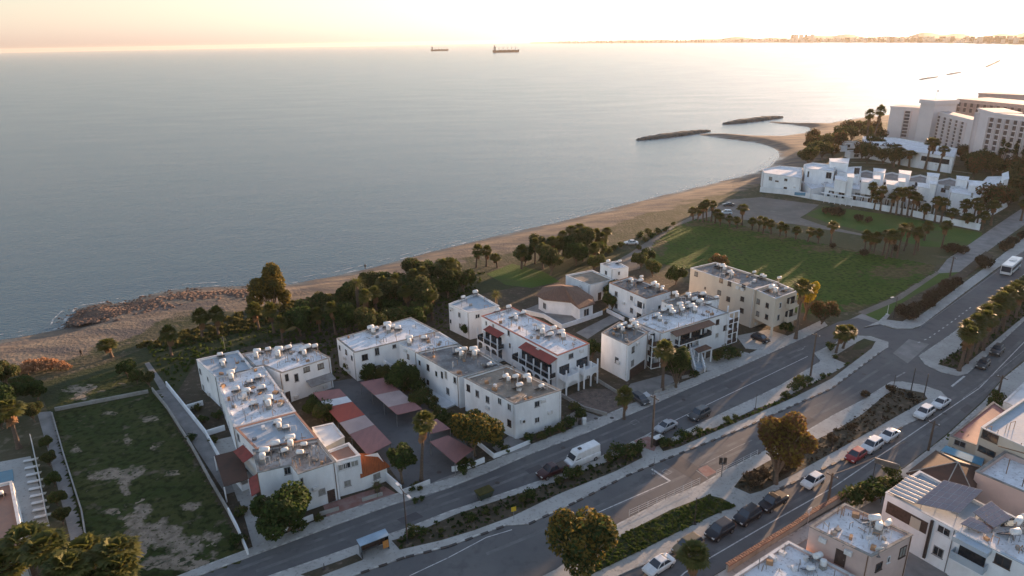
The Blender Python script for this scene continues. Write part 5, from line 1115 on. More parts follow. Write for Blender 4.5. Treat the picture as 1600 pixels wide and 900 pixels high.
def fan_leaf(mb, base, dirv, L, r2, mi=0, blades=9, spread=1.15, droop=.25, wid=.1):
    d = dirv.normalized(); side = d.cross(Vector((0, 0, 1)));
    if side.length < .1: side = Vector((1, 0, 0))
    side.normalize(); up = side.cross(d)
    c = base+d*L*.45
    mb.add([base-side*.03, base+side*.03, c+side*.02, c-side*.02], [(0, 1, 2, 3)], mi)
    for i in range(blades):
        t = (i/(blades-1)-.5)*2*spread; k = d*math.cos(t)+side*math.sin(t); k = k+up*r2.uniform(-.05, .12)
        ln = L*.62*(1-.25*abs(t)/spread)*r2.uniform(.85, 1.1); m_ = c+k*ln*.6; e = c+k*ln-Vector((0, 0, droop*ln)); w_ = side*math.cos(t)-d*math.sin(t); w_ = w_*wid*L
        mb.add([c-w_*.3, c+w_*.3, m_+w_, m_-w_], [(0, 1, 2, 3)], mi); mb.add([m_-w_, m_+w_, e], [(0, 1, 2)], mi)
def make_fan_palm(hgt, seed, skirt=1.0, rad=1.9, n_=46, blades=8):
    def f():
        r2 = random.Random(seed); r_ = root('fan_palm', (0, 0, 0), base=False); mb = MB()
        lean = Vector((r2.uniform(-.4, .4), r2.uniform(-.4, .4))); pts = [(lean.x*t*t, lean.y*t*t, -.2+(hgt-.6)*t) for t in (0, .12, .5, 1)]
        mb.path(pts, [.42, .28, .22, .24], 9); mb.build('trunk', M['palm_trunk'], r_)
        top = Vector((lean.x, lean.y, hgt-.7)); mb = MB()
        for i in range(n_):
            a = i*2.399+r2.uniform(-.2, .2); e = 1.35-2.0*(i/n_)**.8+r2.uniform(-.15, .15)
            d = Vector((math.cos(a)*math.cos(e), math.sin(a)*math.cos(e), math.sin(e))); fan_leaf(mb, top, d, rad*r2.uniform(.85, 1.1), r2, blades=blades)
        mb.build('crown', M['frond_green'], r_)
        if skirt > 0:
            mb = MB()
            for i in range(int(26*min(1, skirt))):
                a = i*2.399; z = r2.uniform(0, skirt*1.4); e = -1.05-r2.uniform(0, .3); d = Vector((math.cos(a)*math.cos(e), math.sin(a)*math.cos(e), math.sin(e))); fan_leaf(mb, top-Vector((0, 0, .2+z)), d, rad*r2.uniform(.6, .85), r2, blades=5, spread=.6, wid=.14)
            mb.build('dead_fronds', M['frond_dead'], r_)
        kids(r_); return r_
    return f
def make_date_palm(hgt, seed, rad=3.2, n_=44):
    def f():
        r2 = random.Random(seed); r_ = root('date_palm', (0, 0, 0), base=False); mb = MB()
        mb.path([(0, 0, -.2), (0, 0, hgt*.5), (0, 0, hgt-.6)], [.42, .34, .38], 9); mb.build('trunk', M['palm_trunk'], r_); mb = MB(); top = Vector((0, 0, hgt-.8))
        for i in range(n_):
            a = i*2.399; e = 1.3-1.7*(i/n_); d = Vector((math.cos(a), math.sin(a), 0)); s_ = Vector((-math.sin(a), math.cos(a), 0)); L = rad*r2.uniform(.85, 1.1); K = 7; prev = top
            for k in range(1, K+1):
                t = k/K; z = math.sin(e)*t*L*1.05-1.15*L*.55*t*t; p = top+d*(math.cos(e)*.75+.25)*L*t+Vector((0, 0, z)); w_ = .34*math.sin(min(1, t*1.25+.15)*math.pi)*.9+.05
                for sg in (-1, 1): q0 = prev+s_*sg*w_-Vector((0, 0, w_*.5)); q1 = p+s_*sg*w_*.9-Vector((0, 0, w_*.5)); mid = prev.lerp(p, .45); mb.add([prev, mid, q1, q0.lerp(q1, .5)], [(0, 1, 2, 3)])
                prev = p
        mb.build('crown', M['frond_green'], r_); kids(r_); return r_
    return f
PALMS = {}
def palm(px, py, label, group, h=8.5, var=0, sc=1.0, cat='palm tree', toppy=None):
    """base at a ground point; toppy = height of the crown centre in the photo"""
    b = P(px, py)
    hh = h if toppy is None else topz(b, toppy, px)+.8
    cls = min((5, 8, 11), key=lambda c: abs(c-hh)); key = 'fan%d_%d' % (cls, var % 2)
    mk = make_fan_palm(cls, 40+cls*3+var % 2, skirt={5: .5, 8: 1.0, 11: 1.2}[cls], rad=1.9)
    o = place(key, mk, (*b, 0), rnd.uniform(0, 6.2), label, cat, group, sc=sc*rnd.uniform(.88, 1.12), scz=hh/cls); o.rotation_euler.x = rnd.gauss(0, .035); o.rotation_euler.y = rnd.gauss(0, .035); return o
# -- two tall street palms and single palms near the houses
palm(658, 752, 'tall lone palm with thin trunk on the corner of the parking court', None, toppy=657, var=0, sc=1.05)
palm(1035, 610, 'shaggy palm beside the dark tree at the block on legs', None, toppy=546, var=1, sc=1.15)
palm(975, 655, 'low wide date palm beside the rubble plot', None, toppy=617, sc=1.0)
palm(30, 700, 'tall palm with thick trunk at the left edge above the pool house', None, toppy=635, var=1, sc=1.35)
palm(175, 558, 'squat palm alone at the edge of the beach path', None, toppy=538, var=0, sc=1.15)
palm(268, 556, 'dry skirted palm nearest the driveway gate', None, toppy=521, var=1, sc=1.05)
palm(317, 530, 'left palm of the pair with long rusty skirts', None, toppy=494, var=1, sc=1.2); palm(342, 525, 'right palm of the pair with long rusty skirts', None, toppy=490, var=1, sc=1.2)
GF = 'palms of the grove between beach and houses'
for i, (x, y, t) in en([(405, 515, 483), (428, 520, 485), (442, 535, 505), (525, 525, 482), (575, 515, 462), (590, 500, 458), (600, 480, 440), (620, 480, 438), (648, 470, 430), (662, 462, 425),
                 (693, 455, 414), (706, 455, 412), (714, 450, 418), (744, 418, 390), (760, 416, 393), (777, 418, 404), (676, 500, 462), (640, 495, 455), (500, 520, 490), (815, 420, 392), (836, 412, 380), (848, 420, 388), (862, 410, 378)]):
    palm(x, y, 'fan palm of the beach grove, %s from the left end' % ORD[i], GF, toppy=t, var=i, sc=rnd.uniform(.95, 1.2))
GK = 'palms of the clump by the beach track'
for i, (x, y, t) in en([(880, 400, 368), (890, 392, 360), (898, 398, 366), (905, 388, 357), (915, 396, 362), (922, 400, 370), (930, 392, 366), (938, 396, 372), (872, 408, 380), (946, 390, 362), (911, 408, 385), (926, 412, 388)]):
    palm(x, y, 'palm of the dense clump above the villa, %s from the left' % ORD[i], GK, toppy=t, var=i, sc=rnd.uniform(1.0, 1.3))
for i, (x, y, t) in en([(1083, 344, 330), (1090, 345, 328), (1098, 347, 322), (1104, 345, 318), (1111, 347, 320), (1117, 349, 333)]):
    palm(x, y, 'palm of the little group by the sandy car park, %s from the left' % ORD[i], 'palms at the beach corner of the field', toppy=t, var=i, sc=1.1)
palm(1159, 352, 'single round headed palm on the sandy car park edge', None, toppy=326, sc=1.3)
palm(1298, 383, 'single palm standing out in the dry meadow', None, toppy=353, sc=1.1)
for i, (x, y, t) in en([(1125, 352, 339), (1140, 354, 343), (1152, 357, 345), (1175, 360, 347), (1185, 362, 345), (1192, 365, 347), (1205, 366, 350), (1218, 370, 353), (1228, 371, 357), (1243, 374, 360), (1262, 378, 362), (1278, 381, 365)]):
    palm(x, y, 'small palm in the row across the field, %s from the sea' % ORD[i], 'small palms in the row across the field', toppy=t, var=i, sc=.95)
for i, (x, y, t) in en([(1351, 390, 368), (1365, 395, 371), (1379, 398, 366), (1384, 404, 366), (1392, 402, 368), (1401, 402, 356), (1412, 392, 357), (1416, 384, 355), (1428, 398, 362), (1434, 392, 364), (1444, 376, 352), (1471, 388, 352), (1359, 392, 372)]):
    palm(x, y, 'palm of the grove at the street end of the field, %s from the left' % ORD[i], 'palms at the street end of the field', toppy=t, var=i, sc=1.05)
for i, (x, y, t) in en([(1359, 325, 291), (1375, 329, 297), (1366, 327, 305), (1391, 333, 307), (1400, 335, 300), (1408, 336, 300), (1417, 338, 298), (1424, 338, 306), (1430, 338, 310), (1443, 343, 325), (1460, 347, 314), (1470, 348, 316), (1486, 350, 332), (1505, 343, 318), (1520, 346, 315), (1526, 352, 325), (1548, 352, 320), (1514, 356, 340), (1534, 358, 338)]):
    palm(x, y, 'palm before the white estate wall, %s from the beach side' % ORD[i], 'palms before the white estate wall', toppy=t, var=i, sc=1.25)
for i, (x, y, t) in en([(1502, 572, 512), (1498, 580, 520), (1515, 560, 500), (1524, 553, 494), (1532, 540, 485), (1541, 537, 484), (1548, 524, 472), (1556, 520, 466), (1563, 512, 458), (1572, 502, 452), (1580, 494, 448), (1590, 486, 440), (1600, 474, 438), (1612, 466, 428), (1510, 568, 515), (1626, 452, 415), (1586, 500, 462), (1536, 548, 500), (1566, 520, 474)]):
    palm(x, y, 'palm on the grassy median past the junction, %s from its tip' % ORD[i], 'palms on the grassy median past the junction', toppy=t, var=i, sc=1.15)
for i, (x, y, t) in en([(1306, 552, 519), (1317, 545, 518)]):
    palm(x, y, '%s palm of the pair at the tip of the narrow median' % ('left', 'right')[i], None, toppy=t, var=0, sc=1.0)
palm(1243, 530, 'dark trunked palm in front of the golden tree', None, toppy=446, var=1, sc=1.15)
for i, (x, y, t) in en([(60, 880, 832), (95, 905, 850), (150, 890, 855), (190, 905, 862), (20, 905, 875), (120, 930, 880), (205, 910, 880)]):
    palm(x, y+30, 'yellow lit palm at the bottom left corner, %s from the left' % ORD[i], 'palms in the bottom left corner', toppy=t, var=i, sc=1.5)
palm(1078, 940, 'palm at the bottom edge beside the outer street', None, toppy=872, var=0, sc=1.15)
for i, (x, y, t) in en([(1396, 262, 230), (1445, 265, 221), (1452, 265, 222), (1420, 262, 240), (1352, 238, 177), (1360, 238, 171), (1466, 268, 233), (1404, 258, 236)]):
    palm(x, y, 'palm in the hotel garden, %s from the beach side' % ORD[i], 'palms in the hotel garden', toppy=t, var=i, sc=1.8)
palm(1595, 345, 'palm at the right edge beside the side street', None, toppy=318, sc=1.4)
b_ = P(562, 500); place('date', make_date_palm(9, 5), (*b_, 0), 0, 'feathery date palm at the top of the beach grove', 'palm tree', sc=1.15)
b_ = P(776, 500); place('date', make_date_palm(9, 5), (*b_, 0), 2, 'feathery date palm beside the small blue roofed house', 'palm tree', sc=.8)

# -- broadleaf trees
def tree(key, mk, px, py, label, group=None, sc=1, scz=None, cat='tree', rz=None): return place(key, mk, (*P(px, py), 0), rnd.uniform(0, 6) if rz is None else rz, label, cat, group, sc, scz)
tree('rust', make_tree('leaf_rust', 12, 4.3, 1.8, 11000, 11, .24, .95, 'leaf_autumn', lobes=14), 1212, 757, 'tall rust brown tree on the dark earth median', rz=0)
tree('gold_oak', make_tree('leaf_autumn', 9.5, 5.0, 1.2, 12000, 12, .25, .85, 'leaf_dark', lobes=13), 912, 905, 'big round tree with yellow top at the bottom of the photo', rz=0)
tree('oak', make_tree('leaf_dark', 8.0, 4.4, 1.2, 10000, 13, .25, .85, 'leaf_autumn', lobes=12), 742, 712, 'large round dark tree before the street end house', rz=0)
tree('oak2', make_tree('leaf_dark', 6.5, 2.8, 2.2, 4500, 14, .24, .85, 'leaf_green', lobes=10), 629, 756, 'small round headed tree left of the tall court palm')
tree('oak3', make_tree('leaf_dark', 6.6, 4.6, .4, 11000, 15, .27, .85, 'leaf_green'), 450, 830, 'broad black green tree at the street end of the terrace')
tree('seatree', make_tree('leaf_olive', 12, 4.3, .6, 12000, 16, .26, 1.1, 'leaf_autumn', lobes=15), 427, 494, 'tall brownish tree alone against the sea', sc=1.15)
tree('oak4', make_tree('leaf_dark', 9, 3.2, .8, 6500, 17, .18, 1.1, 'leaf_green'), 1056, 606, 'tall dark tree behind the shaggy palm')
tree('gold', make_tree('leaf_gold', 10, 2.9, 1.8, 6000, 18, .2, 1.1, lobes=8), 1257, 500, 'bright golden yellow tree at the end of the cream block', sc=1.05)
tree('oak5', make_tree('leaf_rust', 6, 3.6, .5, 6500, 19, .18, .9, 'leaf_dark'), 1283, 507, 'dark purple brown bushy tree beside the golden tree')
GT = 'dark trees of the beach grove'
DK = [('dk1', make_tree('leaf_dark', 7, 3.4, 1.0, 5200, 21, .27, .85, 'leaf_green')), ('dk2', make_tree('leaf_green', 6, 3.2, .8, 4800, 22, .27, .85, 'leaf_olive')), ('dk3', make_tree('leaf_dark', 8.5, 3.8, 1.2, 6000, 23, .28, .9, 'leaf_olive'))]
spots = [(486, 505), (505, 500), (545, 500), (560, 480), (612, 500), (640, 478), (663, 490), (690, 478), (700, 465), (725, 455), (660, 505), (595, 515), (620, 520), (470, 525), (860, 430), (880, 420), (900, 415), (930, 425), (650, 515), (690, 500), (540, 520), (580, 535)]
for i, (x, y) in en([q for j, q in enumerate(spots) if j % 4 != 3]):
    k, mk = DK[i % 3]; tree(k, mk, x, y, 'dark bushy tree in the beach grove, %s from the left' % ORD[i], GT, sc=rnd.uniform(.8, 1.15))
GC = 'trees beside the apartment blocks'
for i, (x, y, sc, w_) in en([(1000, 420, .8, 'beyond the farthest white cube house'), (1020, 432, .8, 'behind the five white tanks'), (1010, 412, .7, 'at the field corner behind the cubes'), (1055, 445, .8, 'left of the cream block'), (955, 485, .75, 'between the villa and the pinkish apartment house'), (960, 470, .8, 'against the wall of the pinkish apartment house'), (630, 612, .9, 'beside the carport, below the outside stair'), (655, 640, .6, 'in the hedge of the parking court'), (575, 590, .55, 'in front of the outside stair'), (600, 594, .5, 'at the head of the parking court'), (1228, 522, .45, 'before the street wing of the cream block'), (730, 525, .55, 'under the small block with a pink side'), (1068, 585, .55, 'beside the blue white outside stair'), (505, 660, .6, 'between the terrace and the long carport'), (490, 650, .5, 'against the terrace by the pale block'), (925, 560, .6, 'behind the balcony block'), (905, 575, .4, 'under the balcony block')]):
    k, mk = DK[i % 2]; tree(k, mk, x, y, 'dark tree '+w_, GC, sc=sc)
GB = 'tall trees along the beach edge of the grove'
for i, (x, y, sc) in en([(528, 492, .9), (552, 484, 1.1), (575, 474, 1.0), (600, 466, 1.1), (626, 460, 1.0), (650, 452, 1.1), (676, 446, 1.05), (702, 440, 1.15), (610, 485, 1.0), (585, 492, 1.1), (640, 472, 1.0), (668, 468, 1.1), (700, 460, 1.0), (820, 415, .9), (842, 408, 1.0), (866, 404, 1.0), (888, 402, 1.1), (912, 402, 1.1), (936, 404, .9)]):
    k, mk = DK[(i*2+1) % 3]; tree(k, mk, x, y, 'tall tree on the beach edge of the grove, %s from the left' % ORD[i], GB, sc=sc)
# left strip of shrubs and trees
for i, (x, y, sc) in en([(10, 610, .8), (40, 618, .7), (60, 625, .6), (20, 640, .8), (55, 660, .5), (75, 700, .35), (80, 730, .35), (86, 760, .35), (92, 790, .4), (200, 590, .55), (215, 600, .5), (5, 670, .7), (100, 820, .35), (235, 605, .4)]):
    k, mk = DK[(i+1) % 3]; tree(k, mk, x, y, 'dark shrubby tree along the left plots, %s from the left' % ORD[i], 'shrubby trees along the left plots', sc=sc)
for i, (x, y, sc) in en([(8, 900, .7), (130, 935, .6)]):
    k, mk = DK[(i+1) % 3]; tree(k, mk, x, y+10, 'green tree between the palms of the bottom left corner, %s' % ORD[i]+' from the left', 'trees in the bottom left corner', sc=sc)
# hotel and villa greenery
HT = [('ht1', make_tree('leaf_olive', 9, 4.4, 1, 2600, 31, .36, .9, 'leaf_dark')), ('ht2', make_tree('leaf_dark', 9, 4.8, 1, 2600, 32, .36, .9, 'leaf_rust')), ('cyp', make_tree('leaf_dark', 16, 2.6, 1.5, 1500, 33, .3, 1.0, lobes=14))]
hs = [(1262, 262), (1268, 250), (1276, 244), (1285, 250), (1280, 236), (1292, 240), (1300, 248), (1290, 230), (1303, 228), (1312, 222), (1322, 215), (1335, 215), (1345, 212), (1355, 212), (1365, 214), (1330, 222), (1352, 222), (1365, 240), (1345, 250), (1355, 255), (1378, 258), (1385, 250), (1395, 262), (1270, 228), (1265, 238), (1310, 235), (1372, 226), (1500, 250), (1510, 262), (1525, 270), (1540, 268), (1550, 278), (1565, 275), (1580, 280), (1590, 290), (1520, 280), (1590, 270), (1605, 280), (1575, 292), (1600, 300), (1575, 305), (1590, 312), (1560, 315), (1575, 325), (1555, 330), (1540, 335), (1535, 262), (1605, 320)]
for i, (x, y) in en(hs):
    k, mk = HT[i % 2]; tree(k, mk, x, y, ('tree of the hotel garden, ' if i < 27 else 'tree between hotel and side street, ')+'%s%s' % (ORD[i] if i < 27 else ORD[i-27], ' from the beach' if i < 27 else ' from the left'), 'trees round the hotel', sc=rnd.uniform(.85, 1.25))
for i, (x, y) in en([(1561, 268), (1582, 272), (1596, 276)]):
    tree('cyp', HT[2][1], x, y, 'pointed tree before the hotel, %s from the left' % ORD[i], 'pointed trees before the hotel', sc=1.1)
# -- shrubs
BS = [('bush0', make_bush('leaf_dark', 51, 420, leaf2='leaf_green')), ('bush1', make_bush('leaf_green', 52, 420, leaf2='leaf_olive'))]
def bushes(pts, what, group, key=None, sc=1.0, by='from the left', z=.1):
    pts = sorted(pts, key=lambda q: q[1] if by == 'from the sea' else q[0]); by = 'from the left' if by == 'by position' else by
    for i, q in enumerate(pts):
        k, mk = key or BS[i % 2]; s_ = (q[2] if len(q) > 2 else 1)*sc
        place(k, mk, (*P(q[0], q[1]), z), rnd.uniform(0, 6), what+(', %s %s' % (ORD[i], by) if len(pts) > 1 else ''), 'shrub', group, sc=s_*rnd.uniform(.85, 1.15))
bushes([(640, 842, .9), (650, 836, 1.1), (663, 836, .8), (735, 815, .9), (757, 803, .7), (818, 783, 1.0), (826, 780, 1.1), (875, 755, .9), (890, 748, 1.4), (905, 742, 1.1), (950, 722, 1.3), (965, 716, 1.6), (983, 712, 1.9), (995, 708, 1.3), (922, 735, .6), (690, 832, .6), (775, 800, .6)], 'shrub on the narrow median before the crossing', 'shrubs on the narrow median', by='by position')
bushes([(1035, 700, 1.2), (1045, 697, 1.0), (1065, 688, 1.3), (1078, 684, .8), (1090, 680, .9), (1105, 675, .6), (1137, 662, 1.0), (1150, 655, .6), (1240, 612, 1.2), (1248, 605, 1.6), (1228, 620, .9), (1262, 600, 1.0), (1225, 622, .8), (1285, 590, .8), (1298, 548, 1.3), (1305, 560, .8)], 'shrub on the narrow median beyond the crossing', 'shrubs on the narrow median past the crossing', by='by position')
bushes([(1420, 500, 2.0), (1432, 492, 2.4), (1445, 482, 2.4), (1456, 474, 2.3), (1468, 466, 2.4), (1480, 456, 2.4), (1490, 448, 2.1), (1536, 418, 2.6), (1572, 392, 2.4), (1582, 384, 2.4), (1595, 374, 2.6), (1410, 492, 1.8)], 'brown clipped bush along the road past the junction', 'brown bushes along the road past the junction', ('bushb', make_bush('hedge', 53, 700, .12)), by='from the junction', z=0)
bushes([(672, 632, 1.4), (680, 642, 1.4), (690, 652, 1.5), (645, 600, 1.6), (655, 610, 1.6), (640, 592, 1.8), (700, 660, 1.4)], 'dark hedge bush between the parking court and middle row', 'hedge bushes of the parking court', by='from the sea', z=0)
bushes([(572, 596, 1.8), (585, 592, 2.0), (598, 592, 2.0), (612, 594, 1.9), (625, 600, 2.0), (636, 606, 2.2), (648, 616, 2.1), (660, 622, 1.9), (690, 664, 1.7), (702, 672, 1.8), (714, 680, 1.7), (500, 640, 1.7), (510, 650, 1.9), (520, 660, 1.6), (496, 628, 1.4), (560, 585, 1.5), (548, 580, 1.4)], 'dark green shrub round the carports', 'shrubs round the carports', by='by position', z=0)
bushes([(845, 685, 1.2), (860, 680, 1.2), (875, 676, 1.2), (890, 668, 1.3), (828, 690, 1.0), (905, 655, 1.4), (895, 640, 1.2), (780, 700, 1.0), (790, 708, 1.0)], 'garden bush before the street end house', 'garden bushes before the street end house', by='by position', z=0)
bushes([(1118, 563, 1.8), (1138, 562, 2.0), (1150, 558, 1.4), (1085, 590, 1.3)], 'rounded bush beside the blue white stair', 'bushes beside the blue white stair', by='from the left', z=0)
bushes([(725, 740, 1.3), (735, 728, 1.3), (720, 725, 1.2), (643, 768, .8), (650, 762, .8), (655, 766, .6), (650, 786, .6), (660, 782, .5)], 'low bush by the parking court entrance', 'bushes by the parking court entrance', by='by position', z=0)
bushes([(350, 720, .8), (300, 690, .9), (318, 660, 1.2), (310, 640, 1.2), (340, 655, 1.2), (335, 690, .9), (375, 805, 1.3), (372, 850, 1.2), (470, 830, 1.2), (500, 815, .9)], 'garden bush between driveway and terrace', 'bushes of the terrace gardens', by='by position', z=0)
bushes([(1330, 790, 2.0), (1345, 785, 2.2), (1365, 782, 2.2), (1380, 770, 2.0), (1398, 760, 2.0), (1390, 745, 1.6)], 'bush between the foreground house and the solar house', 'bushes between the foreground houses', by='from the left', z=0)
bushes([(1492, 712, 1.8), (1503, 706, 2.2), (1513, 710, 1.6), (1550, 636, 1.5), (1560, 630, 1.3), (1555, 622, 1.3)], 'leafy bush beside the red roofed shop', 'bushes beside the red roofed shop', ('busho', make_bush('leaf_olive', 54, 420, leaf2='leaf_green')), by='by position', z=0)
bushes([(40, 585, 1.6), (52, 580, 2.0), (66, 578, 2.0), (80, 577, 1.8), (94, 578, 1.5), (105, 578, 1.2)], 'shrub on the sand with orange sunlight in its leaf colour', 'sun tinted shrubs on the sand', ('bushp', make_bush('leaf_sun_tint', 55, 700, .1, squash=.5)), by='from the left', z=0)
bushes([(998, 390, 1.2), (1008, 378, 1.4), (1018, 372, 1.6), (1028, 366, 1.6), (1040, 362, 1.2), (1000, 372, 1.6), (1012, 366, 1.5), (985, 382, 1.0), (970, 386, 1.2), (960, 390, 1.4), (1052, 352, 1.1), (950, 396, 1.5)], 'yellow green bush along the beach track', 'bushes along the beach track', ('busho', None), by='by position', z=0)
bushes([(1122, 417, 2.8)], 'large pale dry bush on the field behind the cream block', None, ('bushd', make_bush('leaf_olive', 56, 700, .12, leaf2='leaf_rust')), z=0)
bushes([(1300, 336, 2.4), (1312, 337, 2.6), (1290, 334, 1.8), (1340, 345, 1.8), (1355, 348, 2.0), (1400, 392, 1.6), (1480, 394, 2.4), (1492, 394, 2.4), (1505, 397, 2.0), (1350, 400, 1.4), (1300, 388, 1.2)], 'brownish bush on the meadow before the estate', 'brownish bushes on the meadow', ('bushb', None), by='by position', z=0)
bushes([(1352, 622, 1.0), (1390, 612, 1.0), (1300, 690, 1.0), (1240, 730, 1.4), (1225, 740, 1.4), (1180, 758, 1.4), (1170, 752, 1.2), (1330, 672, .8), (1420, 620, .8), (1195, 745, 1.2)], 'dry low bush on the dark earth median', 'dry bushes on the dark earth median', ('bushb', None), by='by position')
place('date_small', make_date_palm(2.2, 8, 1.3, 26), (*P(590, 770), .0), 0, 'small pale spiky plant in the brick front yard', 'plant', sc=1)
# wild growth: uncountable tufts
def tufts(name, poly_px, n_, m_, h_=.35, seed=1, z=.02, w_=.18):
    r2 = random.Random(seed); poly = np.array(PS(poly_px)); x0, y0 = poly.min(0); x1, y1 = poly.max(0); mb = MB(); c = 0
    while c < n_:
        X_ = np.array([r2.uniform(x0, x1)]); Y_ = np.array([r2.uniform(y0, y1)])
        if not inside(X_, Y_, poly)[0]: continue
        c += 1; x, y = float(X_[0]), float(Y_[0]); hh = h_*r2.uniform(.5, 1.6)
        for k in range(3):
            a = r2.uniform(0, 3.14); dx, dy = math.cos(a)*w_*hh/h_, math.sin(a)*w_*hh/h_; lx, ly = r2.uniform(-.15, .15), r2.uniform(-.15, .15)
            mb.add([(x-dx, y-dy, z), (x+dx, y+dy, z), (x+dx*.7+lx, y+dy*.7+ly, z+hh), (x-dx*.7+lx, y-dy*.7+ly, z+hh*.8)], [(0, 1, 2, 3)])
    o = mb.build(name, M[m_]); o['kind'] = 'stuff'; return o
tufts('ground_cover', [(612, 846), (712, 805), (800, 776), (887, 748), (998, 698), (1004, 716), (875, 772), (740, 830), (625, 860)], 320, 'leaf_dark', .22, 1, .16)
tufts('ground_cover', [(1030, 698), (1120, 668), (1215, 628), (1325, 570), (1362, 545), (1240, 622), (1060, 700)], 240, 'leaf_green', .2, 2, .16)
tufts('ground_cover', [(940, 868), (975, 835), (1107, 775), (1150, 792), (1060, 832), (930, 896)], 700, 'leaf_green', .16, 3, .17)
tufts('ground_cover', [(1147, 762), (1160, 745), (1293, 680), (1402, 607), (1449, 624), (1310, 703), (1172, 773)], 420, 'hedge', .16, 4, .17)
tufts('ground_cover', [(1465, 570), (1560, 492), (1640, 425), (1600, 495), (1498, 579)], 500, 'leaf_dark', .35, 5, .17)
tufts('wild_grass', [(230, 545), (420, 490), (640, 455), (760, 425), (700, 520), (520, 600), (390, 560), (310, 560), (270, 610)], 1800, 'leaf_green', .35, 6, .02, .3)
0 and tufts('wild_grass', [(82, 646), (255, 612), (350, 790), (382, 862), (330, 897), (140, 860)], 1500, 'leaf_green', .14, 7, .03, .14)
tufts('wild_grass', [(1004, 408), (1085, 341), (1260, 375), (1468, 414), (1400, 465), (1290, 493), (1090, 425)], 3500, 'grass_blade', .3, 8, .02, .5) if 'grass_blade' in M else None
tufts('beach_scrub', [(200, 545), (290, 520), (400, 480), (480, 470), (560, 450), (600, 440), (620, 455), (480, 495), (300, 540)], 900, 'leaf_olive', .6, 9, -.1, .6)
# ------------------------------------------------------------------ vehicles
def car_mats(): pass
PAINT = {'white': (.75, .75, .75), 'black': (.015, .015, .02), 'dark grey': (.06, .065, .07), 'silver': (.4, .41, .43), 'red': (.3, .02, .02), 'dark red': (.04, .007, .009), 'dark green': (.03, .05, .03), 'gold': (.2, .15, .08), 'blue white': (.5, .6, .68)}
for k, c in PAINT.items(): mat('paint_'+k.replace(' ', '_'), c, .28, tuple(v*.8 for v in c), 1.2, spec=.5)
mat('tyre', (.02, .02, .02), .9); mat('lamp_glass', (.6, .6, .58), .15, spec=.8); mat('tail_lamp', (.3, .02, .01), .2, spec=.6); mat('pane_blue', (.03, .04, .055), .1, spec=.9)
SHAPES = {   # side profile: (x along, z) from nose; belt line then roof
    'hatchback': dict(L=4.1, W=1.75, hood=.95, belt=.98, roof=1.48, a=.95, b=1.75, c=3.5, d=3.95),
    'saloon': dict(L=4.5, W=1.78, hood=.92, belt=.96, roof=1.43, a=1.15, b=1.95, c=3.1, d=3.8),
    'suv': dict(L=4.5, W=1.88, hood=1.08, belt=1.12, roof=1.72, a=1.1, b=1.8, c=3.9, d=4.35),
    'pickup': dict(L=5.1, W=1.85, hood=1.08, belt=1.12, roof=1.75, a=1.3, b=2.0, c=3.0, d=3.3),
    'van': dict(L=6.0, W=2.0, hood=1.25, belt=1.35, roof=2.65, a=.55, b=1.5, c=5.9, d=5.97)}
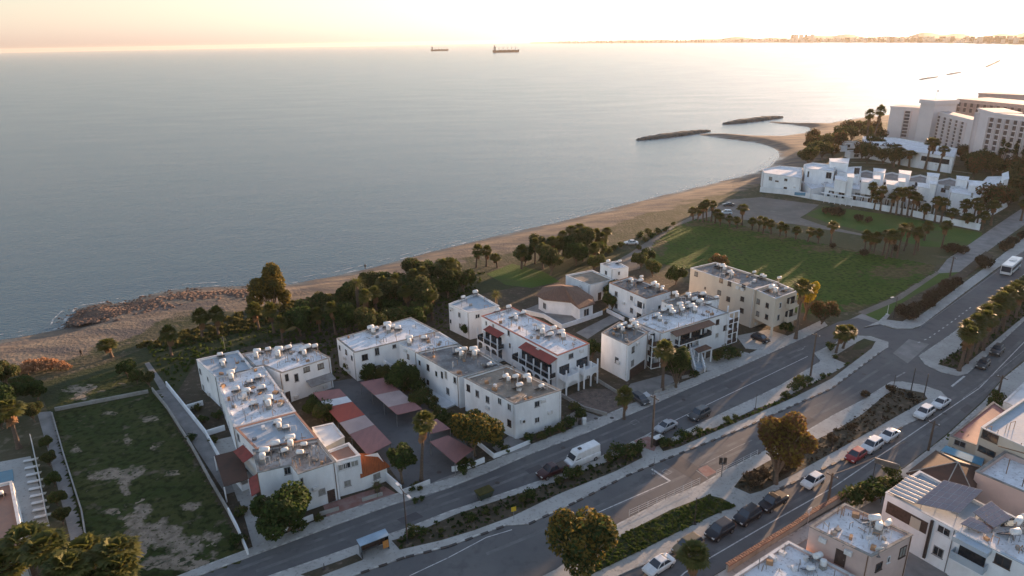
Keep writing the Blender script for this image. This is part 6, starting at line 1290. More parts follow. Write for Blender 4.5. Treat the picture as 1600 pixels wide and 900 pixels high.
def make_car(kind, paint):
    S = SHAPES[kind]; pm = M['paint_'+paint.replace(' ', '_')]
    def f():
        r_ = root(kind if kind in ('van', 'pickup', 'suv') else 'car', (0, 0, 0), base=False); L, W = S['L'], S['W']; x0 = -L/2
        # lofted body: stations along x, each a section
        st = [(0, .45, .62*S['hood'], .78), (.12, .3, .8*S['hood'], .92), (.6, .25, .95*S['hood'], 1), (S['a'], .25, S['belt'], 1), (L*.5, .25, S['belt'], 1), (S['c'], .25, S['belt'], 1), (L-.35, .27, S['belt']*(.97 if kind != 'pickup' else .95), 1), (L-.08, .33, S['belt']*.9, .93), (L, .45, S['belt']*.75, .85)]
        mb = MB(); n_ = 8; vs = []
        for (x, zb, zt, w_) in st:
            hw = W/2*w_; m_ = (zb+zt)/2
            vs += [(x0+x, -hw*.9, zb), (x0+x, -hw, m_-.05), (x0+x, -hw*.97, zt-.1), (x0+x, -hw*.84, zt), (x0+x, hw*.84, zt), (x0+x, hw*.97, zt-.1), (x0+x, hw, m_-.05), (x0+x, hw*.9, zb)]
        fs = []
        for k in range(len(st)-1): fs += [(k*n_+i, (k+1)*n_+i, (k+1)*n_+(i+1) % n_, k*n_+(i+1) % n_) for i in range(n_)]
        fs += [tuple(range(n_-1, -1, -1)), tuple((len(st)-1)*n_+i for i in range(n_))]; fs = [g_[::-1] for g_ in fs]
        mb.add(vs, fs); body = mb.build('body', pm, r_, smooth=True)
        md = body.modifiers.new('bevel', 'BEVEL'); md.width = .03; md.segments = 2
        # greenhouse: glass sides, painted roof and pillars
        a, b, c, d, zb, zr = S['a'], S['b'], S['c'], S['d'], S['belt']-.04, S['roof']
        hw, hr = W/2*.86, W/2*(.7 if kind != 'van' else .84)
        if kind == 'van':
            mb = MB(); mb.add([(x0+a, -hw, zb), (x0+d, -hw, zb), (x0+d, hw, zb), (x0+a, hw, zb), (x0+b, -hr, zr-.1), (x0+c, -hr, zr), (x0+c, hr, zr), (x0+b, hr, zr-.1)], [(3, 2, 1, 0), (4, 5, 6, 7), (0, 1, 5, 4), (1, 2, 6, 5), (2, 3, 7, 6), (3, 0, 4, 7)]); cb = mb.build('cargo_body', pm, r_)
            cb.modifiers.new('bevel', 'BEVEL').width = .1
            t0, t1 = .1, .82
            mb = MB(); P4 = lambda t, s_: (x0+a+(b-a)*t-.02, s_*(hw+(hr-hw)*t)*.9, zb+(zr-.1-zb)*t+.015)
            mb.add([P4(.08, -1), P4(.08, 1), P4(.62, 1), P4(.62, -1)], [(0, 3, 2, 1)]); mb.build('windscreen', M['pane_blue'], r_)
            for s_ in (-1, 1):
                mb = MB(); y = s_*(hw-.02); mb.add([(x0+1.05, s_*(hw+.012), zb+.1), (x0+2.0, s_*(hw+.012), zb+.1), (x0+2.0, s_*(hw-.05), zb+.62), (x0+1.35, s_*(hw-.05), zb+.62)], [(0, 1, 2, 3) if s_ < 0 else (3, 2, 1, 0)]); mb.build('side_window', M['pane_blue'], r_)
            mb = MB(); mb.box((x0+2.4, 0, zr-.06), (.5, .45, .16)); mb.build('roof_vent', M['metal_dark'], r_)
        else:
            gl = [(x0+a, -hw, zb), (x0+d, -hw, zb), (x0+d, hw, zb), (x0+a, hw, zb), (x0+b, -hr, zr), (x0+c, -hr, zr), (x0+c, hr, zr), (x0+b, hr, zr)]
            mb = MB(); mb.add(gl, [(4, 5, 6, 7), (0, 1, 5, 4), (1, 2, 6, 5), (2, 3, 7, 6), (3, 0, 4, 7)]); mb.build('windows', M['pane_blue'], r_)
            mb = MB(); e = .04
            mb.add([(x0+b-e, -hr-e, zr-.03), (x0+c+e, -hr-e, zr-.03), (x0+c+e, hr+e, zr-.03), (x0+b-e, hr+e, zr-.03), (x0+b+.1, -hr+.08, zr+.04), (x0+c-.1, -hr+.08, zr+.03), (x0+c-.1, hr-.08, zr+.03), (x0+b+.1, hr-.08, zr+.04)], [(3, 2, 1, 0), (4, 5, 6, 7), (0, 1, 5, 4), (1, 2, 6, 5), (2, 3, 7, 6), (3, 0, 4, 7)])
            G = [Vector(g_) for g_ in gl]
            for lo, hi in ((0, 4), (1, 5), (2, 6), (3, 7)): mb.tube(G[lo], G[hi], .045, n=5)
            for s_, lo in ((-1, 0), (1, 3)):
                t = .45; mb.tube((x0+a+(d-a)*t, s_*hw, zb), (x0+b+(c-b)*t, s_*hr, zr), .04, n=4)
            mb.build('roof', pm, r_)
        if kind == 'pickup': mb = MB(); mb.box((x0+4.2, 0, S['belt']-.02), (1.5, W*.74, .05)); mb.build('cargo_bed', M['metal_dark'], r_)
        for x in (L*.19, L*.81):
            for s_ in (-1, 1):
                rr = .33 if kind not in ('van', 'pickup', 'suv') else .38; mt = Matrix.Rotation(math.pi/2, 3, 'X')
                mb = MB(); mb.lathe([(.1, -.1), (rr-.04, -.11), (rr, -.07), (rr, .07), (rr-.04, .11), (.1, .1)], 16, (x0+x, s_*(W/2-.09), rr), mtx=mt); wh = mb.build('wheel', M['tyre'], r_)
                mb = MB(); mb.lathe([(.02, -.02), (rr*.6, -.02), (rr*.6, .02), (.02, .03)], 12, (x0+x, s_*(W/2+.02), rr), mtx=mt); mb.build('rim', M['metal_grey'], wh)
        for s_ in (-1, 1):
            mb = MB(); mb.box((x0+.1, s_*W*.34, .62*S['hood']+.02), (.16, .36, .14)); mb.build('headlight', M['lamp_glass'], r_)
            mb = MB(); mb.box((x0+L-.06, s_*W*.37, S['belt']*.72), (.1, .22, .18)); mb.build('tail_light', M['tail_lamp'], r_)
            mb = MB(); mb.box((x0+S['a']+.35, s_*(W/2+.05), S['belt']-.05), (.12, .18, .13)); mb.build('mirror', pm, r_)
        kids(r_); return r_
    return f
def car(kind, paint, px, py, deg, label, cat='car', group=None, z=.045, sc=1):
    return place('car_%s_%s' % (kind, paint), make_car(kind, paint), (*P(px, py), z), R(deg), label, cat, group, sc)
PK = 'cars parked along the outer street'
car('van', 'white', 910, 722, 33, 'white high roofed panel van parked nose to tail with a dark pickup', 'van')
car('pickup', 'dark red', 863, 741, 33, 'dark red and black pickup parked in front of the white van', 'pickup truck')
car('saloon', 'silver', 1040, 671, 37, 'silver saloon parked beside the wooden pole on the service street', 'car')
car('suv', 'dark grey', 1092, 652, 37, 'dark grey car with light roof parked beyond the silver saloon', 'car')
car('hatchback', 'white', 1269, 757, 35, 'single white hatchback between dark pickups and the red car', 'car', PK)
car('pickup', 'black', 1207, 790, 35, 'black pickup behind the lone white hatchback', 'pickup truck', PK)
car('suv', 'black', 1167, 812, 35, 'black off roader, middle of the dark vehicles on the outer street', 'car', PK)
car('suv', 'black', 1124, 835, 35, 'black off roader with sunlit rear, next to the median grass', 'car', PK)
car('suv', 'gold', 1074, 860, 35, 'dull gold car partly behind the bottom edge palm', 'car', PK)
car('saloon', 'white', 1029, 889, 35, 'white car at the very bottom edge beside the round tree', 'car', PK)
car('hatchback', 'red', 1336, 717, 36, 'dark red hatchback first of the three cars below the planting', 'car', PK)
car('suv', 'white', 1361, 702, 36, 'white tall car between the red hatchback and the white saloon', 'car', PK)
car('saloon', 'white', 1388, 685, 36, 'white saloon last of the three cars below the planting', 'car', PK)
car('suv', 'white', 1443, 650, 36, 'bright white off roader parked near the tip of the median', 'car', PK)
car('saloon', 'white', 1469, 634, 36, 'white saloon right at the tip of the median', 'car', PK)
car('hatchback', 'dark grey', 1535, 573, 42, 'dark car with bright roof driving toward the junction', 'car'); car('suv', 'dark grey', 1557, 552, 42, 'dark car following on the outer street beside the palm median', 'car')
car('saloon', 'white', 986, 382, 0, 'white car parked on the beach track by the field', 'car'); car('suv', 'blue white', 1134, 335, -15, 'pale blue white car on the sandy car park', 'car'); car('saloon', 'dark grey', 1138, 322, -5, 'dark car at the seaward edge of the sandy car park', 'car')
car('hatchback', 'dark grey', 1000, 628, 120, 'dark car half in the drive beside the low date palm', 'car')
car('hatchback', 'black', 1188, 533, 125, 'dark car under the pillars of the cream block', 'car')
# bus
def make_bus():
    r_ = root('bus', (0, 0, 0), base=False); L, W, Hh = 11.0, 2.5, 3.0
    mb = MB(); mb.box((0, 0, .35), (L, W, Hh-.35)); o = mb.build('body', M['paint_white'], r_); o.modifiers.new('bevel', 'BEVEL').width = .12
    mb = MB(); mb.box((0, 0, 1.35), (L-.7, W+.03, 1.05)); mb.build('side_windows', M['pane_blue'], r_)
    mb = MB(); mb.box((-L/2, 0, 1.1), (.06, W-.3, 1.5)); mb.build('windscreen', M['pane_blue'], r_)
    mb = MB(); mb.box((.8, 0, Hh+.003), (2.2, 1.4, .25)); mb.build('roof_unit', M['metal_white'], r_)
    for x in (-3.6, 3.2):
        for s_ in (-1, 1): mb = MB(); mb.lathe([(.1, -.14), (.48, -.14), (.5, .14), (.1, .14)], 16, (x, s_*(W/2-.1), .5), mtx=Matrix.Rotation(math.pi/2, 3, 'X')); mb.build('wheel', M['tyre'], r_)
    for s_ in (-1, 1): mb = MB(); mb.box((-L/2-.01, s_*.95, .6), (.08, .35, .2)); mb.build('headlight', M['lamp_glass'], r_)
    return r_
b_ = P(1578, 424); bus = make_bus(); bus.location = (*b_, .045); bus.rotation_euler.z = R(43); tag(bus, 'white single deck bus coming down the road at the right edge', 'bus')
# waste skip and bins
r_ = root('waste_skip', (*P(757, 778), .04), 'olive green wheeled waste skip beside the kerb of the service street', 'skip', rz=R(32), base=False)
mb = MB(); mb.add([(-.95, -.55, .25), (.95, -.55, .25), (.95, .55, .25), (-.95, .55, .25), (-1.2, -.75, 1.2), (1.2, -.75, 1.2), (1.2, .75, 1.2), (-1.2, .75, 1.2)], [(3, 2, 1, 0), (0, 1, 5, 4), (1, 2, 6, 5), (2, 3, 7, 6), (3, 0, 4, 7), (4, 5, 6, 7)]); mb.build('container', M['paint_dark_green'], r_)
mb = MB(); mb.box((0, 0, 1.2), (2.5, 1.55, .12)); mb.build('lid', M['leaf_olive'], r_)
for x in (-.8, .8):
    for y in (-.45, .45): mb = MB(); mb.lathe([(.02, -.05), (.12, -.05), (.12, .05), (.02, .05)], 10, (x, y, .12), mtx=Matrix.Rotation(math.pi/2, 3, 'X')); mb.build('wheel', M['tyre'], r_)
r_ = root('waste_bin', (*P(913, 664), .13), 'white and black waste bins on the pavement by the bushes', 'bin', base=False)
mb = MB(); mb.box((0, 0, 0), (.6, .6, 1.1)); mb.build('bin_body', M['metal_white'], r_); mb = MB(); mb.box((-.8, .1, 0), (.55, .55, 1.0)); mb.build('bin_body', M['metal_dark'], r_); mb = MB(); mb.box((0, 0, 1.103), (.66, .66, .08)); mb.build('lid', M['metal_white'], r_)

# ------------------------------------------------------------------ street furniture
def lamp(px, py, toppy, label, group=None, arms=(35,), m='metal_dark', heads=True, name='street_lamp', th=.11, topx=None):
    b_ = P(px, py); hh = topz(b_, toppy, topx or px); r_ = root(name, (*b_, 0), label, 'street lamp' if name == 'street_lamp' else 'pole', group)
    mb = MB(); mb.tube((b_[0], b_[1], .0), (b_[0], b_[1], hh), th, th*.6, 8); mb.box((b_[0], b_[1], 0), (.45, .45, .25)); mb.build('pole', M[m], r_)
    if heads:
        for a in arms:
            d = Vector((math.cos(R(a)), math.sin(R(a)))); mb = MB(); mb.tube((b_[0], b_[1], hh-.1), (b_[0]+d.x*1.3, b_[1]+d.y*1.3, hh+.15), .05, n=6); ar = mb.build('arm', M[m], r_)
            mb = MB(); mb.box((b_[0]+d.x*1.6, b_[1]+d.y*1.6, hh+.06), (.8, .32, .16), R(a)); mb.build('lamp_head', M['metal_white'], ar)
    return r_
lamp(637, 850, 768, 'street lamp at the planting strip by the bus shelter, with two arms', arms=(125, -55), topx=630)
lamp(507, 890, 880, 'short post on the first planting strip at the bottom', heads=False, name='post', th=.07)
def utility(px, py, toppy, label, topx=None):
    b_ = P(px, py); hh = topz(b_, toppy, topx or px); r_ = root('utility_pole', (*b_, 0), label, 'utility pole')
    mb = MB(); mb.tube((b_[0], b_[1], 0), (b_[0], b_[1], hh), .2, .13, 8); mb.build('pole', M['pole_wood'], r_)
    u = Vector((math.cos(R(125)), math.sin(R(125)))); mb = MB(); mb.box((b_[0], b_[1], hh-.5), (1.8, .1, .12), R(125)); mb.build('crossarm', M['pole_wood'], r_)
    for k in (-.7, 0, .7): mb = MB(); mb.lathe([(.04, 0), (.07, .05), (.05, .2)], 8, (b_[0]+u.x*k, b_[1]+u.y*k, hh-.378)); mb.build('insulator', M['metal_white'], r_)
    return b_, hh
u1 = utility(1018, 700, 618, 'thick wooden pole at the crossing of the service street', 1021)
u2 = utility(1266, 588, 520, 'wooden pole on the narrow median left of the paired palms', 1270)
u3 = utility(1293, 788, 738, 'dark pole on the near pavement of the outer street by the foreground house', 1296)
u4 = utility(1450, 705, 657, 'dark pole on the near pavement of the outer street right of the white saloon', 1456)
u5 = utility(1559, 618, 586, 'pole on the near pavement across from the junction', 1564)
u6 = utility(1484, 432, 400, 'pole on the verge between the field track and the brown bushes')
for i, (x, y, t) in enumerate([(1085, 820, 777), (1298, 706, 670), (1234, 860, 860)][:2]): lamp(x, y, t, ('thin post in the green planting of the middle median', 'thin post on the dark earth median above the red car')[i], heads=False, name='post', th=.09)
lamp(1421, 622, 575, 'dark lamp post at the junction tip, left of two', arms=(120,), topx=1428, heads=False, name='junction_post'); lamp(1443, 622, 584, 'dark lamp post at the junction tip, right of two', heads=False, topx=1448, name='junction_post')
lamp(1396, 498, 463, 'post with a lamp over the brown bushes beside the junction', arms=(200,)); lamp(1386, 492, 476, 'white post with a small blue sign at the side road', heads=False, name='sign_post', m='metal_white', th=.07)
lamp(1378, 655, 640, 'thin post above the three parked cars', heads=False, name='post', th=.07); lamp(1395, 610, 585, 'thin sign post at the rounded median corner', heads=False, name='sign_post', th=.07)
lamp(1433, 850, 850, 'x') if False else None
lamp(1180, 640, 615, 'thin post with a sapling at the narrow median', heads=False, name='post', th=.06)
# overhead wires between the wooden poles
for (a_, b_, nm) in ((u1, u2, 'overhead wire between the crossing pole and the pole by the paired palms'), (u3, u4, 'overhead wire along the near side of the outer street'), (u4, u5, 'overhead wire from the middle pole to the pole by the kiosk')):
    mb = MB(); p0, p1 = Vector((*a_[0], a_[1]-.2)), Vector((*b_[0], b_[1]-.2)); K = 10; pr = p0
    for k in range(1, K+1): t = k/K; q = p0.lerp(p1, t)-Vector((0, 0, 4*.9*t*(1-t))); mb.tube(pr, q, .015, n=4, caps=False); pr = q
    tag(mb.build('overhead_wire', M['metal_dark'], off=p0), nm, 'wire')
# traffic signal at the crossing
b_ = P(1127, 746); hh = topz(b_, 716, 1127); r_ = root('traffic_signal', (*b_, 0), 'pair of black traffic signals on a pole at the avenue crossing', 'traffic light')
mb = MB(); mb.tube((*b_, 0), (*b_, hh-.6), .07, n=6); mb.build('pole', M['metal_grey'], r_)
for k in (-.32, .32): mb = MB(); mb.box((b_[0]+k, b_[1], hh-.95), (.42, .3, 1.15)); s_ = mb.build('signal_head', M['metal_dark'], r_); mb = MB(); [mb.lathe([(.02, 0), (.12, 0), (.12, .02), (.02, .02)], 8, (b_[0]+k, b_[1]-.17, hh-.75+.33*j), mtx=Matrix.Rotation(math.pi/2, 3, 'X')) for j in range(1)]; mb.build('lens', M['metal_grey'], s_)
b_ = P(1010, 732); lamp(1021, 742, 715, 'thin pale signal post on the pavement before the crossing', heads=False, name='post', m='metal_grey', th=.06)
# pedestrian railings
def railing(px, label, hgt=1.0):
    pts = [Vector(p) for p in PS(px)]; r_ = root('pedestrian_railing', (*pts[0], .13), label, 'railing'); mb = MB()
    for i in range(len(pts)-1):
        a_, b_ = pts[i], pts[i+1]
        for z in (.35, .7, 1.05): mb.tube((a_.x, a_.y, z+.1), (b_.x, b_.y, z+.1), .02, n=5)
    mb.build('rail', M['metal_white'], r_)
    for i in range(len(pts)-1):
        a_, b_ = pts[i], pts[i+1]; K = max(1, int((b_-a_).length/1.6))
        for k in range(K+1): q = a_.lerp(b_, k/K); mb = MB(); mb.box((q.x, q.y, .1), (.045, .045, 1.1)); mb.build('post', M['metal_white'], r_)
railing([(983, 808), (1040, 782), (1093, 757)], 'white railing along the avenue left of the crossing')
railing([(1119, 745), (1150, 730), (1183, 713)], 'white railing along the avenue right of the crossing')
# bus shelter
bs = P(585, 862); r_ = root('bus_shelter', (*bs, .13), 'bus shelter with a pale blue roof and an orange poster panel', 'bus shelter', rz=R(31), base=False); r_.scale = (.85, .85, .85)
mb = MB(); mb.box((0, 0, 2.45), (4.6, 1.7, .12)); mb.build('roof', M['shelter_blue'] if 'shelter_blue' in M else mat('shelter_blue', (.22, .3, .38), .4, (.3, .4, .5), .5), r_)
mb = MB(); mb.box((0, .7, .1), (4.2, .06, 2.3)); mb.build('back_panel', M['frame_dark'], r_)
for x in (-2.1, 2.1): mb = MB(); mb.box((x, -.1, .0), (.08, 1.4, 2.44)); mb.build('end_panel', M['glass_dark'], r_)
mb = MB(); mb.box((1.6, -.86, .5), (.9, .1, 1.3)); pp = mb.build('poster_panel', mat('poster_orange', (.5, .24, .06), .5, (.4, .16, .05), 3), r_)
mb = MB(); mb.box((-.4, .35, .42), (2.6, .4, .06)); mb.build('bench', M['metal_grey'], r_); 
for x in (-1.4, .6): mb = MB(); mb.box((x, .35, 0), (.08, .35, .41)); mb.build('bench_leg', M['metal_grey'], r_)
# yellow sign on the median
b_ = P(803, 812); r_ = root('road_sign', (*b_, .13), 'yellow road sign low on the narrow median', 'road sign'); mb = MB(); mb.tube((*b_, 0), (*b_, 1.6), .04, n=6); mb.build('post', M['metal_grey'], r_); mb = MB(); mb.box((b_[0], b_[1], 1.4), (.7, .06, .7), R(20)); mb.build('plate', mat('sign_yellow', (.6, .4, .03), .5), r_)
# dark shelter by wooden pole
b_ = P(1027, 695); r_ = root('service_cabinet', (*b_, .13), 'dark service cabinet with a pale top beside the wooden crossing pole', 'cabinet', rz=R(35), base=False); mb = MB(); mb.box((0, 0, 0), (1.6, .8, 1.3)); mb.build('case', M['metal_dark'], r_); mb = MB(); mb.box((0, 0, 1.303), (1.75, .95, .08)); mb.build('lid', M['metal_white'], r_)
# shop sign frame
b_ = P(1380, 752); r_ = root('shop_sign', (*b_, 0), 'small framed board sign on posts beside the bushes of the outer street', 'sign'); ang = R(-35)
mb = MB(); mb.box((b_[0], b_[1], 2.6), (3.2, .12, .9), ang); mb.build('board', M['metal_grey'], r_)
for k in (-1.4, 1.4): mb = MB(); mb.tube((b_[0]+k*math.cos(ang), b_[1]+k*math.sin(ang), 0), (b_[0]+k*math.cos(ang), b_[1]+k*math.sin(ang), 2.6), .05, n=6); mb.build('post', M['metal_dark'], r_)
# people on the beach
def person(px, py, label, z, pants='metal_dark', top='metal_dark', rz=0):
    me = bpy.data.meshes.new('person'); J = [(0, 0, .95), (0, 0, 1.2), (0, 0, 1.42), (0, 0, 1.52), (0, 0, 1.62), (0, 0, 1.74), (.1, 0, .9), (.13, .06, .5), (.14, .0, .08), (.14, -.12, .04), (-.1, 0, .9), (-.13, -.08, .5), (-.14, -.02, .08), (-.14, -.14, .04), (.2, 0, 1.4), (.26, .03, 1.12), (.27, -.08, .88), (-.2, 0, 1.4), (-.26, -.03, 1.12), (-.27, -.1, .88)]
    E_ = [(0, 1), (1, 2), (2, 3), (3, 4), (4, 5), (0, 6), (6, 7), (7, 8), (8, 9), (0, 10), (10, 11), (11, 12), (12, 13), (2, 14), (14, 15), (15, 16), (2, 17), (17, 18), (18, 19)]
    rr = [.15, .14, .15, .06, .09, .08, .1, .07, .05, .04, .1, .07, .05, .04, .07, .05, .035, .07, .05, .035]
    me.from_pydata(J, E_, []); o = bpy.data.objects.new('person', me); C.objects.link(o); o.modifiers.new('skin', 'SKIN'); me.materials.append(M[top])
    for i, s_ in enumerate(me.skin_vertices[0].data): s_.radius = (rr[i], rr[i]); s_.use_root = (i == 0)
    o.modifiers.new('sub', 'SUBSURF').levels = 1; o.location = (*P(px, py, z), z); o.rotation_euler.z = rz; tag(o, label, 'person')
person(128, 557, 'person in dark clothes standing on the sand near the squat palm', -.1)
person(571, 421, 'person in dark clothes at the water edge beyond the date palm', -1.1)
# ------------------------------------------------------------------ breakwaters, rocks, ships, far shore
def rocks(name, px, hgt, wid, label, n_, seed, zb=SEA-1, group=None, kind=None, m='rock', s=(1.2, 2.6)):
    r2 = random.Random(seed); a_, b_ = [Vector(P(*q, SEA)) for q in px]; u = (b_-a_).normalized(); v = Vector((-u.y, u.x)); L = (b_-a_).length; mb = MB(); K = 26
    prof = [(-1, -1.0), (-.62, .25), (-.3, .85), (.3, 1), (.62, .3), (1, -1.0)]; vs = []
    for k in range(K+1):
        t = k/K; e = min(1, math.sin(math.pi*min(max(t, .001), .999))**.35+.05)
        for (x, z) in prof:
            j = (Vector((r2.gauss(0, .3), r2.gauss(0, .3)))); p = a_+u*L*t+v*x*wid*e+j; vs.append((p.x, p.y, SEA+z*hgt*(e if z > 0 else 1)+r2.gauss(0, .15)))
    n6 = len(prof); fs = [(k*n6+i, k*n6+i+1, (k+1)*n6+i+1, (k+1)*n6+i) for k in range(K) for i in range(n6-1)]; fs = [f_[::-1] for f_ in fs]; mb.add(vs, fs)
    for i in range(n_):
        t = r2.random(); x = r2.uniform(-.8, .8); e = math.sin(math.pi*t)**.35; z = hgt*(1-abs(x)**2)*.75*e; p = a_+u*L*t+v*x*wid*e; s0 = r2.uniform(*s)
        c = Vector((p.x, p.y, SEA+z)); vv = []
        for q in ((1, 0, 0), (-1, 0, 0), (0, 1, 0), (0, -1, 0), (0, 0, 1), (0, 0, -1)): vv.append(c+Vector(q)*s0*.5*r2.uniform(.6, 1.2))
        mb.add(vv, [(0, 2, 4), (2, 1, 4), (1, 3, 4), (3, 0, 4), (2, 0, 5), (1, 2, 5), (3, 1, 5), (0, 3, 5)])
    o = mb.build(name, M[m], off=(a_.x, a_.y, SEA)); return tag(o, label, 'breakwater', group)
rocks('breakwater', [(996, 219), (1108, 204.5)], 1.9, 7, 'long dark rock breakwater with a sand spit, the nearer of two', 420, 1, m='rock_grey', s=(.7, 1.6))
rocks('breakwater', [(1131, 194), (1222, 183)], 2.1, 8, 'long dark rock breakwater, the farther of the two at the spit', 420, 2, m='rock_grey', s=(.7, 1.6))
for i, (a_, b_) in enumerate([((1436, 124.5), (1466, 120)), ((1479, 117), (1501, 113)), ((1540, 105), (1553, 99)), ((1552, 100), (1563, 94))]):
    rocks('breakwater', [a_, b_], .9, 4, 'faint far breakwater in the glitter beyond the hotel, %s from the left' % ORD[i], 60, 5+i, group='far breakwaters beyond the hotel', s=(1, 2.2), m='rock_grey')
# shore rocks in front of the grove
def shore_rocks(px, n_, spread, label, seed):
    r2 = random.Random(seed); pts = [Vector(p) for p in PS(px, SEA+.3)]; mb = MB()
    for i in range(n_):
        k = r2.randrange(len(pts)-1); p = pts[k].lerp(pts[k+1], r2.random())+Vector((r2.gauss(0, spread), r2.gauss(0, spread))); s0 = r2.uniform(.15, .6)*(1 if r2.random() < .93 else 1.7); c = Vector((p.x, p.y, SEA+r2.uniform(0, .5)))
        vv = [c+Vector((q[0]*s0*r2.uniform(.5, 1.1), q[1]*s0*r2.uniform(.5, 1.1), q[2]*s0*.4*r2.uniform(.5, 1.1))) for q in ((1, 0, 0), (-1, 0, 0), (0, 1, 0), (0, -1, 0), (0, 0, 1), (0, 0, -1), (.6, .6, .6), (-.6, .5, .6))]
        mb.add(vv, [(0, 2, 4), (2, 1, 4), (1, 3, 4), (3, 0, 4), (2, 0, 5), (1, 2, 5), (3, 1, 5), (0, 3, 5), (0, 6, 4), (2, 4, 6), (1, 4, 7)])
    o = mb.build('shore_rocks', M['rock']); o['kind'] = 'stuff'
def rock_patch(q, i):
    r2 = random.Random(70+i); c = Vector(P(q[0], q[1], -.6)); a = Vector(P(q[0]+q[2], q[1], -.6))-c; b_ = Vector(P(q[0], q[1]-q[3], -.6))-c; mb = MB()
    for k in range(320):
        u, v = r2.gauss(0, .42), r2.gauss(0, .42); p = c+a*u+b_*v; s0 = r2.uniform(.25, 1.2)
        XX, YY = np.array([p.x]), np.array([p.y]); dd_ = dist_line(XX, YY, coast[5:20])[0]; z = SEA+(1.6*min(1, dd_/13)**2*(3-2*min(1, dd_/13)) if inside(XX, YY, land)[0] else -.1)-.05
        vv = [Vector((p.x, p.y, z))+Vector((x*s0*r2.uniform(.6, 1.2), y*s0*r2.uniform(.6, 1.2), zz*s0*.09)) for x, y, zz in ((1, 0, 0), (.3, 1, 0), (-.9, .5, 0), (-.6, -.8, 0), (.5, -.9, 0), (.1, 0, 2.2+r2.random()*2))]
        mb.add(vv, [(0, 1, 5), (1, 2, 5), (2, 3, 5), (3, 4, 5), (4, 0, 5)])
    o = mb.build('shore_rocks', M['rock']); o['kind'] = 'stuff'
shore_rocks([(110, 508), (125, 492), (150, 480), (185, 482), (225, 470), (260, 462), (310, 458), (370, 456), (400, 450)], 600, 2.0, '', 3)
shore_rocks([(130, 502), (180, 490), (240, 480), (300, 470)], 300, 2.2, '', 4)
for i, q in enumerate([(150, 490, 40, 12), (225, 478, 45, 10), (300, 464, 55, 9), (370, 458, 50, 8), (185, 486, 50, 9), (130, 500, 22, 8)]): rock_patch(q, i)
# ships
def ship(px, py, Lpx, label, cranes, seed):
    c = Vector(P(px, py, SEA)); r = c.length; L = Lpx*math.hypot(r, CAM_H)/FOC*.97; u = Vector((c.y, -c.x)).normalized(); v = Vector((-u.y, u.x)); hh = L*.085; W = L*.14
    r_ = root('cargo_ship', (c.x, c.y, SEA), label, 'ship', 'cargo ships near the horizon')
    sec = [(-.5, .75, 1.0), (-.46, .95, .98), (-.3, 1, .9), (.3, 1, .9), (.42, .8, .98), (.5, .12, 1.15)]; vs = []
    for t, w_, z in sec:
        for s_, zz, kk in ((-1, -.3, .8), (-1, 1, 1), (1, 1, 1), (1, -.3, .8)): p = c+u*L*t*(1 if zz > 0 else .96)+v*s_*W/2*w_*kk; vs.append((p.x, p.y, SEA+(hh*z if zz > 0 else -1.5)))
    fs = [(k*4+i, (k+1)*4+i, (k+1)*4+(i+1) % 4, k*4+(i+1) % 4) for k in range(5) for i in range(4)]+[(3, 2, 1, 0), (20, 21, 22, 23)]; mb = MB(); mb.add(vs, fs); mb.build('hull', M['ship_hull'], r_)
    an = math.atan2(u.y, u.x); p = c-u*L*.41; mb = MB(); mb.box((p.x, p.y, SEA+hh*.9), (L*.09, W*.85, hh*1.5), an); mb.box((p.x-u.x*L*.01, p.y-u.y*L*.01, SEA+hh*2.38), (L*.03, W*.3, hh*.7), an); mb.build('bridge', M['ship_white'], r_)
    for k in range(cranes):
        t = -.26+.62*k/(cranes-1); p = c+u*L*t; mb = MB(); mb.tube((p.x, p.y, SEA+hh*.85), (p.x, p.y, SEA+hh*2.2), L*.008, n=6); q = p+u*L*.06; mb.tube((p.x, p.y, SEA+hh*1.5), (q.x, q.y, SEA+hh*2.1), L*.004, n=5); mb.build('crane', M['ship_white'], r_)
    for k in range(4): t = -.2+.16*k; p = c+u*L*t; mb = MB(); mb.box((p.x, p.y, SEA+hh*.88), (L*.1, W*.7, hh*.18), an); mb.build('hatch', M['ship_hull'], r_)
mat('ship_hull', (.1, .06, .05), .7, (.07, .05, .045), .05); mat('ship_white', (.35, .33, .3), .7)
ship(687, 79.5, 27, 'smaller cargo ship with deck cranes on the horizon, left of two', 4, 1)
ship(790.5, 81.8, 41, 'larger dark cargo ship with deck cranes near the horizon, right of two', 5, 2)
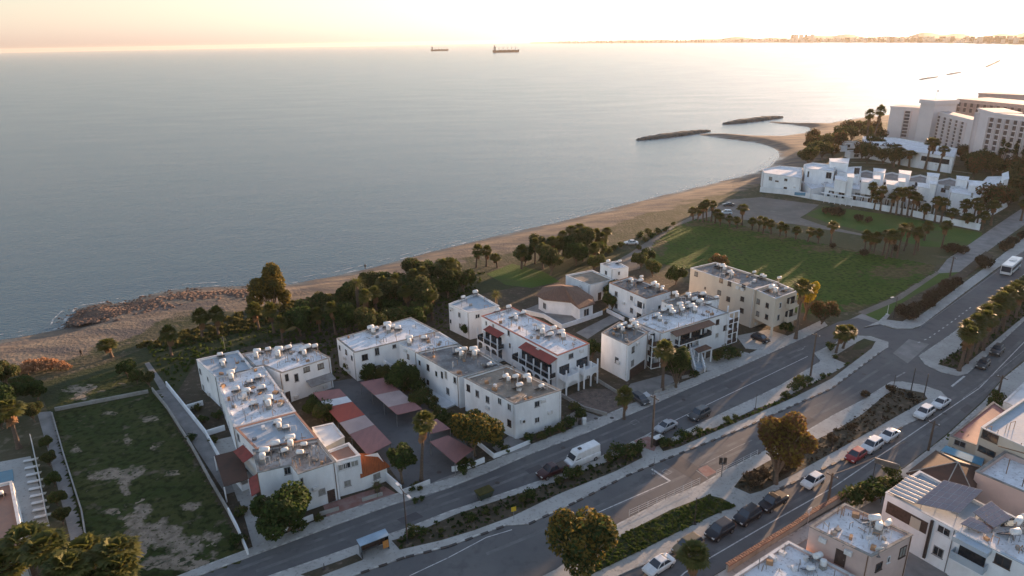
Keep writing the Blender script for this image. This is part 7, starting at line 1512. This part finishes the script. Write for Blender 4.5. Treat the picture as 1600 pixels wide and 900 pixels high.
# far shore: low land with a town that fades into the air
def far_pt(px, py): d = ray(px, py); t = (0-CAM_H)/d.z; return Vector((d.x*t, d.y*t))
near = [(840, 68.0), (900, 68.1), (1000, 68.0), (1100, 67.8), (1200, 67.5), (1300, 67.6), (1400, 68.4), (1500, 70), (1600, 73.5), (1700, 78), (1850, 86)]
def azdist(px, r): d = ray(px, 300); a = Vector((d.x, d.y)).normalized(); return a*r
NR = [(830, 17000), (900, 13500), (1000, 11000), (1100, 9500), (1200, 8300), (1300, 7200), (1400, 6300), (1500, 5300), (1600, 4300), (1750, 3300), (1950, 2500)]
mb = MB(); vs = []; r2 = random.Random(9)
fine = []
for k in range(len(NR)-1):
    for j in range(14): t = j/14; fine.append((NR[k][0]*(1-t)+NR[k+1][0]*t, NR[k][1]*(1-t)+NR[k+1][1]*t))
for i, (x, r) in enumerate(fine):
    hgt_ = min(46, 10+i*.6)*(1+.35*math.sin(i*.31)+.25*math.sin(i*.83+1))
    for rr, z in ((0, SEA-1), (60, SEA+2), (500, SEA+6+hgt_*.4), (1600, SEA+8+hgt_), (4000, SEA-2)): p = azdist(x, r+rr); vs.append((p.x, p.y, z))
fs = [(k*5+i, k*5+i+1, (k+1)*5+i+1, (k+1)*5+i)[::-1] for k in range(len(fine)-1) for i in range(4)]; mb.add(vs, fs); mb.add([], [])
mat('far_land', (.16, .15, .11), .95, (.1, .11, .08), .003); o = mb.build('far_shore', M['far_land']); o['kind'] = 'structure'
mb = MB()
for i in range(1500):
    k = r2.randrange(10, len(fine)-1); x, r = fine[k]; p = azdist(x+r2.uniform(-9, 9), r+r2.uniform(60, 900)); s0 = r2.uniform(10, 30); hh = r2.choice([8, 12, 16, 20, 24, 30, 38]); 
    if abs(x-1225) < 20 and r2.random() < .1: hh = 75
    mb.box((p.x, p.y, SEA+4), (s0, s0*.8, hh), r2.uniform(0, 3), mi=r2.choice((0, 1)))
o = mb.build('far_town', [M['beige_wall'], M['leaf_olive']]); o['kind'] = 'stuff'
for o in bpy.data.objects:
    if o.get('label') and len(o['label'].split()) > 16: print('LONG', o['label'])
